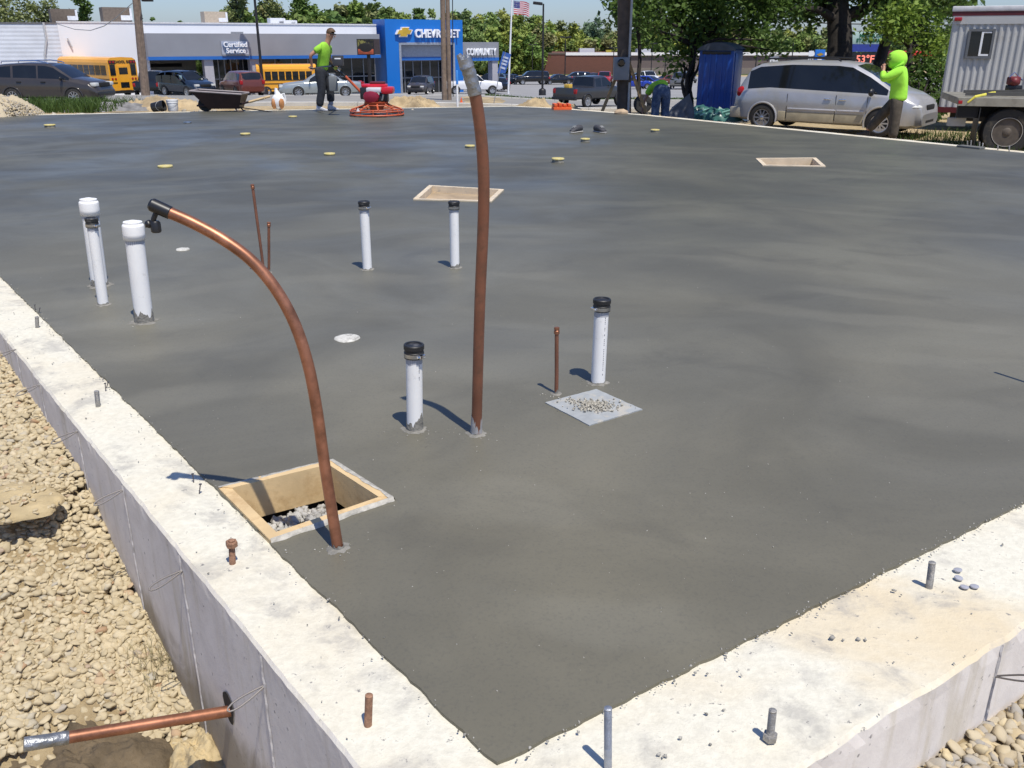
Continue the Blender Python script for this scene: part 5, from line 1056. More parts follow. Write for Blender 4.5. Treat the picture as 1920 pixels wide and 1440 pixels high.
# roof units
M_hvac1 = mat('brown_unit', (0.135, 0.105, 0.08), 0.7, var=0.2); M_hvac2 = mat('tan_unit', (0.40, 0.33, 0.25), 0.7, var=0.15); M_hvac3 = mat('white_unit', (0.62, 0.63, 0.65), 0.6, var=0.1)
def unit(x0, x1, y0, y1, m_, back):
    u0, za = fac(x0, y1, -back); u1, zb = fac(x1, y0, -back); o = dbox('rooftop_unit', m_, u0, u1, back, back + (u1 - u0) * 0.7, zt_, zb)
    h_ = zb - zt_; MB().box(u0 + (u1 - u0) * .62, u1 + .05, back - .06, back, zt_ + h_ * .22, zt_ + h_ * .52).build('vent_hood', M_hvac3 if m_ is not M_hvac3 else M_mull, o); MB().box(u1 - .12, u1 + .06, back - .1, back + .3, zt_ + h_ * .25, zt_ + h_ * .95).build('unit_edge', M_hvac3, o)
unit(96, 142, 17, 32, M_hvac1, 5); unit(194, 244, 14, 35, M_hvac1, 5); unit(385, 424, 22, 45, M_hvac2, 5); unit(508, 533, 34, 50, M_hvac3, 4); unit(533, 555, 38, 52, M_hvac3, 4)
# small wall details
for x, y in ((128, 79), (132, 86)): pass
a, z = fac(130, 80); MB().tube([(a - 0.1, -0.12, z + .35), (a + 0.15, -0.12, z - .4)], 0.06, 6).build('wall_lamp', mat('wall_lamp', (0.5, 0.5, 0.5), 0.5), dl)
a, z = fac(445, 63); dbox('small_sign', mat('small_sign', (0.25, 0.26, 0.28), 0.6), fac(433, 63)[0], fac(456, 63)[0], -0.06, -0.0, z - .1, z + .15)

# long low brick building far right
br = empty('brick_store', (0, 221, -6.3), 0, 'long low brown brick store behind the car lot with white roof edge', 'building')
def bx(x, y): p_ = atY(x, y, 221); return p_.x, p_.z + 6.3
xa, xm, xb = bx(950, 100)[0], bx(1172, 100)[0], bx(1640, 100)[0]; zt2 = bx(1100, 99.5)[1]
def brick_mat(name, c1, c2, mo):
    m, N, L, p = nodes_mat(name); t_ = N.new('ShaderNodeTexBrick'); t_.inputs['Scale'].default_value = 1.2; t_.inputs['Color1'].default_value = (*c1, 1); t_.inputs['Color2'].default_value = (*c2, 1); t_.inputs['Mortar'].default_value = (*mo, 1); t_.inputs['Mortar Size'].default_value = 0.02
    tc = N.new('ShaderNodeTexCoord'); mp = N.new('ShaderNodeMapping'); mp.inputs['Rotation'].default_value = (R(90), 0, 0); L.new(tc.outputs['Object'], mp.inputs[0]); L.new(mp.outputs[0], t_.inputs[0]); L.new(t_.outputs[0], p.inputs['Base Color']); p.inputs['Roughness'].default_value = 0.9; return m
Mb1 = brick_mat('red_brick', (0.155, 0.062, 0.042), (0.135, 0.055, 0.038), (0.16, 0.08, 0.06)); Mb2 = brick_mat('taupe_block', (0.145, 0.115, 0.105), (0.135, 0.108, 0.10), (0.16, 0.13, 0.12))
MB().box(xa, xm, 0, 40, 0, zt2).build('brick_wall', Mb1, br); MB().box(xm, xb, 0.3, 40, 0, zt2 - .15).build('block_wall', Mb2, br)
MB().box(bx(1060, 100)[0], xb + .3, -0.15, 0.0, zt2 - 0.5, zt2 + 0.15).build('roof_edge', M_white, br); MB().box(xa - .1, bx(1060, 100)[0] - .01, -0.1, 0.0, zt2 - 0.3, zt2 + 0.1).build('roof_edge', mat('dark_roof_edge', (0.12, 0.09, 0.075), 0.7), br)
for x0, x1, y0 in ((1088, 1116, 91), (1197, 1222, 92), (1262, 1277, 95)): MB().box(bx(x0, 100)[0], bx(x1, 100)[0], 2, 6, zt2, bx(x0, y0)[1]).build('rooftop_unit', M_hvac3, br)
MB().box(bx(1138, 100)[0], bx(1148, 100)[0], 2, 4, zt2, bx(1140, 94)[1]).build('rooftop_unit', mat('yellow_unit', (0.5, 0.42, 0.05), 0.6), br)
MB().box(bx(1445, 100)[0], bx(1462, 100)[0], 0.1, 0.3, 0.5, zt2 - .3).build('pale_panel', M_hvac3, br)
b_ = MB(); b_.box(xm, xb, -0.1, 0.3, 0, 1.6); b_.build('plinth', mat('plinth_tan', (0.22, 0.185, 0.155), 0.9, var=0.1), br)
MB().box(xa - 10, xb, -3.0, -0.2, -0.2, 0.25).build('lawn_strip', M_grassbase, br)
# red-roofed canopy far right
pa = atS(1720, 100, 17); aw = empty('fuel_canopy', (pa.x, pa.y, ground_z(pa.x, pa.y)), 0, 'red-edged canopy on posts behind the hooded worker', 'canopy'); hz = pa.z - ground_z(pa.x, pa.y)
MB().bbox(-2.1, 1.4, -1, 3, hz - 0.25, hz + 0.22, 0.03).build('canopy_roof', mat('canopy_red', (0.62, 0.035, 0.02), 0.4), aw)
for x in (-1.4, 1.0): MB().box(x - .12, x + .12, 0.8, 1.04, 0, hz - .25).build('post', M_mull, aw)
# ================================================================ POLES, SIGNS, SITE THINGS
M_pole = mat('dark_pole_metal', (0.022, 0.020, 0.020), 0.5, 0.2, var=0.15)
M_galv = mat('galvanised', (0.34, 0.35, 0.36), 0.45, 0.5, var=0.12)
def base_at(x, y, s_):
    P = atS(x, y, s_); return Vector((P.x, P.y, ground_z(P.x, P.y)))
# wooden utility pole, left, with conduit and a lamp
B = base_at(273, 180, 34); t = empty('utility_pole', B, 0, 'weathered wooden pole with conduit and lamp arm right of the school bus back', 'pole')
topx = atY(250, -60, B.y) - B
MB().tube([Vector((0, 0, -.3)), topx * 0.4, topx], [0.24, 0.22, 0.19], 14).build('post', M_polewood, t)
cp = [Vector((0.16, -0.2, 0.0)) + Vector((0, 0, 0)), topx * 0.62 + Vector((0.13, -.2, 0)), topx * 0.68 + Vector((0.24, -.2, 0)), topx + Vector((0.24, -.2, 0))]
MB().tube(cp, 0.055, 8).build('conduit', M_polewood, t)
al = atY(255, -1, B.y) - B; MB().tube([al + Vector((0, -.1, 0)), al + Vector((0.5, -.2, .02))], 0.035, 8).build('lamp_arm', M_galv, t); MB().bbox(0, 0.55, -.16, .16, -.09, .07, .04).build('lamp_head', M_pole, t).location = al + Vector((0.40, -.2, -.02))
# middle pair of poles strapped together
B = base_at(838, 192, 40); t = empty('utility_pole', B, 0, 'double wooden pole in front of the blue showroom arch', 'pole')
for dx, r_, m_ in ((-0.11, 0.125, M_polewood), (0.12, 0.105, M_polewood)):
    tp = atY(833 + dx * 40, -70, B.y) - B; MB().tube([Vector((dx, dx * .3, -.3)), tp.lerp(Vector((dx, 0, 0)), .5), tp], [r_, r_ * .96, r_ * .9], 12).build('post', m_, t)
MB().tube([Vector((0.30, -.05, 0.2)), Vector((0.33, -.05, 2)), atY(848, -70, B.y) - B], 0.022, 6).build('cable', M_blk, t)
# temporary pole with meter box and timber braces
B = base_at(1172, 206, 80); B.z = -0.35; t = empty('utility_pole', B, 0, 'dark wooden service pole with grey meter box and two timber braces', 'pole')
tp = atY(1170, -120, B.y) - B; M_pd = mat('dark_pole_wood', (0.085, 0.065, 0.05), 0.9, var=0.25, scale=7, bump=0.5)
MB().tube([Vector((0, 0, -.4)), tp * 0.5, tp], [0.17, 0.155, 0.14], 14).build('post', M_pd, t)
q0, q1 = atY(1149, 150, B.y - .2) - B, atY(1180, 107, B.y - .2) - B
mb_ = MB().bbox(q0.x, q1.x, -0.34, -0.16, q0.z, q1.z, 0.02).build('meter_box', mat('meter_grey', (0.20, 0.21, 0.22), .5, .2, var=.1), t); cz = (q0.z + q1.z) / 2
MB().lathe([(0.085, 0), (0.085, 0.06), (0.06, 0.09), (0.001, 0.09)], 18, Matrix.Translation(((q0.x + q1.x) / 2 - .02, -0.34, cz + 0.13)) @ Matrix.Rotation(R(90), 4, 'X')).build('meter_glass', M_glass, mb_)
MB().tube([Vector((0.05, -.2, cz - .3)), Vector((0.05, -.2, -.2))], 0.03, 8).build('conduit', M_galv, t); MB().tube([Vector((0.02, -.2, q1.z)), Vector((0.02, -.19, q1.z + 2.5))], 0.028, 8).build('conduit', M_galv, t)
for (fx, fy, tx_, ty_) in ((1122, 207, 1160, 133), (1212, 190, 1176, 108)):
    a = atY(fx, fy, B.y - 0.35) - B; b_ = atY(tx_, ty_, B.y - 0.12) - B; a.z -= 0.25; MB().tube([a, b_], 0.05, 4).build('brace', mat('brace_timber', (0.26, 0.165, 0.07), 0.8, var=0.2), t)
# lamp posts
def lamp_post(x, ytop, ybase, s_, label, arm=-1, r_=0.09, head=True, base=True, twin=False):
    B = base_at(x, ybase, s_); t = empty('lamp_post', B, 0, label, 'lamp post', 'dark lamp posts round the car lot'); tp = atY(x, ytop, B.y).z - B.z
    MB().tube([(0, 0, 0.0), (0, 0, tp)], [r_, r_ * .75], 10).build('post', M_pole, t)
    if base: MB().lathe([(r_ * 3.2, -0.2), (r_ * 3.2, 0.5), (r_ * 2.6, 0.62), (r_ * 1.2, 0.7)], 14).build('footing', M_pole, t)
    if head:
        for s2 in ((-1, 1) if twin else (arm,)):
            MB().bbox(min(0.08 * s2, 0.9 * s2), max(0.08 * s2, 0.9 * s2), -0.2, 0.2, -0.14, 0.10, 0.06, Matrix.Translation((0, 0, tp)) @ Matrix.Rotation(R(-6 * s2), 4, 'Y')).build('lamp_head', M_pole, t)
lamp_post(1017, 7, 170, 21, 'tall black lamp post with single arm right of the flagpole', -1, 0.10)
lamp_post(494, -80, 172, 21, 'tall dark lamp post at the nose of the short yellow bus', -1, 0.13)
lamp_post(1059, 70, 150, 11.5, 'black twin-armed lamp post above the black car row', 1, 0.10, twin=True)
lamp_post(998, 84, 140, 8.2, 'thin black lamp post, left of two close together before the brick store', 1, 0.11, twin=True, base=False)
lamp_post(1004, 88, 140, 8.0, 'thin black lamp post, right of two close together before the brick store', 1, 0.11, head=False, base=False)
lamp_post(1149, 90, 146, 10.0, 'black lamp post just left of the meter box pole', 1, 0.10, twin=True, base=False)
lamp_post(1220, 82, 146, 10.5, 'black lamp post left of the bending worker', 1, 0.09, twin=True, base=False)
lamp_post(1245, 74, 162, 13, 'tall dark post right above the bending worker', 1, 0.09, head=False, base=False)
lamp_post(1413, 80, 165, 14, 'black post between the blue toilet and the minivan roof', 1, 0.09, head=False, base=False)
lamp_post(1479, 80, 165, 14, 'black post rising behind the minivan rear roof', 1, 0.09, head=False, base=False)
# flagpole with flag
B = base_at(953, 178, 19); t = empty('flagpole', B, 0, 'white flagpole flying a stars and stripes flag on the verge', 'flagpole')
tp = atY(961, -25, B.y) - B; MB().tube([Vector((0, 0, 0)), tp * .5, tp], [0.10, 0.085, 0.06], 10).build('post', M_white, t)
def flag_mesh():
    w_, h_ = 1.5, 1.15; f0 = atY(963, 1, B.y) - B; nx, nz = 40, 26; V = []; 
    for j in range(nz + 1):
        for i in range(nx + 1):
            u, v = i / nx, j / nz; V.append(Vector((f0.x + u * w_, f0.y + 0.16 * u * math.sin(7 * u + 2 * v), f0.z - v * h_ - 0.30 * u * u - 0.05 * math.sin(6 * u))))
    red, wht, blu = [], [], []
    for j in range(nz):
        for i in range(nx):
            f_ = (j * (nx + 1) + i, (j + 1) * (nx + 1) + i, (j + 1) * (nx + 1) + i + 1, j * (nx + 1) + i + 1)
            (blu if (i < 16 and j < 14) else (red if (j // 2) % 2 == 0 else wht)).append(f_)
    me = bpy.data.meshes.new('flag'); fs = red + wht + blu; me.from_pydata(V, [], fs)
    for m_ in (mat('flag_red', (0.50, 0.02, 0.04), 0.8), mat('flag_white', (0.75, 0.75, 0.75), 0.8), mat('flag_blue', (0.03, 0.04, 0.20), 0.8)): me.materials.append(m_)
    me.polygons.foreach_set('material_index', [0] * len(red) + [1] * len(wht) + [2] * len(blu)); me.polygons.foreach_set('use_smooth', [True] * len(fs))
    o = bpy.data.objects.new('flag', me); COL.objects.link(o); o.parent = t
    st = MB()
    for j in range(5):
        for i in range(6):
            q = V[(1 + int(j * 2.6)) * (nx + 1) + 1 + int(i * 2.6)]; st.box(q.x - .018, q.x + .018, q.y - .02, q.y - .008, q.z - .018, q.z + .018)
    st.build('stars', MATS['flag_white'], o)
flag_mesh()
# leaning blue feather banner
B = base_at(922, 197, 42); B.z = atS(922, 197, 42).z; t = empty('banner', B, 0, 'leaning blue feather banner between the white column and flagpole', 'banner')
a = atY(937, 134, B.y) - B; b_ = atY(948, 98, B.y) - B; MB().tube([Vector((0, 0, -.4)), a, b_], 0.018, 6).build('rod', M_galv, t); d = (b_ - a).normalized(); n_ = Vector((d.z, 0, -d.x)) * 0.27
MB().add([a - n_ * .3 + d * -.1, a + n_ * .95, b_ + n_ * .95, b_ - n_ * .45, ] + [v + Vector((0, 0.015, 0)) for v in (a - n_ * .3 + d * -.1, a + n_ * .95, b_ + n_ * .95, b_ - n_ * .45)], [(0, 1, 2, 3), (7, 6, 5, 4), (0, 4, 5, 1), (1, 5, 6, 2), (2, 6, 7, 3), (3, 7, 4, 0)]).build('cloth', mat('banner_blue', (0.035, 0.11, 0.40), 0.6), t)
b2 = MB()
for k in (0.22, 0.42, 0.58, 0.75):
    c_ = a.lerp(b_, k) + n_ * 0.30; b2.add([c_ - n_ * .42 - d * .04 + Vector((0, -.012, 0)), c_ + n_ * .42 - d * .04 + Vector((0, -.012, 0)), c_ + n_ * .42 + d * .04 + Vector((0, -.012, 0)), c_ - n_ * .42 + d * .04 + Vector((0, -.012, 0))], [(0, 1, 2, 3)])
b2.build('banner_lettering', mat('banner_white', (0.5, 0.58, 0.75), 0.6), t)
# white post with blue top
B = at(858, 199, 0.0); s_ = 87; t = empty('marker_post', B, 0, 'thin white plastic post with blue top at the slab\'s far edge', 'post'); h1 = (199 - 158) / s_; h2 = (199 - 132) / s_
MB().tube([(0, 0, -.1), (0, 0, h1)], 0.024, 10).build('white_part', M_white, t); MB().tube([(0, 0, h1), (0, 0, h2 - .02), (0, 0, h2)], [0.026, 0.026, 0.012], 10).build('blue_part', mat('post_blue', (0.04, 0.22, 0.60), 0.5), t)
# video-board style pole sign in front of the fascia
B = base_at(693, 178, 21.5); t = empty('pole_sign', B, 0, 'black pole sign with dark picture panel and orange strip beside the arch', 'sign')
q0, q1 = atY(671, 103, B.y) - B, atY(709, 73, B.y) - B; MB().box(q0.x, q0.x + (q1.x - q0.x) * .80, -.25, .1, q0.z, q1.z).build('frame', M_blk, t); MB().box(q0.x + (q1.x - q0.x) * .80, q1.x + .12, -.22, .1, q0.z + .05, q1.z).build('side_panel', mat('sign_side', (0.05, 0.035, 0.035), 0.6), t)
MB().tube([(0.1, 0, 0), (0.1, 0, q0.z)], 0.16, 10).build('post', M_pole, t)
m, N, L, p = nodes_mat('sign_picture'); tcn = N.new('ShaderNodeTexCoord').outputs['Object']; n_ = N_noise(N, L, tcn, 2.2, 4, 0.6); c = N_mix(N, L, N_range(N, L, n_, 0.42, 0.55), (0.012, 0.010, 0.008), (0.22, 0.20, 0.05)); L.new(c, p.inputs['Base Color'])
wS = (q1.x - q0.x) * .80; MB().box(q0.x + .08, q0.x + wS - .05, -.27, -.25, q0.z + .5, q1.z - .06).build('picture', m, t); MB().bbox(q0.x + .08, q0.x + wS - .05, -.28, -.25, q0.z + .06, q0.z + .48, .02).build('orange_strip', mat('sign_orange', (0.36, 0.075, 0.03), 0.5, var=0.3, scale=3), t)
pic = [c_ for c_ in t.children if c_.name.startswith('picture')][0]
MB().ball((q0.x + wS * .52, -.27, q0.z + .55), .55, 14, 8, sq=(1.25, .03, .75)).build('picture_shape', mat('sign_dark', (0.012, 0.010, 0.008), 0.6), pic)
# bank sign with temperature
B = base_at(1624, 140, 25); t = empty('bank_sign', B, R(-4), 'green-lettered bank sign with red temperature reading behind the large trunk', 'sign')
def lp(x, y): p_ = atY(x, y, B.y) - B; return p_.x, p_.z
x0, zt_s = lp(1592, 60); x1, zb_s = lp(1662, 83); xs0, zs1 = lp(1590, 97); _, zl0 = lp(1600, 117)
MB().bbox(x0, x1, -.15, .25, zb_s, zt_s, .05).build('panel', mat('bank_panel', (0.42, 0.55, 0.48), 0.4, var=0.04), t)
MB().box(x0 - .02, x1 + .02, -.17, .27, zs1, zb_s - .004).build('blue_strip', mat('bank_blue', (0.03, 0.05, 0.28), 0.5), t); MB().box(x0 + .03, x1 - .03, -.14, .24, zl0, zs1 - .03).build('display', M_blk, t)
for q in (x0 + .5, x1 - .5): MB().box(q - .1, q + .1, -.05, .15, 0, zl0).build('post', M_pole, t)
M_bg = mat('bank_green', (0.012, 0.11, 0.04), 0.5); zc = (zb_s + zt_s) / 2; hh = zt_s - zb_s
text_part('sign_lettering', 'MERCER CO', hh * .36, M_bg, t, ((x0 + x1) / 2 + .18, -.17, zc + hh * .20), (R(90), 0, 0), 0.012, bold=0.012); text_part('sign_lettering', 'STATE BANK', hh * .42, M_bg, t, ((x0 + x1) / 2 + .18, -.17, zc - hh * .20), (R(90), 0, 0), 0.012, bold=0.014)
m_led = mat('led_red', (0.8, 0.12, 0.08), 0.5); m_led.node_tree.nodes['Principled BSDF'].inputs['Emission Color'].default_value = (1, 0.32, 0.24, 1); m_led.node_tree.nodes['Principled BSDF'].inputs['Emission Strength'].default_value = 0.7
xt_, zt2_ = lp(1621, 110); text_part('temperature', '53°F', 0.72, m_led, t, (xt_, -.16, zt2_ - .05), (R(90), 0, 0), 0.01, bold=0.012)
# small blue roadside sign and route shield
B = base_at(1537, 150, 23); t = empty('pylon_sign', B, 0, 'small blue sign with gold emblem seen over the minivan roof', 'sign')
x0, zb_ = lp(1526, 118); x1, zt_s = lp(1547, 93); MB().bbox(x0, x1, -.12, .12, zb_, zt_s, .03).build('panel', mat('pylon_blue', (0.02, 0.16, 0.55), 0.4), t); MB().tube([(0, 0, 0), (0, 0, zb_)], .10, 8).build('post', M_pole, t)
cx_ = (x0 + x1) / 2; wS = x1 - x0; My = Matrix.Translation((cx_, -.125, zt_s - (zt_s - zb_) * .36)) @ Matrix.Rotation(R(90), 4, 'X'); bw, bh, sk = wS * .34, wS * .14, .02; MB().prism(tie_poly(1), 0, .02, My).build('emblem', MATS['emblem_gold'], t)
b2 = MB()
for k, ww in ((.60, .5), (.74, .38)): z = zt_s - (zt_s - zb_) * k; b2.box(cx_ - wS * ww * .6, cx_ + wS * ww * .6, -.13, -.122, z - .035, z + .035)
b2.build('small_lettering', M_sign, t)
B = base_at(1519, 150, 24); t = empty('route_sign', B, 0, 'white numbered route shield left of the small blue sign', 'sign'); x0, zb_ = lp(1513, 121); x1, zt_s = lp(1526, 107); cx_ = (x0 + x1) / 2; r_ = (x1 - x0) / 2
MB().prism([(-r_, -r_ * .2), (-r_ * .7, -r_ * .8), (0, -r_ * 1.1), (r_ * .7, -r_ * .8), (r_, -r_ * .2), (r_ * .8, r_ * .7), (0, r_), (-r_ * .8, r_ * .7)], 0, .02, Matrix.Translation((cx_, 0, (zb_ + zt_s) / 2)) @ Matrix.Rotation(R(90), 4, 'X')).build('shield', M_sign, t)
text_part('route_number', '19', r_ * 1.25, M_blk, t, (cx_, -.03, (zb_ + zt_s) / 2 + .01), (R(90), 0, 0), .006, bold=.012); MB().tube([(cx_, .03, 0), (cx_, .03, zt_s + .5)], .04, 8).build('post', M_galv, t); MB().box(cx_ - r_ * .8, cx_ + r_ * .8, -.02, .0, zt_s + .06, zt_s + .45).build('direction_plate', M_sign, t)
# power lines
for k, (ya, yb) in enumerate(((-2, 6), (8, 14), (20, 24), (28, 33))):
    a, b_ = atY(1330, ya - 6, 60), atY(1700, yb + 12, 60); a2 = atY(2100, yb + 20, 60); path = [a.lerp(b_, i / 12) - Vector((0, 0, 0.25 * math.sin(math.pi * i / 12))) for i in range(13)] + [b_.lerp(a2, 0.5), a2]
    tag(MB().tube(path, 0.035 if k else 0.05, 6).build('power_line', M_pole, None), ('highest', 'second highest', 'third highest', 'lowest')[k] + ' of four dark power lines crossing behind the large trunk', 'cable', 'power lines behind the large tree')
tag(MB().tube([atY(110, 44, 70) + Vector((0, -.5, 0)), atY(140, 55, 68), atY(170, 57, 66), atY(195, 49, 63), atY(216, 35, 60), atY(248, 6, 52.5)], 0.025, 6).build('drooping_cable', M_galv, None), 'thin grey cable drooping across the white showroom wall to the left pole', 'cable')

# portable toilet
pc = atS(1344, 212, 57); t = empty('portable_toilet', (pc.x, pc.y, -0.92), R(-28), 'dark blue portable toilet standing under the trees beside the minivan', 'portable toilet')
m_pt = mat('toilet_blue', (0.012, 0.06, 0.30), 0.32, var=0.12, scale=2); hP = 2.25; w_ = 0.56
MB().bbox(-w_, w_, -w_, w_, 0.12, hP - .2, .04).build('cabin', m_pt, t); MB().bbox(-w_ - .05, w_ + .05, -w_ - .05, w_ + .05, 0, .12, .03).build('skid_base', M_blk, t)
b_ = MB(); n = 14
for i in range(n + 1):
    a = i / n; x = -w_ - .05 + (2 * w_ + .1) * a; z = hP - .2 + 0.20 * math.sin(math.pi * a) ** 0.7
    b_.add([(x, -w_ - .05, z)], []); b_.add([(x, w_ + .05, z)], []); b_.add([(x, -w_ - .05, hP - .24)], []); b_.add([(x, w_ + .05, hP - .24)], [])
for i in range(n): o_ = i * 4; b_.add([], [(0, 0, 0)][:0]); b_.f += [(o_, o_ + 4, o_ + 5, o_ + 1), (o_ + 2, o_ + 6, o_ + 4, o_), (o_ + 1, o_ + 5, o_ + 7, o_ + 3), (o_ + 3, o_ + 7, o_ + 6, o_ + 2)]; b_.sm += [True] * 4
b_.build('roof', mat('toilet_roof', (0.055, 0.07, 0.095), 0.5, var=0.25, scale=4), t)
for x in (-.38, -.19, 0, .19, .38): MB().bbox(x - .03, x + .03, -w_ - .02, -w_ + .01, .2, hP - .35, .012).build('wall_rib', m_pt, t)
for y in (-.38, 0, .38): MB().bbox(w_ - .01, w_ + .02, y - .035, y + .035, .2, hP - .35, .012).build('wall_rib', m_pt, t)
MB().bbox(w_, w_ + .03, -.42, .42, .2, hP - .3, .02).build('door', mat('door_blue', (0.014, 0.065, 0.28), 0.3), t); MB().bbox(-w_ + .1, w_ - .1, -w_ - .012, -w_, hP - .36, hP - .26, .01).build('vent', M_blk, t)

# site trailer
A = atS(1760, 200, 70); d = Vector((1, -0.50, 0)).normalized(); t = empty('site_trailer', (A.x, A.y, -0.9), math.atan2(d.y, d.x), 'white corrugated site trailer with red trim and sliding window', 'trailer'); zb_ = A.z + .9; zt_s = atY(1788, 22, A.y).z + .9; Lt = 7.5; Dt = 2.5
def tb(u, y): return u
m_tr = mat('trailer_metal', (0.46, 0.46, 0.445), 0.5, 0.15, var=0.06, scale=0.8, dirt=((0.34, 0.32, 0.28), 0.55, 0.75, 1.1)); m_tred = mat('trailer_red', (0.085, 0.008, 0.012), 0.45)
b_ = MB(); u = 0; row = []
while u < Lt:
    for du, dy in ((0, 0), (0.045, -0.028), (0.085, -0.028), (0.13, 0)): row.append((u + du, dy))
    u += 0.155
b_.add([(x, y, zb_) for x, y in row] + [(x, y, zt_s) for x, y in row], [(i, i + 1, len(row) + i + 1, len(row) + i) for i in range(len(row) - 1)]); b_.box(0.004, Lt, 0.005, Dt, zb_ + .01, zt_s - .01); b_.build('cladding', m_tr, t)
MB().box(-.03, Lt + .03, -.06, -.031, zb_ - .14, zb_).build('red_skirt', m_tred, t); MB().box(-.03, Lt + .03, -.05, -.031, zt_s - .10, zt_s).build('red_trim', m_tred, t); MB().bbox(-.05, Lt + .05, -.07, Dt + .05, zt_s, zt_s + .13, .03).build('roof_edge', mat('trailer_roof', (0.60, 0.60, 0.60), 0.5), t); MB().box(-.0, Lt, -.045, -.031, zt_s - .30, zt_s - .10).build('upper_band', m_tr, t)
def tpx(x, y): p_ = onplane(x, y, Vector((A.x, A.y, 0)), Vector((d.y, -d.x, 0))); return (p_ - Vector((A.x, A.y, 0))).dot(d), p_.z + .9
w0, wz0 = tpx(1808, 110); w1, wz1 = tpx(1868, 54); fr = MB()
fr.box(w0, w1, -.075, -.03, wz1 - .06, wz1); fr.box(w0, w1, -.075, -.03, wz0, wz0 + .06); fr.box(w0, w0 + .06, -.075, -.03, wz0 + .06, wz1 - .06); fr.box(w1 - .06, w1, -.075, -.03, wz0 + .06, wz1 - .06); fw = fr.build('window', mat('window_frame_grey', (0.13, 0.135, 0.14), 0.5), t)
MB().box(w0 + .06, w1 - .06, -.05, -.031, wz0 + .06, wz1 - .06).build('pane', M_glass, fw); wm = (w0 + w1) / 2 + .03; sf = MB(); sf.box(wm - .03, wm + .02, -.07, -.05, wz0 + .07, wz1 - .07); sf.box(wm + .02, w1 - .08, -.068, -.05, wz0 + .07, wz0 + .115); sf.box(wm + .02, w1 - .08, -.068, -.05, wz1 - .10, wz1 - .07); sf.build('sash', M_white, fw)
cu, czz = tpx(1797, 36); MB().bbox(cu - .09, cu + .09, -.10, -.045, czz - .045, czz + .045, .02).build('marker_lamp', M_lampr, t)
MB().box(.3, Lt, .2, Dt - .2, zb_ - .36, zb_ - .15).build('chassis', M_under, t); wheel(t, 3.9, -0.02, .36, .22, 6); wheel(t, 4.8, -0.02, .36, .22, 6); MB().tube([(1.2, .3, 0), (1.2, .3, zb_ - .2)], .06, 8).build('jack_stand', M_pole, t)

# flatbed truck rear
A = atS(1795, 190, 88); d = Vector((1, -0.30, 0)).normalized(); t = empty('flatbed_truck', (A.x, A.y, -0.92), math.atan2(d.y, d.x), 'flatbed truck rear with grey steel deck, yellow straps and big dusty wheel', 'truck')
dk = A.z + .92 + .08; m_dk = mat('deck_steel', (0.27, 0.255, 0.21), 0.6, 0.2, var=0.15, scale=3, dirt=((0.15, 0.13, 0.10), 0.5, 0.7, 4))
MB().bbox(0, 6, 0, 2.4, dk - .14, dk, .012).build('deck', m_dk, t); MB().box(.02, 6, -.02, .0, dk - .17, dk - .01).build('deck_rail', m_dk, t); MB().box(.3, 6, .5, .75, dk - .42, dk - .15).build('frame_rail', M_under, t)
q = atS(1897, 252, 90); wu = (Vector((q.x, q.y, 0)) - Vector((A.x, A.y, 0))).dot(d); wr = q.z + .92
s_ = -1; Mx = Matrix.Translation((wu, 0.08, wr)) @ Matrix.Rotation(R(90), 4, 'X')
ty = MB().lathe([(wr * .60, -.5), (wr * .95, -.5), (wr, -.46), (wr, -.04), (wr * .95, 0), (wr * .70, .012), (wr * .62, .0), (wr * .60, -.03)], 36, Mx, True, True).build('wheel', M_tyre, t)
rm = MB().lathe([(wr * .62, -.02), (wr * .62, .014), (wr * .585, .016), (wr * .57, -.03), (wr * .45, -.12), (wr * .20, -.13), (wr * .19, -.02), (wr * .13, 0.0), (.001, 0)], 32, Mx).build('rim', mat('dusty_rim', (0.10, 0.082, 0.065), 0.7, 0.2, var=0.3, scale=6), ty)
MB().lathe([(wr * .60, .012), (wr * .618, .012), (wr * .618, .019), (wr * .60, .019)], 36, Mx, True, True).build('rim_edge', mat('rim_pale', (0.42, 0.40, 0.36), 0.5), ty)
MB().box(wu - .62, wu - .60, -.02, .55, .06, dk - .2).build('mud_flap', M_blk, t); MB().box(0.05, .45, .05, .25, dk - .42, dk - .18).build('rear_frame', M_under, t)
for x in (.20, 2.2): MB().tube([(x, -.035, dk - .10), (x + .12, -.03, dk + .02), (x + .55, .6, dk + .07), (x + 1.0, 1.6, dk + .05)], .028, 6, flat=.3).build('strap', mat('yellow_strap', (0.75, 0.68, 0.10), 0.6), t)
MB().bbox(.02, .10, -.024, -.005, dk - .13, dk - .06, .006).build('marker_lamp', M_lampr, t)
MB().box(-.05, .3, .4, .6, dk - .62, dk - .45).build('tow_plate', mat('tow_plate', (0.45, 0.45, 0.44), 0.5), t); MB().tube([(.1, .5, dk - .1), (.1, .5, dk - .55)], .012, 6).build('chain', M_galv, t)
for k, (a_, b_) in enumerate((((.2, .4, dk + .05), (3.5, .5, dk + .08)), ((.5, .9, dk + .05), (3.8, .7, dk + .28)), ((.3, 1.3, dk + .06), (3.6, 1.5, dk + .10)))):
    tag(MB().tube([t.matrix_basis @ Vector(a_) if False else Vector(a_), Vector(b_)], .045, 4).build('steel_channel', mat('channel_dark', (0.10, 0.095, 0.085), 0.6, 0.3), None), ('lower dark steel length lying along the near edge of the flatbed deck', 'dark steel length sloping up across the flatbed deck', 'dark steel length at the back of the flatbed deck')[k], 'steel bar', 'steel lengths on the flatbed').location = (A.x, A.y, -0.92)
    bpy.context.view_layer.objects
for o in [x for x in COL.objects if x.name.startswith('steel_channel')]: o.rotation_euler = (0, 0, math.atan2(d.y, d.x))
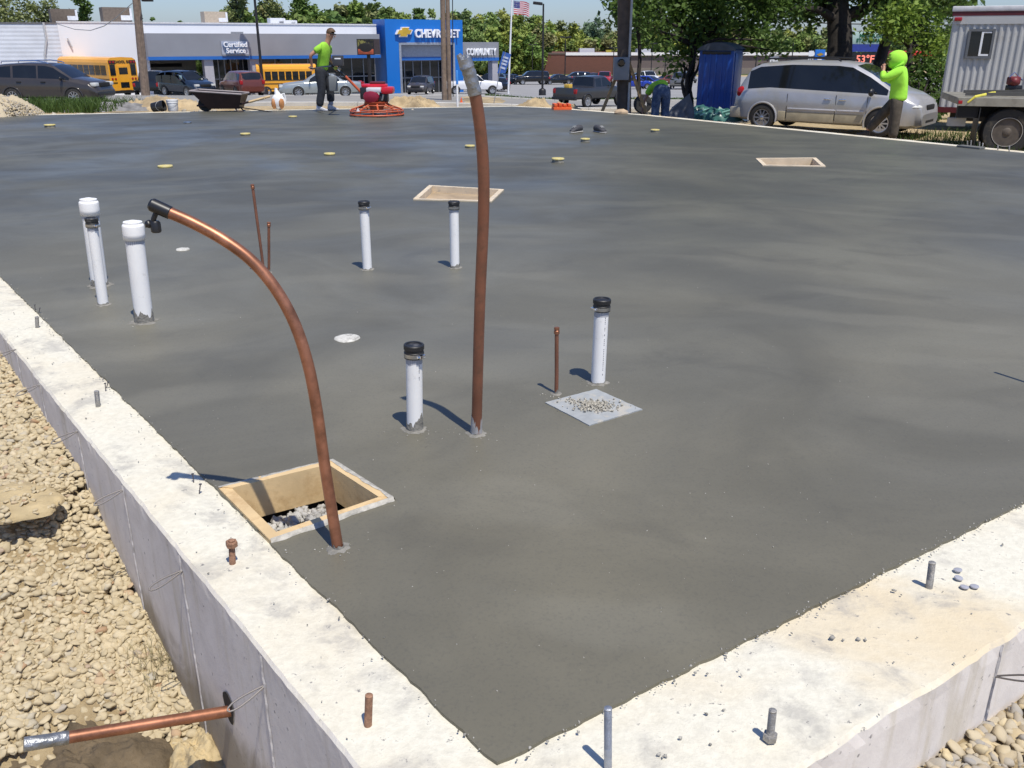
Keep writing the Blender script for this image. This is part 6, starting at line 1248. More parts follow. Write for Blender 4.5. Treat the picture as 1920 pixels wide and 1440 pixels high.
q = atS(1921, 162, 88); t2 = empty('power_saw', (q.x, q.y + .5, dk - .92 + .1), 0, 'dark red engine tool on the flatbed at the photo right edge', 'tool'); MB().bbox(-.11, .13, -.10, .10, .12, .30, .05).ball((-.02, -.1, .2), .09, 12, 8).build('engine', mat('tool_red', (0.16, 0.02, 0.02), 0.5), t2); MB().bbox(-.10, .18, -.1, .1, 0, .12, .02).build('engine_base', M_blk, t2); MB().tube([(-.1, 0, .28), (.0, 0, .38), (.2, 0, .22)], .014, 8).build('handle', M_chrome, t2)
# grey plank lying on the wall near the bolts
q0, q1 = at(1800, 276, .0), at(1840, 280, .0); dv = (q1 - q0); mq = (q0 + q1) / 2
o = MB().bbox(-.17, .17, -.07, .07, 0.004, .03, .004).build('board_scrap', mat('scrap_grey', (0.13, 0.13, 0.12), 0.8), None); o.location = mq; o.rotation_euler = (0, 0, math.atan2(dv.y, dv.x)); tag(o, 'dark grey board scrap on the far right wall among tiny bolts', 'board')

# ---- site clutter on the far bank
q = at(408, 211, 0.0); t = empty('wheelbarrow', (q.x, q.y + 0.35, 0.02), R(2), 'dark maroon wheelbarrow with wooden handles at the far slab edge', 'wheelbarrow'); m_wb = mat('barrow_maroon', (0.030, 0.013, 0.012), 0.55, 0.1, var=0.3, scale=5)
b_ = MB(); lo = [(-.26, -.22, .05), (.44, -.22, .05), (.44, .22, .05), (-.26, .22, .05)]; hi = [(-.60, -.36, .48), (.56, -.36, .40), (.56, .36, .40), (-.60, .36, .48)]
b_.add(lo + hi, [(3, 2, 1, 0), (0, 1, 5, 4), (1, 2, 6, 5), (2, 3, 7, 6), (3, 0, 4, 7)]); b_.build('tray', m_wb, t); MB().tube([Vector(p_) for p_ in hi + [hi[0]]], .022, 8).build('tray_rim', mat('rim_dusty', (0.30, 0.26, 0.25), 0.6), t)
for s_ in (1, -1): MB().tube([(-.55, s_ * .10, .12), (.3, s_ * .2, .12), (.72, s_ * .28, .22), (1.02, s_ * .30, .30)], .024, 8).build('handle', m_wb, t); MB().tube([(.70, s_ * .28, .215), (1.06, s_ * .30, .31)], .03, 8).build('grip', M_wood, t); MB().tube([(.30, s_ * .2, .13), (.42, s_ * .24, -.02), (.55, s_ * .24, -.02)], .018, 6).build('leg', m_wb, t)
MB().lathe([(.02, -.05), (.16, -.05), (.17, 0), (.16, .05), (.02, .05)], 22, Matrix.Translation((-.38, 0, .14)) @ Matrix.Rotation(R(90), 4, 'X')).build('wheel', M_tyre, t)
MB().tube([(.35, -.2, .10), (1.2, -.3, -.02)], .014, 6).build('brace_rod', M_pole, t)
t.scale = (.90, .90, .84)
def bucket(x, y, m_, label, lying=False):
    q = at(x, y, 0.0); t = empty('bucket', (q.x, q.y + .25, 0.0), 0, label, 'bucket', 'buckets on the far bank'); t.scale = (.78, .78, .70); Mx = Matrix.Rotation(R(80), 4, 'Y') @ Matrix.Translation((-.15, 0, -.17)) if lying else Matrix.Identity(4)
    MB().lathe([(.125, 0), (.13, .01), (.145, .24), (.155, .245), (.155, .26), (.148, .265), (.155, .28), (.155, .33), (.145, .33), (.12, .05), (.001, .045)], 22, Mx).build('tub', m_, t); MB().tube([Mx @ Vector((.155 * math.cos(a), .155 * math.sin(a) , .27 - .12 * abs(math.sin(a)))) for a in np.linspace(math.pi, 2 * math.pi, 9)], .005, 5).build('bail', M_galv, t)
bucket(292, 211, M_blk, 'black bucket lying on its side at the far slab edge', True); bucket(317, 210, M_white, 'white bucket standing right of the black bucket on the bank')
q = at(519, 207, 0); t = empty('plastic_jug', (q.x, q.y + .2, 0), 0, 'white jug with tan sides and raised neck right of the wheelbarrow', 'jug'); MB().ball((0, 0, .17), .17, 14, 10, .05, (.85, .7, 1)).build('jug_body', M_white, t); MB().tube([(0, 0, .30), (-.03, 0, .40), (-.02, 0, .44)], [.07, .035, .03], 10).build('neck', M_white, t)
for s_ in (-1, 1): MB().ball((s_ * .08, -.06, .13), .085, 10, 8, .06, (.7, 1, 1.3)).build('tan_patch', mat('jug_tan', (0.45, 0.20, 0.07), 0.6), t)
MB().tube([(.05, 0, .30), (.14, 0, .33), (.16, 0, .22), (.14, 0, .12)], .018, 8).build('handle', M_white, t)
q = at(1054, 207, 0); t = empty('orange_crate', (q.x, q.y + .25, -.04), R(10), 'bright orange slotted plastic crate beside the dirt pile at the slab edge', 'crate'); m_or = mat('orange_plastic', (0.75, 0.11, 0.02), 0.5)
MB().bbox(-.20, .20, -.12, .12, 0, .10, .015).build('crate_body', m_or, t)
for x in (-.15, -.05, .05, .15): MB().bbox(x - .035, x + .035, -.12, .12, .10, .15 + random.uniform(0, .03), .012).build('crate_finger', m_or, t)
# dirt and gravel heaps
def heap(x, y, s_, rx, ry, rz, m_, label, seed, zoff=-0.15, amp=0.5, name='dirt_heap', cat='dirt heap'):
    P = atS(x, y, s_); return lump(name, (P.x, P.y, max(ground_z(P.x, P.y), -0.9) + zoff), rx, ry, rz, m_, label, cat, seed, 64, amp)
M_sandheap = mat('heap_sand', (0.40, 0.305, 0.175), 0.95, var=0.25, scale=2.5, bump=1.2, bscale=12, dirt=((0.22, 0.165, 0.10), 0.5, 0.7, 1.5)); M_greyheap = mat('heap_grey', (0.19, 0.185, 0.18), 0.95, var=0.35, scale=5, bump=1.2, bscale=14)
heap(300, 206, 78, 1.15, 0.8, 0.40, M_sandheap, 'tan sand heap between the buckets and the wheelbarrow', 1.0, -.12, .25)
heap(215, 213, 80, 1.4, 0.4, 0.13, M_greyheap, 'low grey rubble ridge along the far slab edge below the dark SUV', 2.0, -.05, 0.9); heap(160, 214, 82, 0.7, 0.3, 0.11, M_greyheap, 'small grey rubble lump left of the low rubble ridge', 5.0, -.05, 0.9)
heap(772, 203, 78, 0.85, 0.6, 0.29, M_sandheap, 'tan dirt heap between the power trowel and the double pole', 3.0, -.1, .6); heap(1020, 208, 76, 1.15, 0.7, 0.27, M_sandheap, 'rough tan dirt heap left of the orange crate', 4.0, -.12, .7)
heap(470, 209, 84, 0.9, 0.3, 0.12, M_sandheap, 'thin spread of tan dirt under the wheelbarrow handles', 6.0, -.06, .9)
g0 = at(-40, 224, 0); gp = lump('gravel_heap', (g0.x - .35, g0.y + 1.2, -.25), 1.10, 1.0, 0.60, M_gravel2, 'tan gravel heap at the far left end of the slab', 'gravel heap', 7.0, 60, .12)
def on_heap():
    while True:
        u, v = random.uniform(-1, 1), random.uniform(-1, 0.6); dd = math.hypot(u, v)
        if dd < 1: return (g0.x - .35 + u * 1.10, g0.y + 1.2 + v * 1.0, -.25 + .60 * (1 - dd ** 2.2) ** .8)
PH = np.array([on_heap() for _ in range(5200)]); stones('heap_stones', PH, rng.uniform(.025, .065, 5200), M_gravel2, 1, kind=None, parent=gp)
# green sheeting and grey hose rolls by the toilet
q = atS(1330, 218, 66); t = empty('green_sheeting', (q.x, q.y, -.72), R(-20), 'crumpled green plastic sheeting lying before the blue toilet', 'sheeting'); m_gs = mat('green_plastic', (0.035, 0.115, 0.10), 0.3, var=0.3, scale=5)
b_ = MB(); n = 40
for i in range(n):
    for j in range(20):
        u, v = i / (n - 1), j / 19; b_.v.append((-1.1 + 2.2 * u, -.5 + v, max(0, .32 * math.sin(math.pi * v) ** .6 * math.sin(math.pi * min(1, u * 1.05 + .02)) ** .4 * (1 + .5 * fbm(u * 6, v * 3, 1, 4, 3)) + .06 * fbm(u * 16, v * 9, 1, 3, 8))))
b_.f = [(i * 20 + j, (i + 1) * 20 + j, (i + 1) * 20 + j + 1, i * 20 + j + 1) for i in range(n - 1) for j in range(19)]; b_.sm = [True] * len(b_.f); b_.build('sheet', m_gs, t, 30)
for k in range(6): x = -.9 + .35 * k; MB().tube([(x, -.45, .10 + .02 * k % 3), (x + .5, -.1, .30), (x + .8, .4, .2)], .03, 8).build('sheet_fold', mat('green_light', (0.16, 0.32, 0.28), 0.25), t)
q = atS(1272, 216, 68); t = empty('grey_tarp', (q.x, q.y, -.75), 0, 'slumped grey tarp bundle between the bending worker and green sheeting', 'tarp'); MB().add([(-.42, -.3, 0), (.38, -.35, 0), (.45, .3, 0), (-.4, .3, 0), (-.22, -.2, .38), (.22, -.22, .80), (.30, .12, .78), (-.15, .2, .42), (.36, -.3, .4)], [(0, 1, 8, 5, 4), (1, 2, 6, 5, 8), (2, 3, 7, 6), (3, 0, 4, 7), (4, 5, 6, 7)], False).build('bundle', mat('tarp_grey', (0.10, 0.105, 0.12), 0.7, var=0.3, scale=6, bump=.8, bscale=10), t)
PRr, SSr = [], []
for _ in range(260):
    x = random.uniform(1230, 1900); yb = 219 + (x - 1230) * 0.098; q = at(x, yb + random.uniform(-9, 0), -.1); dv = random.uniform(.2, 1.6); PRr.append((q.x + dv * .8, q.y + dv * .55, ground_z(q.x + dv * .8, q.y + dv * .55) + .03)); SSr.append(random.triangular(.04, .28, .07))
for _ in range(70):
    x = random.uniform(0, 1100); q = at(x, 214 if x < 300 else 207, 0); PRr.append((q.x, q.y + random.uniform(.1, .9), -.08)); SSr.append(random.triangular(.04, .18, .06))
stones('rubble', np.array(PRr), np.array(SSr), mat('site_rubble', (0.38, 0.34, 0.27), 0.95, var=.4, scale=2), 2, (.5, .9), 'stuff', None, .6, .3)
for x, y, s_, lb in ((1228, 207, 78, 'pale rock on the bank left of the bending worker'),): 
    P = at(1167, 216, 0); V0 = MB().ball((0, 0, .05), .12, 12, 8, .12, (1.2, .8, .6)).build('rock', mat('pale_rock', (0.45, 0.33, 0.21), 0.9, var=.2), None); V0.location = (P.x, P.y + .25, -.02); tag(V0, 'pale tan rock at the slab edge below the meter box pole', 'rock')
# old tyre at the brace foot, yellow flag marker
q = atS(1205, 198, 62); t = MB().lathe([(.20, -.1), (.38, -.1), (.42, -.06), (.42, .06), (.38, .1), (.20, .1)], 26, Matrix.Rotation(R(80), 4, 'X') @ Matrix.Scale(.66, 4), True, True).build('old_tyre', M_tyre, None); t.location = (q.x, q.y, q.z + .05); tag(t, 'dark old tyre leaning by the timber brace foot', 'tyre')
q = atS(1190, 188, 40); t = empty('marker_flag', q, 0, 'tiny yellow marker flag left of the old tyre', 'flag'); MB().tube([(0, 0, -.3), (0, 0, .12)], .008, 5).build('wire', M_galv, t); MB().box(0, .14, -.003, .003, .0, .12).build('flag', mat('flag_yellow', (.7, .55, .08), .7), t)
q = atS(865, 192, 55); t = empty('traffic_cone', (q.x, q.y, q.z), 0, 'tiny orange traffic cone on the road right of the white marker post', 'cone'); MB().lathe([(.13, 0), (.13, .02), (.08, .03), (.025, .32), (.001, .33)], 14).build('cone', m_or, t); t.scale = (.5, .5, .5)
# ================================================================ TREES AND GRASS
def leaf_cloud(centers, per, spread, size, up=0.3, flat=False):
    """centers (n,3) -> small leaf quads scattered round each"""
    n = len(centers) * per; c = np.repeat(centers, per, 0); off = rng.normal(0, 1, (n, 3)); off *= (np.repeat(np.atleast_1d(spread) * np.ones(len(centers)), per))[:, None]; P = c + off
    nrm = rng.normal(0, 1, (n, 3)); nrm[:, 2] = np.abs(nrm[:, 2]) + up; nrm /= np.linalg.norm(nrm, axis=1)[:, None]
    a = np.cross(nrm, rng.normal(0, 1, (n, 3))); a /= np.linalg.norm(a, axis=1)[:, None] + 1e-9; b = np.cross(nrm, a); s = (size * rng.uniform(0.6, 1.35, n))[:, None]
    V = np.stack([P - a * s, P - b * s * 0.55 - a * s * 0.05, P + a * s, P + b * s * 0.55 - a * s * 0.05], 1) ; return V.reshape(-1, 3), np.arange(n * 4).reshape(-1, 4)
def blob_points(blobs, dens):
    out = []
    for (c, r) in blobs:
        k = int(dens * r * r * 4); d = rng.normal(0, 1, (k, 3)); d /= np.linalg.norm(d, axis=1)[:, None]
        rad = r * (rng.uniform(0.15, 1.0, k) ** 0.45) * np.array([1 + 0.30 * mnoise.noise(Vector(v) * 2.1 + Vector(c)) for v in d]); out.append(np.array(c) + d * rad[:, None] * np.array([1, 1, .85]))
    return np.concatenate(out)
def limb(b_, a, e, r0, r1, n=6, wob=0.08):
    a, e = Vector(a), Vector(e); ln = (e - a).length; pts = []
    for i in range(n + 1):
        t = i / n; p_ = a.lerp(e, t); p_ += Vector((fbm(p_.z, p_.x, .8, 2, 1), fbm(p_.x, p_.z, .8, 2, 5), fbm(p_.y, p_.x, .8, 2, 9))) * wob * ln * math.sin(math.pi * t); p_.z += 0.06 * ln * math.sin(math.pi * t); pts.append(p_)
    b_.tube(pts, [r0 + (r1 - r0) * i / n for i in range(n + 1)], 9); return pts
def tree(name, label, base, trunk_top, r0, blobs, leafm, per=14, dens=22, size=0.11, spread=0.28, group=None, bark=M_bark, twigs=True, cat='tree', r1=None):
    t = empty(name, base, 0, label, cat, group); B = Vector(base); b_ = MB(); tp = Vector(trunk_top) - B
    pts = limb(b_, (0, 0, -.4), tp, r0, r1 or r0 * .72, 8, .04); b_.tube([(0, 0, -.4), (0, 0, .0), (0, 0, .35)], [r0 * 1.6, r0 * 1.35, r0 * 1.0], 12)
    C = blob_points([((Vector(c) - B), r_) for c, r_ in blobs], dens)
    for c, r_ in blobs:
        e = Vector(c) - B; st = pts[-1] if e.z > tp.z * .9 else pts[max(3, int(len(pts) * .65))]
        lp_ = limb(b_, st, e, (r1 or r0 * .72) * .55, r_ * .03 + .012, 6, .10)
        if twigs:
            for _ in range(5): k = random.choice(lp_[2:]); d = Vector((random.gauss(0, 1), random.gauss(0, 1), random.gauss(.2, .7))).normalized() * r_ * random.uniform(.5, .95); limb(b_, k, k + d, r_ * .022 + .008, .006, 4, .12)
    b_.build('trunk', bark, t, 60)
    V, Fq = leaf_cloud(C, per, spread, size); np_mesh('crown', V, Fq, leafm, t); return t
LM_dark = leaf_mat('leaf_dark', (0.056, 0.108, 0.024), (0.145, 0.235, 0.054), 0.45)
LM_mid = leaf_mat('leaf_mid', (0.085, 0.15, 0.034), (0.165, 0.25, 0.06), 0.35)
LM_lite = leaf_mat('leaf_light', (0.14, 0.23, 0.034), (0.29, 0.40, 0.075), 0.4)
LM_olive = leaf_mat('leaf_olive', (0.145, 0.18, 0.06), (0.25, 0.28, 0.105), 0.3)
def Q(x, y, s_): return atS(x, y, s_)
def sblob(x, y, s_, rpx): return (tuple(Q(x, y, s_)), rpx / s_)
# the big tree behind the minivan
bt = Q(1572, 205, 52); base = (bt.x, bt.y, -0.95)
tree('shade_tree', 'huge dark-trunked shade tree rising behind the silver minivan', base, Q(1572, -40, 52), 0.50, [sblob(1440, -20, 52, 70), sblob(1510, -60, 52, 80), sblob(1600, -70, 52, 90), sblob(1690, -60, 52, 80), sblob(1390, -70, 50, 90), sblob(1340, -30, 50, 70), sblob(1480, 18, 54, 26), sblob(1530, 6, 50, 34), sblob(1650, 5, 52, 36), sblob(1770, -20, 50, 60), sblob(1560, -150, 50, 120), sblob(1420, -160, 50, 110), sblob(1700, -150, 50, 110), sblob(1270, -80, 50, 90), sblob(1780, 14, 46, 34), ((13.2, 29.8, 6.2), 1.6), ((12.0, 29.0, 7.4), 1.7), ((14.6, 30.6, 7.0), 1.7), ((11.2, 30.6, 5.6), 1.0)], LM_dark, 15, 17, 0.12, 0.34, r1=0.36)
# second dark trunk leaning right, with its leaves
b2 = Q(1622, 205, 50); tree('shade_tree', 'second dark trunk leaning right beside the bank sign', (b2.x, b2.y, -0.95), Q(1668, 60, 50), 0.26, [sblob(1690, 30, 48, 30), sblob(1730, -15, 48, 46), sblob(1660, -30, 50, 36)], LM_dark, 14, 16, 0.11, 0.3)
# bright young leaves catching the sun
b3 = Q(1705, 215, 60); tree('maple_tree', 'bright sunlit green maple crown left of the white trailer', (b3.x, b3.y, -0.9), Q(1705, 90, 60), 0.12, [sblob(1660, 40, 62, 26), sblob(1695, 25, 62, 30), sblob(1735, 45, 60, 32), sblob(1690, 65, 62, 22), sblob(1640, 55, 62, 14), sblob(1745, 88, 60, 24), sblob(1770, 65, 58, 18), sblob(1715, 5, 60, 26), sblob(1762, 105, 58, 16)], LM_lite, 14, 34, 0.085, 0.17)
# dark hedge under it
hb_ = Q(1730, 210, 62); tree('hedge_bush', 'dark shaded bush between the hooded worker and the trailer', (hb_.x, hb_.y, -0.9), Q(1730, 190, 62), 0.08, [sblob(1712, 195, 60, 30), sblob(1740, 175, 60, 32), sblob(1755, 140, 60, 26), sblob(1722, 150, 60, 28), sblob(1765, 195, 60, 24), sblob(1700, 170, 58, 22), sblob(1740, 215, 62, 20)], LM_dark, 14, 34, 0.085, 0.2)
# slim multi-stem tree left of the toilet
b4 = Q(1290, 205, 56); tree('shade_tree', 'slender dark multi-stem tree just left of the blue toilet', (b4.x, b4.y, -0.9), Q(1300, 90, 56), 0.14, [sblob(1240, 70, 58, 24), sblob(1300, 40, 56, 44), sblob(1250, 15, 56, 46), sblob(1350, 25, 56, 46), sblob(1400, 50, 55, 28), sblob(1425, 10, 55, 42), sblob(1200, 40, 60, 26), sblob(1205, -5, 60, 36), sblob(1290, 90, 56, 24), sblob(1270, 120, 56, 14), sblob(1345, 70, 54, 24), sblob(1440, 75, 56, 22), sblob(1456, 95, 56, 13), sblob(1300, -40, 56, 60), sblob(1400, -50, 56, 60)], LM_dark, 14, 24, 0.10, 0.24)
b5 = Q(1296, 206, 57); o5 = MB(); 
for x, y in ((1282, 120), (1312, 110), (1300, 70)): limb(o5, (0, 0, -.2), Vector(Q(x, y, 56)) - Vector((b5.x, b5.y, -.9)), .085, .03, 7, .12)
tr = [o for o in COL.objects if o.name.startswith('shade_tree') and o.get('label', '').startswith('slender')][0]
st = o5.build('stem', M_bark, tr); st.location = Vector((b5.x, b5.y, -.9)) - tr.location
# leaves of a tree over the meter-box pole
b6 = Q(1185, 200, 62); tree('shade_tree', 'leafy branches hanging round the top of the meter box pole', (Q(1195, 200, 60).x + .2, Q(1195, 200, 60).y, -.85), Q(1192, 10, 60), 0.07, [sblob(1160, 18, 66, 20), sblob(1190, 0, 62, 30), sblob(1155, -15, 66, 26), sblob(1200, 40, 62, 16), sblob(1180, -50, 60, 44), ((3.2, 20.0, 4.6), 1.15), ((4.6, 21.2, 4.6), 1.2), ((5.6, 23.4, 4.8), 1.2), ((3.4, 22.4, 4.9), 1.2), ((7.2, 25.9, 5.0), 1.1), ((8.4, 28.6, 5.0), 1.3), ((7.4, 29.6, 5.2), 1.2)], LM_dark, 14, 26, 0.095, 0.22)
# ---- the woods on the skyline: many crowns, one wood
protoV = []
def wood_tree(h, w_, n, tall=False):
    if tall: blobs = [((rng.normal(0, w_ * .16), rng.normal(0, w_ * .16), h * z), w_ * (.30 - .14 * z)) for z in (.2, .35, .5, .62, .74, .85, .94)]
    else: blobs = [((rng.normal(0, w_ * .25), rng.normal(0, w_ * .25), h * z), w_ * k) for z, k in ((.25, .38), (.4, .42), (.55, .42), (.68, .36), (.8, .28), (.9, .18))]
    C = blob_points(blobs, n / sum(4 * r_ * r_ for _, r_ in blobs)); return C
def woods(name, label, rows, hues, size, per=7, nper=150, kind='stuff'):
    Vs, Fs, T = [], [], []; o_ = 0
    for (x, ytop, s_, wpx, hue, tall) in rows:
        P = atS(x, 140, s_); gz = -6.3 if s_ < 9 else ground_z(P.x, P.y); top = atY(x, ytop, P.y).z; h = max(3, top - gz); w_ = wpx / s_
        C = wood_tree(h, w_, nper, tall) * np.array([1.15, 1.15, 1.0]) + np.array([P.x, P.y, gz]); V, Fq = leaf_cloud(C, per, w_ * .06, size * (w_ / 8) ** .5, .4)
        base = np.array(hues[hue]); tint = base[None] * rng.uniform(.75, 1.25, (len(Fq), 1)) * np.array([rng.uniform(.9, 1.1), 1, rng.uniform(.85, 1.1)]); T.append(np.repeat(np.concatenate([tint, np.ones((len(Fq), 1))], 1), 4, 0)); Vs.append(V); Fs.append(Fq + o_); o_ += len(V)
    return tag(np_mesh(name, np.concatenate(Vs), np.concatenate(Fs), M_woods, attr=np.concatenate(T)), kind=kind)
m, N, L, p = nodes_mat('wood_foliage'); at_ = N.new('ShaderNodeAttribute'); at_.attribute_name = 'tint'; L.new(at_.outputs['Color'], p.inputs['Base Color']); p.inputs['Roughness'].default_value = .7; p.inputs['Specular IOR Level'].default_value = .15
tr = N.new('ShaderNodeBsdfTranslucent'); L.new(at_.outputs['Color'], tr.inputs[0]); mx = N.new('ShaderNodeMixShader'); mx.inputs[0].default_value = .25; L.new(p.outputs[0], mx.inputs[1]); L.new(tr.outputs[0], mx.inputs[2]); L.new(mx.outputs[0], N['Material Output'].inputs[0]); M_woods = m
HU = {'d': (.125, .19, .055), 'm': (.185, .26, .07), 'y': (.30, .345, .085), 'o': (.265, .28, .115), 'b': (.175, .23, .135), 'g': (.23, .315, .11)}
rows = []
for x in np.arange(440, 735, 14): rows.append((x + rng.normal(0, 5), 12 + rng.normal(0, 8) - (6 if x > 690 else 0), 11.5 + rng.normal(0, .4), 52 + rng.normal(0, 8), rng.choice(list('dmmdo')), rng.random() < .4))
for x in np.arange(470, 760, 14): rows.append((x, 30 + rng.normal(0, 4), 12.5, 52, rng.choice(list('dm')), False))
for x in np.arange(720, 900, 16): rows.append((x, 20 + rng.normal(0, 6), 9.5 + rng.normal(0, .3), 36, rng.choice(list('dmgo')), rng.random() < .35))
for x in np.arange(868, 1012, 13): rows.append((x, 17 + abs(x - 930) ** 1.6 * .018 + rng.normal(0, 2.5), 7.2 + rng.normal(0, .25), 40, rng.choice(list('yymg')), False))
for x in np.arange(860, 1030, 16): rows.append((x, 46, 7.9, 44, rng.choice(list('myo')), False))
for x in np.arange(1010, 1230, 13): rows.append((x + rng.normal(0, 4), 45 + rng.normal(0, 12), 6.3 + rng.normal(0, .3), 34 + rng.normal(0, 5), rng.choice(list('gbyoo')), rng.random() < .45))
for x in np.arange(1000, 1680, 19): rows.append((x, 72 + rng.normal(0, 4), 7.0, 40, rng.choice(list('mogy')), False))
for x in np.arange(1225, 1680, 15): rows.append((x, 46 + 22 * math.sin((x - 1400) / 90) * .5 + rng.normal(0, 6), 6.0 + rng.normal(0, .2), 36, rng.choice(list('ogymb')), False))
for x in np.arange(-60, 1000, 30): rows.append((x, 84, 11 if x < 700 else 8.0, 50, rng.choice(list('dm')), False))
for x in np.arange(1650, 2050, 20): rows.append((x, 60 + rng.normal(0, 8), 7.0, 44, rng.choice(list('mdg')), False))
woods('far_woods', None, rows, HU, 0.58, 9, 290)
# trees over the showroom roof that stand apart
def far_tree(label, x, ytop, ybase, s_, wpx, leafm, tall=False, n=260, size=.26):
    P = atS(x, ybase, s_); gz = ground_z(P.x, P.y); top = atY(x, ytop, P.y).z; h = top - gz; w_ = wpx / s_; t = empty('park_tree', (P.x, P.y, gz), 0, label, 'tree', 'trees behind the showroom roof'); C = wood_tree(h, w_, n, tall); V, Fq = leaf_cloud(C, 8, w_ * .05, size, .4); np_mesh('crown', V, Fq, leafm, t)
    b_ = MB(); limb(b_, (0, 0, -.3), (0, 0, h * .85), h * .022, h * .006, 6, .03); [limb(b_, (0, 0, h * z), (math.cos(a) * w_ * .35, math.sin(a) * w_ * .35, h * (z + .2)), h * .009, h * .002, 4, .1) for z, a in ((.35, 0), (.42, 2.1), (.5, 4.0), (.58, 1.0), (.65, 3.2))]; b_.build('trunk', M_bark, t, 60)
far_tree('wide olive green tree behind the white showroom, leftmost on the roofline', 35, -30, 150, 13, 130, LM_olive, False, 900)
far_tree('olive green tree behind the roofline just left of the first brown roof unit', 100, -5, 150, 13, 80, LM_olive, False, 650)
far_tree('pointed green tree between the two brown roof units', 171, -12, 150, 13.5, 56, LM_mid, True, 560, .22)
far_tree('small dark tree top peeping over the roof right of the wooden lamp pole', 280, 26, 150, 12, 26, LM_mid, True, 160); far_tree('second small dark tree top over the roof beside its neighbour', 303, 22, 150, 12, 24, LM_mid, False, 140); far_tree('tiny dark tree top over the showroom roof left of the tan roof unit', 350, 30, 150, 12, 22, LM_mid, False, 120)
far_tree('tall sparse pale-barked tree over the roof right of the tan unit', 458, -45, 150, 12.5, 74, LM_olive, True, 420); far_tree('tall sparse green tree over the white roof units', 520, -35, 150, 12, 74, LM_olive, True, 420); far_tree('tall dark green tree behind the worker in the green tee shirt', 575, -15, 150, 12, 66, LM_mid, True, 560)
# ---- grass
m_gb = leaf_mat('grass_blade', (0.045, 0.085, 0.015), (0.10, 0.16, 0.035), .3)
def grass(name, n, fn, hmin, hmax, wd, m_=m_gb):
    P = np.array([fn() for _ in range(n)]); a = rng.uniform(0, 6.28, n); h = rng.uniform(hmin, hmax, n); ln = rng.normal(0, .35, (n, 2)) * h[:, None]; dx = np.stack([np.cos(a) * wd, np.sin(a) * wd, 0 * a], 1); T = P + np.concatenate([ln, h[:, None]], 1); M_ = P + np.concatenate([ln * .35, h[:, None] * .6], 1)
    V = np.stack([P - dx, P + dx, M_ + dx * .6, T, M_ - dx * .6], 1).reshape(-1, 3); i = np.arange(n)[:, None] * 5; Fq = np.concatenate([i + np.array([[0, 1, 2, 4]]), i + np.array([[4, 2, 3, 3]])[:, :4]], 0)
    Fq = (i + np.array([[0, 1, 2, 4]])); F3 = i + np.array([[4, 2, 3]])
    me = bpy.data.meshes.new(name); me.from_pydata(V.tolist(), [], Fq.tolist() + F3.tolist()); me.materials.append(m_); o = bpy.data.objects.new(name, me); COL.objects.link(o); return tag(o, kind='stuff')
def g_left():
    while True:
        x, y = random.uniform(-17.5, -8.6), random.uniform(20.6, 38.5)
        if abs(x / y) < .62 and (x / y) < -.44 + .1 * fbm(x, y, .3): return (x, y, ground_z(x, y))
grass('grass', 24000, g_left, .10, .36, .012)
def g_verge():
    x = random.uniform(-2, 16); return (x, random.uniform(66.8, 69.3), ground_z(x, 68) + .07)
grass('grass_verge_blades', 3000, g_verge, .08, .2, .03)
def g_tr():
    x, y = random.uniform(9.5, 14), random.uniform(18.8, 24); return (x, y, ground_z(x, y))
grass('weeds', 2600, g_tr, .05, .22, .01)
m_dry = mat('dry_grass', (0.33, 0.28, 0.15), .9, var=.3, scale=20)
def g_dry():
    c_ = random.choice(((-1.12, 2.42, .10), (-0.55, 1.35, .12), (-1.3, 1.75, .05))) if False else random.choice(((-1.20, 2.50, .09), (-1.15, 1.60, .22))); x, y = random.gauss(c_[0], c_[2] * .6), random.gauss(c_[1], c_[2] * .6); return (x, y, ground_z(x, y) + .02)
grass('dry_grass', 330, g_dry, .02, .09, .0012, m_dry)
# ================================================================ PEOPLE AND THE POWER TROWEL
def skin(name, nodes, edges, root, m, parent, sub=2, smooth=True):
    """nodes {key: (co, r)}; one continuous surface grown round a skeleton"""
    keys = list(nodes); ix = {k: i for i, k in enumerate(keys)}; me = bpy.data.meshes.new(name); me.from_pydata([Vector(nodes[k][0]) for k in keys], [(ix[a], ix[b]) for a, b in edges], [])
    o = bpy.data.objects.new(name, me); COL.objects.link(o); md = o.modifiers.new('skin', 'SKIN'); md.use_smooth_shade = True
    for k in keys:
        r = nodes[k][1]; sv = me.skin_vertices[0].data[ix[k]]; sv.radius = r if isinstance(r, tuple) else (r, r); sv.use_root = (k == root)
    o.modifiers.new('sub', 'SUBSURF').levels = sub
    bpy.context.view_layer.update(); dg = bpy.context.evaluated_depsgraph_get(); new = bpy.data.meshes.new_from_object(o.evaluated_get(dg)); new.name = name
    o.modifiers.clear(); o.data = new; bpy.data.meshes.remove(me); new.materials.clear(); new.materials.append(m); new.polygons.foreach_set('use_smooth', [True] * len(new.polygons)); o.parent = parent
    return o
def chain(*ks): return list(zip(ks, ks[1:]))
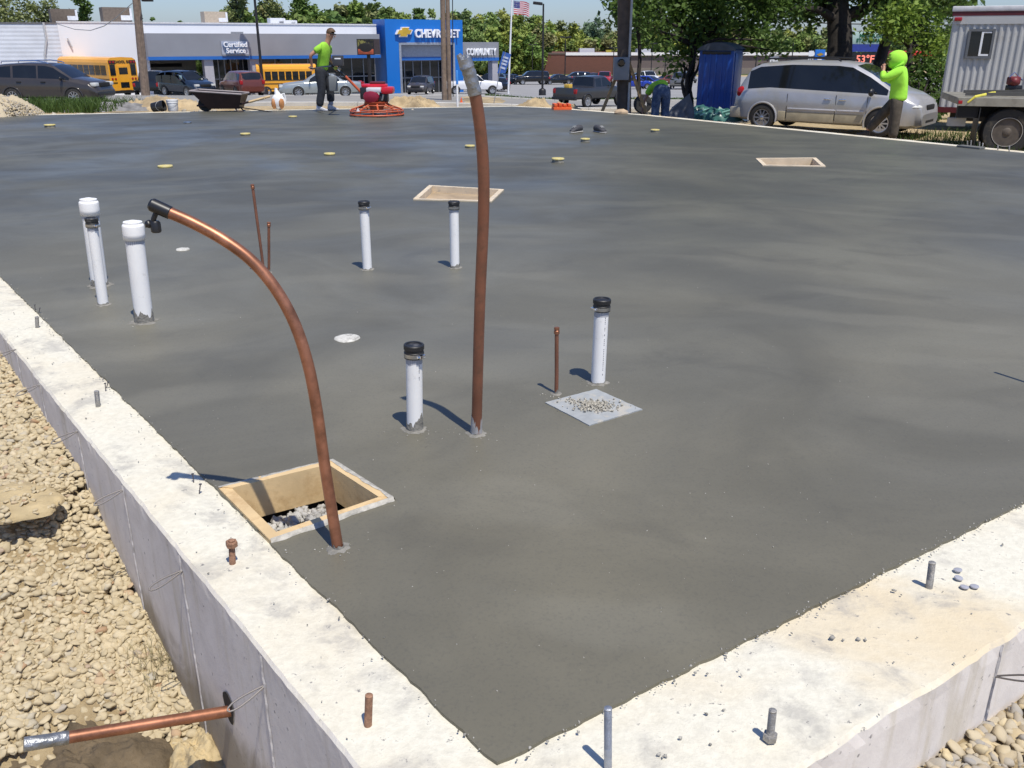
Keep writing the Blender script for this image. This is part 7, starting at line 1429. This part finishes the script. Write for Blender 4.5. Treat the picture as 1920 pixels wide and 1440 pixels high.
def add_hand(nodes, edges, pre, wrist, direction, across, curl):
    """palm, four curled fingers of different length and a thumb, as branches of the body's skeleton"""
    d = Vector(direction).normalized(); a = Vector(across).normalized(); n = d.cross(a).normalized(); W = Vector(nodes[wrist][0])
    nodes[pre + 'palm'] = (W + d * .055, (.022, .036)); edges.append((wrist, pre + 'palm'))
    for k, (off, ln) in enumerate(((-.030, .070), (-.010, .080), (.010, .076), (.030, .060))):
        p0 = W + d * .095 + a * off; p1 = p0 + (d * math.cos(curl * .6) + n * math.sin(curl * .6)) * ln * .5; p2 = p1 + (d * math.cos(curl * 1.5) + n * math.sin(curl * 1.5)) * ln * .5
        for q, (p_, r_) in enumerate(((p0, .0105), (p1, .0095), (p2, .008))): nodes[f'{pre}f{k}{q}'] = (p_, r_)
        edges += [(pre + 'palm', f'{pre}f{k}0'), (f'{pre}f{k}0', f'{pre}f{k}1'), (f'{pre}f{k}1', f'{pre}f{k}2')]
    t0 = W + d * .035 - a * .040; t1 = t0 + d * .030 - a * .016 + n * .014; t2 = t1 + d * .026 + n * .014
    for q, (p_, r_) in enumerate(((t0, .012), (t1, .011), (t2, .009))): nodes[f'{pre}t{q}'] = (p_, r_)
    edges += [(pre + 'palm', pre + 't0'), (pre + 't0', pre + 't1'), (pre + 't1', pre + 't2')]
M_skin = mat('skin', (0.42, 0.215, 0.14), .5, var=.08, scale=12); M_hair = mat('brown_hair', (0.10, 0.055, 0.025), .7, var=.3, scale=30)
M_lime = mat('lime_cotton', (0.30, 0.62, 0.045), .85, var=.06, scale=10, bump=.5, bscale=14); M_hoodie = mat('lime_fleece', (0.36, 0.80, 0.06), .9, var=.05, scale=9, bump=.6, bscale=11)
M_jeans = mat('dark_jeans', (0.022, 0.025, 0.032), .85, var=.3, scale=14, bump=.6, bscale=18); M_denim = mat('blue_denim', (0.055, 0.085, 0.15), .85, var=.4, scale=9, dirt=((0.17, 0.21, 0.28), .5, .7, 7), bump=.6, bscale=18)
M_work = mat('brown_work_cloth', (0.075, 0.062, 0.045), .9, var=.3, scale=10, bump=.8, bscale=16)
def head(parent, c, yaw, pitch, r=.105, hair=True, cap=None, up=Vector((0, 0, 1))):
    """face parts round a head centred at c, looking along yaw"""
    M_ = Matrix.Translation(c) @ Matrix.Rotation(yaw, 4, 'Z') @ Matrix.Rotation(pitch, 4, 'Y')
    b_ = MB(); b_.ball((r * .93, 0, -.018), .017, 10, 8, sq=(1.0, .75, 1.25))
    for s_ in (1, -1): b_.ball((-.005, s_ * r * .80, -.015), .026, 10, 8, sq=(.75, .35, 1.2))
    b_.v = [tuple(M_ @ Vector(v)) for v in b_.v]; b_.build('nose_and_ears', M_skin, parent)
    b_ = MB()
    for s_ in (1, -1): b_.ball((r * .84, s_ * .034, .014), .0115, 10, 6, sq=(.6, 1.2, .7))
    b_.v = [tuple(M_ @ Vector(v)) for v in b_.v]; b_.build('eyes', mat('eye_dark', (.03, .02, .015), .2), parent)
    b_ = MB().ball((r * .80, 0, -.056), .020, 10, 6, sq=(.5, 1.2, .32)); b_.v = [tuple(M_ @ Vector(v)) for v in b_.v]; b_.build('mouth', mat('lips', (.30, .11, .09), .5), parent)
    if hair:
        b_ = MB(); b_.ball((-.012, 0, .026), r * 1.06, 22, 14, .02, (1.02, .83, 1.02)); kept = []
        for f_ in b_.f:
            cc = sum((Vector(b_.v[i]) for i in f_), Vector()) / len(f_)
            if not ((cc.x > r * .42 and cc.z < .072) or cc.z < -.045 or (cc.x > -.01 and cc.z < .0)): kept.append(f_)
        b_.f = kept; b_.sm = [True] * len(kept); b_.v = [tuple(M_ @ Vector(v)) for v in b_.v]; b_.build('hair', M_hair, parent, 0)
    if cap: 
        b_ = MB().ball((-.005, 0, .030), r * 1.08, 20, 12, 0, (1.02, .85, .95)); b_.f = [f_ for f_ in b_.f if sum(b_.v[i][2] for i in f_) / len(f_) > .035]; b_.sm = [True] * len(b_.f); b_.bbox(r * .75, r * 1.75, -.075, .075, .03, .042, .006); b_.v = [tuple(M_ @ Vector(v)) for v in b_.v]; b_.build('cap', cap, parent, 0)
def boot(parent, nm, ankle, yaw, m_, ln=.27, pitch=0.0):
    M_ = Matrix.Translation(ankle) @ Matrix.Rotation(yaw, 4, 'Z') @ Matrix.Rotation(pitch, 4, 'Y'); b_ = MB(); n = 12
    secs = [(-.085, .034, -.09, -.02), (-.07, .043, -.095, .05), (0, .046, -.095, .06), (.06, .047, -.095, -.005), (.12, .050, -.095, -.035), (.165, .042, -.095, -.05), (.19, .022, -.088, -.06)]
    for (x, w_, z0, z1) in secs:
        for j in range(n): a = 2 * math.pi * j / n; sx = (abs(math.cos(a)) ** .7) * (1 if math.cos(a) > 0 else -1); sz = (abs(math.sin(a)) ** .7) * (1 if math.sin(a) > 0 else -1); b_.v.append(tuple(M_ @ Vector((x, w_ * sx, (z0 + z1) / 2 + (z1 - z0) / 2 * sz))))
    k = len(secs); b_.f = [(i * n + j, i * n + (j + 1) % n, (i + 1) * n + (j + 1) % n, (i + 1) * n + j) for i in range(k - 1) for j in range(n)] + [tuple(reversed(range(n))), tuple(range((k - 1) * n, k * n))]; b_.sm = [True] * len(b_.f); return b_.build(nm, m_, parent)
LIMB = ('skull', 'crown', 'neck', 'wr', 'el', 'an')
def under(nodes):
    return {q: (nodes[q][0], (tuple(x * (.95 if q.startswith(LIMB) else .74) for x in nodes[q][1]) if isinstance(nodes[q][1], tuple) else nodes[q][1] * (1.0 if q.startswith(LIMB) else .74))) for q in nodes}
def scaled(nodes, keys, k, mv={}): return {q: ((Vector(nodes[q][0]) + Vector(mv.get(q, (0, 0, 0)))), tuple(x * k for x in nodes[q][1]) if isinstance(nodes[q][1], tuple) else nodes[q][1] * k) for q in keys}
# ---- worker pushing the trowel (faces +x, his right side towards us)
B = at(610, 208); W1 = empty('person', (B.x, B.y, 0.004), 0, 'man in lime tee shirt and dark trousers steering the red power trowel', 'person')
n1 = dict(pelvis=((-.02, 0, .93), (.150, .125)), waist=((.03, 0, 1.08), (.140, .105)), chest=((.10, 0, 1.30), (.175, .125)), neckb=((.155, -.0, 1.50), (.085, .075)), neck=((.195, 0, 1.585), .068), skull=((.232, 0, 1.66), (.098, .105)), crown=((.242, 0, 1.735), (.092, .098)),
          shR=((.07, -.17, 1.44), .075), elR=((-.20, -.27, 1.24), .047), wrR=((-.20, -.20, 1.035), .030), shL=((.14, .17, 1.43), .075), elL=((.14, .24, 1.15), .047), wrL=((.30, .15, 1.00), .030),
          hipR=((-.045, -.095, .87), .098), knR=((-.02, -.11, .48), .062), anR=((-.10, -.11, .09), .045), hipL=((.0, .095, .87), .098), knL=((.13, .11, .49), .062), anL=((.12, .12, .09), .045))
e1 = chain('pelvis', 'waist', 'chest', 'neckb', 'neck', 'skull', 'crown') + chain('chest', 'shR', 'elR', 'wrR') + chain('chest', 'shL', 'elL', 'wrL') + chain('pelvis', 'hipR', 'knR', 'anR') + chain('pelvis', 'hipL', 'knL', 'anL')
body_nodes = under(n1); add_hand(body_nodes, e1, 'R', 'wrR', (-.05, .05, -1), (1, .2, 0), 1.1); add_hand(body_nodes, e1, 'L', 'wrL', (.35, 0, -1), (1, .3, 0.3), 1.1)
skin('body', body_nodes, e1, 'pelvis', M_skin, W1, 2)
def mid(a, b_, t): return tuple(Vector(a).lerp(Vector(b_), t))
sh = dict(scaled(n1, ('waist', 'chest', 'neckb'), 1.20)); sh['shR'] = ((.06, -.215, 1.43), .082); sh['shL'] = ((.14, .215, 1.42), .082); sh['hem'] = ((-.015, 0, .88), (.20, .175)); sh['slR'] = (mid(n1['shR'][0], n1['elR'][0], .66), .088); sh['slL'] = (mid(n1['shL'][0], n1['elL'][0], .66), .088); sh['neckb'] = ((.160, 0, 1.52), (.105, .095))
skin('tee_shirt', sh, chain('hem', 'waist', 'chest', 'neckb') + chain('chest', 'shR', 'slR') + chain('chest', 'shL', 'slL'), 'chest', M_lime, W1, 2)
tr = {'top': ((-.01, 0, 1.0), (.17, .145)), 'pelvis': ((-.02, 0, .92), (.175, .150)), 'hipR': ((-.045, -.10, .83), .132), 'knR': ((-.02, -.11, .48), .100), 'cfR': ((-.09, -.11, .22), .096), 'heR': ((-.10, -.11, .09), .092), 'hipL': ((.0, .10, .83), .132), 'knL': ((.13, .11, .49), .100), 'cfL': ((.125, .12, .26), .098), 'heL': ((.125, .12, .19), .090)}
skin('trousers', tr, chain('top', 'pelvis', 'hipR', 'knR', 'cfR', 'heR') + chain('pelvis', 'hipL', 'knL', 'cfL', 'heL'), 'pelvis', M_jeans, W1, 2)
M_sneak = mat('pale_sneaker', (.50, .50, .52), .6, var=.25, scale=30); M_sock = mat('grey_sock', (.30, .31, .36), .9, var=.2, scale=20)
boot(W1, 'shoe', (-.10, -.11, .096), -.15, M_sneak); boot(W1, 'shoe', (.12, .12, .096), .1, M_sneak); MB().tube([(.122, .12, .13), (.125, .12, .21)], .055, 12).build('sock', M_sock, W1)
head(W1, Vector((.262, 0, 1.69)), -.25, .30)
b_ = MB().tube([Vector((.255, -.088, 1.715)), Vector((.33, -.068, 1.695)), Vector((.362, -.02, 1.69)), Vector((.362, .03, 1.69)), Vector((.33, .075, 1.695))], .013, 8); b_.build('sunglasses', M_blk, W1)
# ---- hooded worker walking left
B = base_at(1672, 263, 92); W2 = empty('person', (B.x - .04, B.y, -.545), 0, 'person in bright lime hooded sweatshirt walking past the silver minivan', 'person')
n2 = dict(pelvis=((.03, 0, .93), (.160, .140)), waist=((.035, 0, 1.08), (.155, .130)), chest=((.03, 0, 1.32), (.19, .150)), neckb=((-.02, 0, 1.51), (.09, .085)), neck=((-.07, 0, 1.575), .058), skull=((-.115, 0, 1.655), (.088, .090)), crown=((-.12, 0, 1.73), (.082, .088)),
          shN=((.03, -.19, 1.46), .085), elN=((-.27, -.25, 1.27), .055), wrN=((-.31, -.10, 1.47), .033), shF=((.0, .19, 1.45), .085), elF=((-.22, .24, 1.22), .055), wrF=((-.33, .08, 1.40), .033),
          hipN=((.05, -.10, .88), .11), knN=((.06, -.11, .49), .075), anN=((.07, -.11, .10), .05), hipF=((-.01, .10, .88), .11), knF=((-.27, .11, .53), .075), anF=((-.52, .11, .20), .05))
e2 = chain('pelvis', 'waist', 'chest', 'neckb', 'neck', 'skull', 'crown') + chain('chest', 'shN', 'elN', 'wrN') + chain('chest', 'shF', 'elF', 'wrF') + chain('pelvis', 'hipN', 'knN', 'anN') + chain('pelvis', 'hipF', 'knF', 'anF')
bn = under(n2); add_hand(bn, e2, 'N', 'wrN', (-.05, .35, 1), (1, 0, 0.1), 1.0); add_hand(bn, e2, 'F', 'wrF', (0.0, -.3, 1), (1, 0, 0), 1.0)
skin('body', bn, e2, 'pelvis', M_skin, W2, 2)
hd_ = dict(scaled(n2, ('waist', 'chest', 'shN', 'shF', 'elN', 'elF'), 1.42)); hd_['elN'] = (n2['elN'][0], .092); hd_['elF'] = (n2['elF'][0], .09); hd_['neckb'] = ((-.02, 0, 1.50), (.175, .165)); hd_['hem'] = ((.04, 0, .92), (.225, .20)); hd_['hem2'] = ((.035, 0, .84), (.215, .19)); hd_['cuN'] = (mid(n2['elN'][0], n2['wrN'][0], .86), .062); hd_['cuF'] = (mid(n2['elF'][0], n2['wrF'][0], .88), .06); hd_['nk'] = ((-.065, 0, 1.575), (.155, .150))
skin('hooded_sweatshirt', hd_, chain('hem2', 'hem', 'waist', 'chest', 'neckb', 'nk') + chain('chest', 'shN', 'elN', 'cuN') + chain('chest', 'shF', 'elF', 'cuF'), 'chest', M_hoodie, W2, 2)
b_ = MB(); b_.ball((-.095, 0, 1.665), .178, 30, 24, .0, (1.16, .88, 1.06)); kp = []                     # hood: open towards the face, pointed behind the crown
b_.v = [((x - .02 * max(0, z - 1.72) * 10 * 0 + (.05 * max(0, z - 1.70)), y, z + (.25 * max(0, x + .06) * max(0, z - 1.62))) ) for x, y, z in b_.v]
for f_ in b_.f:
    cc = sum((Vector(b_.v[i]) for i in f_), Vector()) / len(f_)
    if not (cc.x < -.215 and 1.545 < cc.z < 1.755): kp.append(f_)
b_.f = kp; b_.sm = [True] * len(kp); ho = b_.build('hood', M_hoodie, W2, 0); so_ = ho.modifiers.new('solid', 'SOLIDIFY'); so_.thickness = .018
tr = {'top': ((.03, 0, 1.0), (.17, .15)), 'pelvis': ((.03, 0, .92), (.18, .160)), 'hipN': ((.05, -.10, .83), .145), 'knN': ((.06, -.11, .49), .115), 'heN': ((.07, -.11, .07), .105), 'hipF': ((-.01, .10, .83), .145), 'knF': ((-.27, .11, .53), .115), 'heF': ((-.49, .11, .21), .10)}
skin('trousers', tr, chain('top', 'pelvis', 'hipN', 'knN', 'heN') + chain('pelvis', 'hipF', 'knF', 'heF'), 'pelvis', M_work, W2, 2)
M_boot = mat('dark_boot', (.045, .036, .028), .75, var=.3, scale=20); boot(W2, 'boot', (.07, -.11, .098), math.pi, M_boot); boot(W2, 'boot', (-.53, .11, .17), math.pi, M_boot, pitch=-.15)
head(W2, Vector((-.135, 0, 1.68)), math.pi, .15, hair=False)
MB().bbox(-.345, -.33, -.06, .02, 1.48, 1.62, .004).build('handheld_phone', M_blk, None).location = W2.location
ph = [o for o in COL.objects if o.name.startswith('handheld_phone')][0]; tag(ph, 'small dark phone held at the hooded person\'s shadowed face', 'phone')
# ---- worker bending over behind the slab edge, back towards us
B = atS(1238, 223, 76); gz3 = B.z - .20; W3 = empty('person', (B.x, B.y, gz3), 0, 'person in blue jeans and lime shirt bending down to the ground, seen from behind', 'person')
n3 = dict(pelvis=((0, 0, .93), (.155, .135)), waist=((-.01, .16, 1.02), (.145, .12)), chest=((-.03, .40, .99), (.18, .13)), neckb=((-.03, .57, .90), (.08, .075)), neck=((-.03, .63, .86), .055), skull=((-.03, .70, .80), (.085, .09)), crown=((-.03, .75, .75), (.08, .086)),
          shL=((-.21, .46, .93), .075), elL=((-.36, .42, .66), .047), wrL=((-.42, .40, .40), .031), shR=((.16, .46, .92), .075), elR=((.24, .52, .66), .047), wrR=((.18, .58, .42), .031),
          hipL=((-.10, .0, .87), .105), knL=((-.13, .02, .48), .07), anL=((-.15, -.03, .10), .05), hipR=((.10, 0, .87), .105), knR=((.11, .05, .48), .07), anR=((.12, 0, .10), .05))
e3 = chain('pelvis', 'waist', 'chest', 'neckb', 'neck', 'skull', 'crown') + chain('chest', 'shL', 'elL', 'wrL') + chain('chest', 'shR', 'elR', 'wrR') + chain('pelvis', 'hipL', 'knL', 'anL') + chain('pelvis', 'hipR', 'knR', 'anR')
bn = under(n3); add_hand(bn, e3, 'L', 'wrL', (0, 0, -1), (0, 1, 0), .7); add_hand(bn, e3, 'R', 'wrR', (0, .1, -1), (0, 1, 0), .7)
skin('body', bn, e3, 'pelvis', M_skin, W3, 2)
sh = dict(scaled(n3, ('waist', 'chest', 'neckb', 'shL', 'shR'), 1.28)); sh['hem'] = ((0, .05, .99), (.205, .185)); sh['slL'] = (mid(n3['shL'][0], n3['elL'][0], .65), .09); sh['slR'] = (mid(n3['shR'][0], n3['elR'][0], .65), .09)
skin('tee_shirt', sh, chain('hem', 'waist', 'chest', 'neckb') + chain('chest', 'shL', 'slL') + chain('chest', 'shR', 'slR'), 'chest', M_lime, W3, 2)
tr = {'top': ((0, .07, 1.0), (.195, .17)), 'pelvis': ((0, -.01, .93), (.20, .175)), 'hipL': ((-.11, 0, .83), .150), 'knL': ((-.135, .02, .48), .115), 'heL': ((-.15, -.03, .08), .108), 'hipR': ((.11, 0, .83), .150), 'knR': ((.115, .05, .48), .115), 'heR': ((.12, 0, .08), .108)}
skin('jeans', tr, chain('top', 'pelvis', 'hipL', 'knL', 'heL') + chain('pelvis', 'hipR', 'knR', 'heR'), 'pelvis', M_denim, W3, 2)
boot(W3, 'boot', (-.15, -.03, .098), R(95), M_boot); boot(W3, 'boot', (.12, 0, .098), R(80), M_boot); head(W3, Vector((-.03, .73, .78)), R(90), R(75), hair=True, cap=mat('cap_blue', (.02, .05, .14), .8))
# ---- walk-behind power trowel
B = at(707, 217); PT = empty('power_trowel', (B.x, B.y, 0.004), 0, 'red walk-behind power trowel with white and red engine on its round guard', 'power trowel'); M_or2 = mat('trowel_orange', (.50, .085, .025), .5, var=.2, scale=8, dirt=((.30, .17, .12), .5, .75, 9)); M_engr = mat('engine_red', (.55, .015, .03), .3)
Rg = .52; b_ = MB()
def ringp(r_, z): return [Vector((r_ * math.cos(a), r_ * math.sin(a), z)) for a in np.linspace(0, 2 * math.pi, 49)]
for r_, z, t_ in ((Rg, .04, .022), (Rg, .13, .015), (Rg * .93, .17, .015)): b_.tube(ringp(r_, z), t_, 8)
for k in range(12): a = 2 * math.pi * k / 12; b_.tube([(Rg * math.cos(a), Rg * math.sin(a), .04), (Rg * math.cos(a), Rg * math.sin(a), .13), (Rg * .93 * math.cos(a), Rg * .93 * math.sin(a), .17)], .010, 6)
for k in range(8): a = 2 * math.pi * k / 8 + .2; b_.tube([(Rg * .95 * math.cos(a), Rg * .95 * math.sin(a), .165), (.26 * math.cos(a), .26 * math.sin(a), .27), (.20 * math.cos(a), .20 * math.sin(a), .33)], .017, 6)
b_.tube(ringp(.26, .27), .014, 8); b_.build('guard_ring', M_or2, PT)
MB().lathe([(.10, .08), (.13, .12), (.14, .22), (.22, .30), (.24, .345), (.24, .36), (.001, .36)], 24).build('gearbox', M_or2, PT)
for k in range(4):
    Mx = Matrix.Rotation(k * math.pi / 2 + .4, 4, 'Z'); MB().box(.08, .47, -.075, .075, .004, .010, Mx).box(.06, .46, -.012, .012, .010, .05, Mx).build('blade', mat('blade_steel', (.25, .25, .25), .4, .8), PT)
en = MB().bbox(-.18, .16, -.16, .16, .36, .52, .03).build('engine_block', M_blk, PT)
MB().lathe([(.155, 0), (.16, .03), (.14, .07), (.06, .09), (.001, .09)], 24, Matrix.Translation((-.07, -.16, .49)) @ Matrix.Rotation(R(90), 4, 'X')).build('fan_housing', mat('housing_red', (.24, .01, .03), .4), en)
MB().bbox(-.16, .13, -.22, .12, .60, .72, .03).build('air_cleaner', mat('cleaner_white', (.62, .62, .63), .45), PT); MB().bbox(.13, .36, -.22, .16, .56, .735, .05).build('fuel_tank', M_engr, PT)
MB().bbox(-.28, .22, -.05, .22, .70, .80, .04).build('top_cover', M_engr, PT); MB().bbox(-.12, .18, .0, .2, .79, .86, .03).build('filter_cap', mat('dark_maroon', (.10, .01, .015), .5), PT)
MB().bbox(.08, .24, -.12, .12, .36, .58, .02).build('muffler', M_blk, PT); MB().tube([(.14, -.17, .40), (.17, -.18, .55)], .02, 8).build('exhaust', M_steel, PT); MB().bbox(-.30, -.14, -.1, .14, .42, .72, .03).build('recoil', M_blk, PT)
wrist = W1.location + Vector((-.20, -.20, .96)) - PT.location
h0 = Vector((-.12, -.04, .27)); h1 = Vector((-.56, -.10, .74)); h2 = Vector((-.80, -.14, .93)); h3 = Vector((wrist.x - .04, -.10, .965 + .03))
MB().tube([h0, h0.lerp(h1, .25)], .030, 10).build('handle_foot', M_blk, PT); MB().tube([h0.lerp(h1, .2), h1], .026, 10).build('handle_tube', M_or2, PT)
MB().tube([h1, h1.lerp(h2, .55), h2], .022, 10).build('handle_bar', M_blk, PT)
hw = W1.location - PT.location; gR = Vector((-.205, -.205, .965)) * .89 + hw; gL = Vector((.33, .15, .93)) * .89 + hw
MB().tube([gR + Vector((-.06, -.01, .01)), gR + Vector((.05, .0, -.01)), gR.lerp(h2, .6), h2, gL + Vector((.06, 0, 0)), gL + Vector((-.06, .0, 0))], .016, 8).build('grip_bar', M_blk, PT)
MB().bbox(-.10, .10, -.09, .09, -.02, .17, .02).build('control_box', mat('control_grey', (.045, .045, .05), .5), PT).location = h2 + Vector((.13, -.03, .02)); MB().bbox(-.05, .07, -.095, -.07, .10, .125, .006).build('control_plate', M_white, PT).location = h2 + Vector((.13, -.03, .02))
MB().lathe([(.03, -.03), (.045, 0), (.03, .03)], 14, Matrix.Translation(h2.lerp(h1, .3) + Vector((0, -.03, .02)))).build('pitch_knob', mat('knob_lime', (.35, .42, .06), .5), PT)
dc = h2.lerp(h1, .45); MB().bbox(-.03, .03, -.004, .004, -.012, .012, .002, Matrix.Rotation(R(45), 4, 'Y')).build('plate_decal', M_white, PT).location = dc + Vector((.02, -.03, .01))
jg = MB().bbox(-.09, .09, -.05, .05, -.30, 0, .03).tube([(-.04, 0, 0), (-.05, 0, .05), (.05, 0, .05), (.04, 0, 0)], .01, 6).build('water_can', mat('can_grey', (.17, .18, .18), .5, var=.15), None); jg.location = W1.location + Vector((.24, -.16, .70)); tag(jg, 'grey can hanging beside the knee of the man in the tee shirt', 'can')
tri = MB().prism([(-.035, -.045), (.035, -.045), (0, .05)], 0, .006, Matrix.Translation((-.30, -.42, .19)) @ Matrix.Rotation(R(90), 4, 'X')); tri.build('warning_sticker', M_white, PT)
W2.scale = (.95, .95, .95); ph.scale = (.95, .95, .95); W3.scale = (.97, .97, .97)

for c_ in list(PT.children):                                       # the machine is low: engine and guard about 0.6 m high
    if not c_.name.startswith(('handle', 'grip', 'control', 'pitch', 'plate')): c_.scale.z = 0.74
W1.scale = (.89, .89, .89)
W2.rotation_euler.z = R(-32)
ph.rotation_euler.z = R(-32)
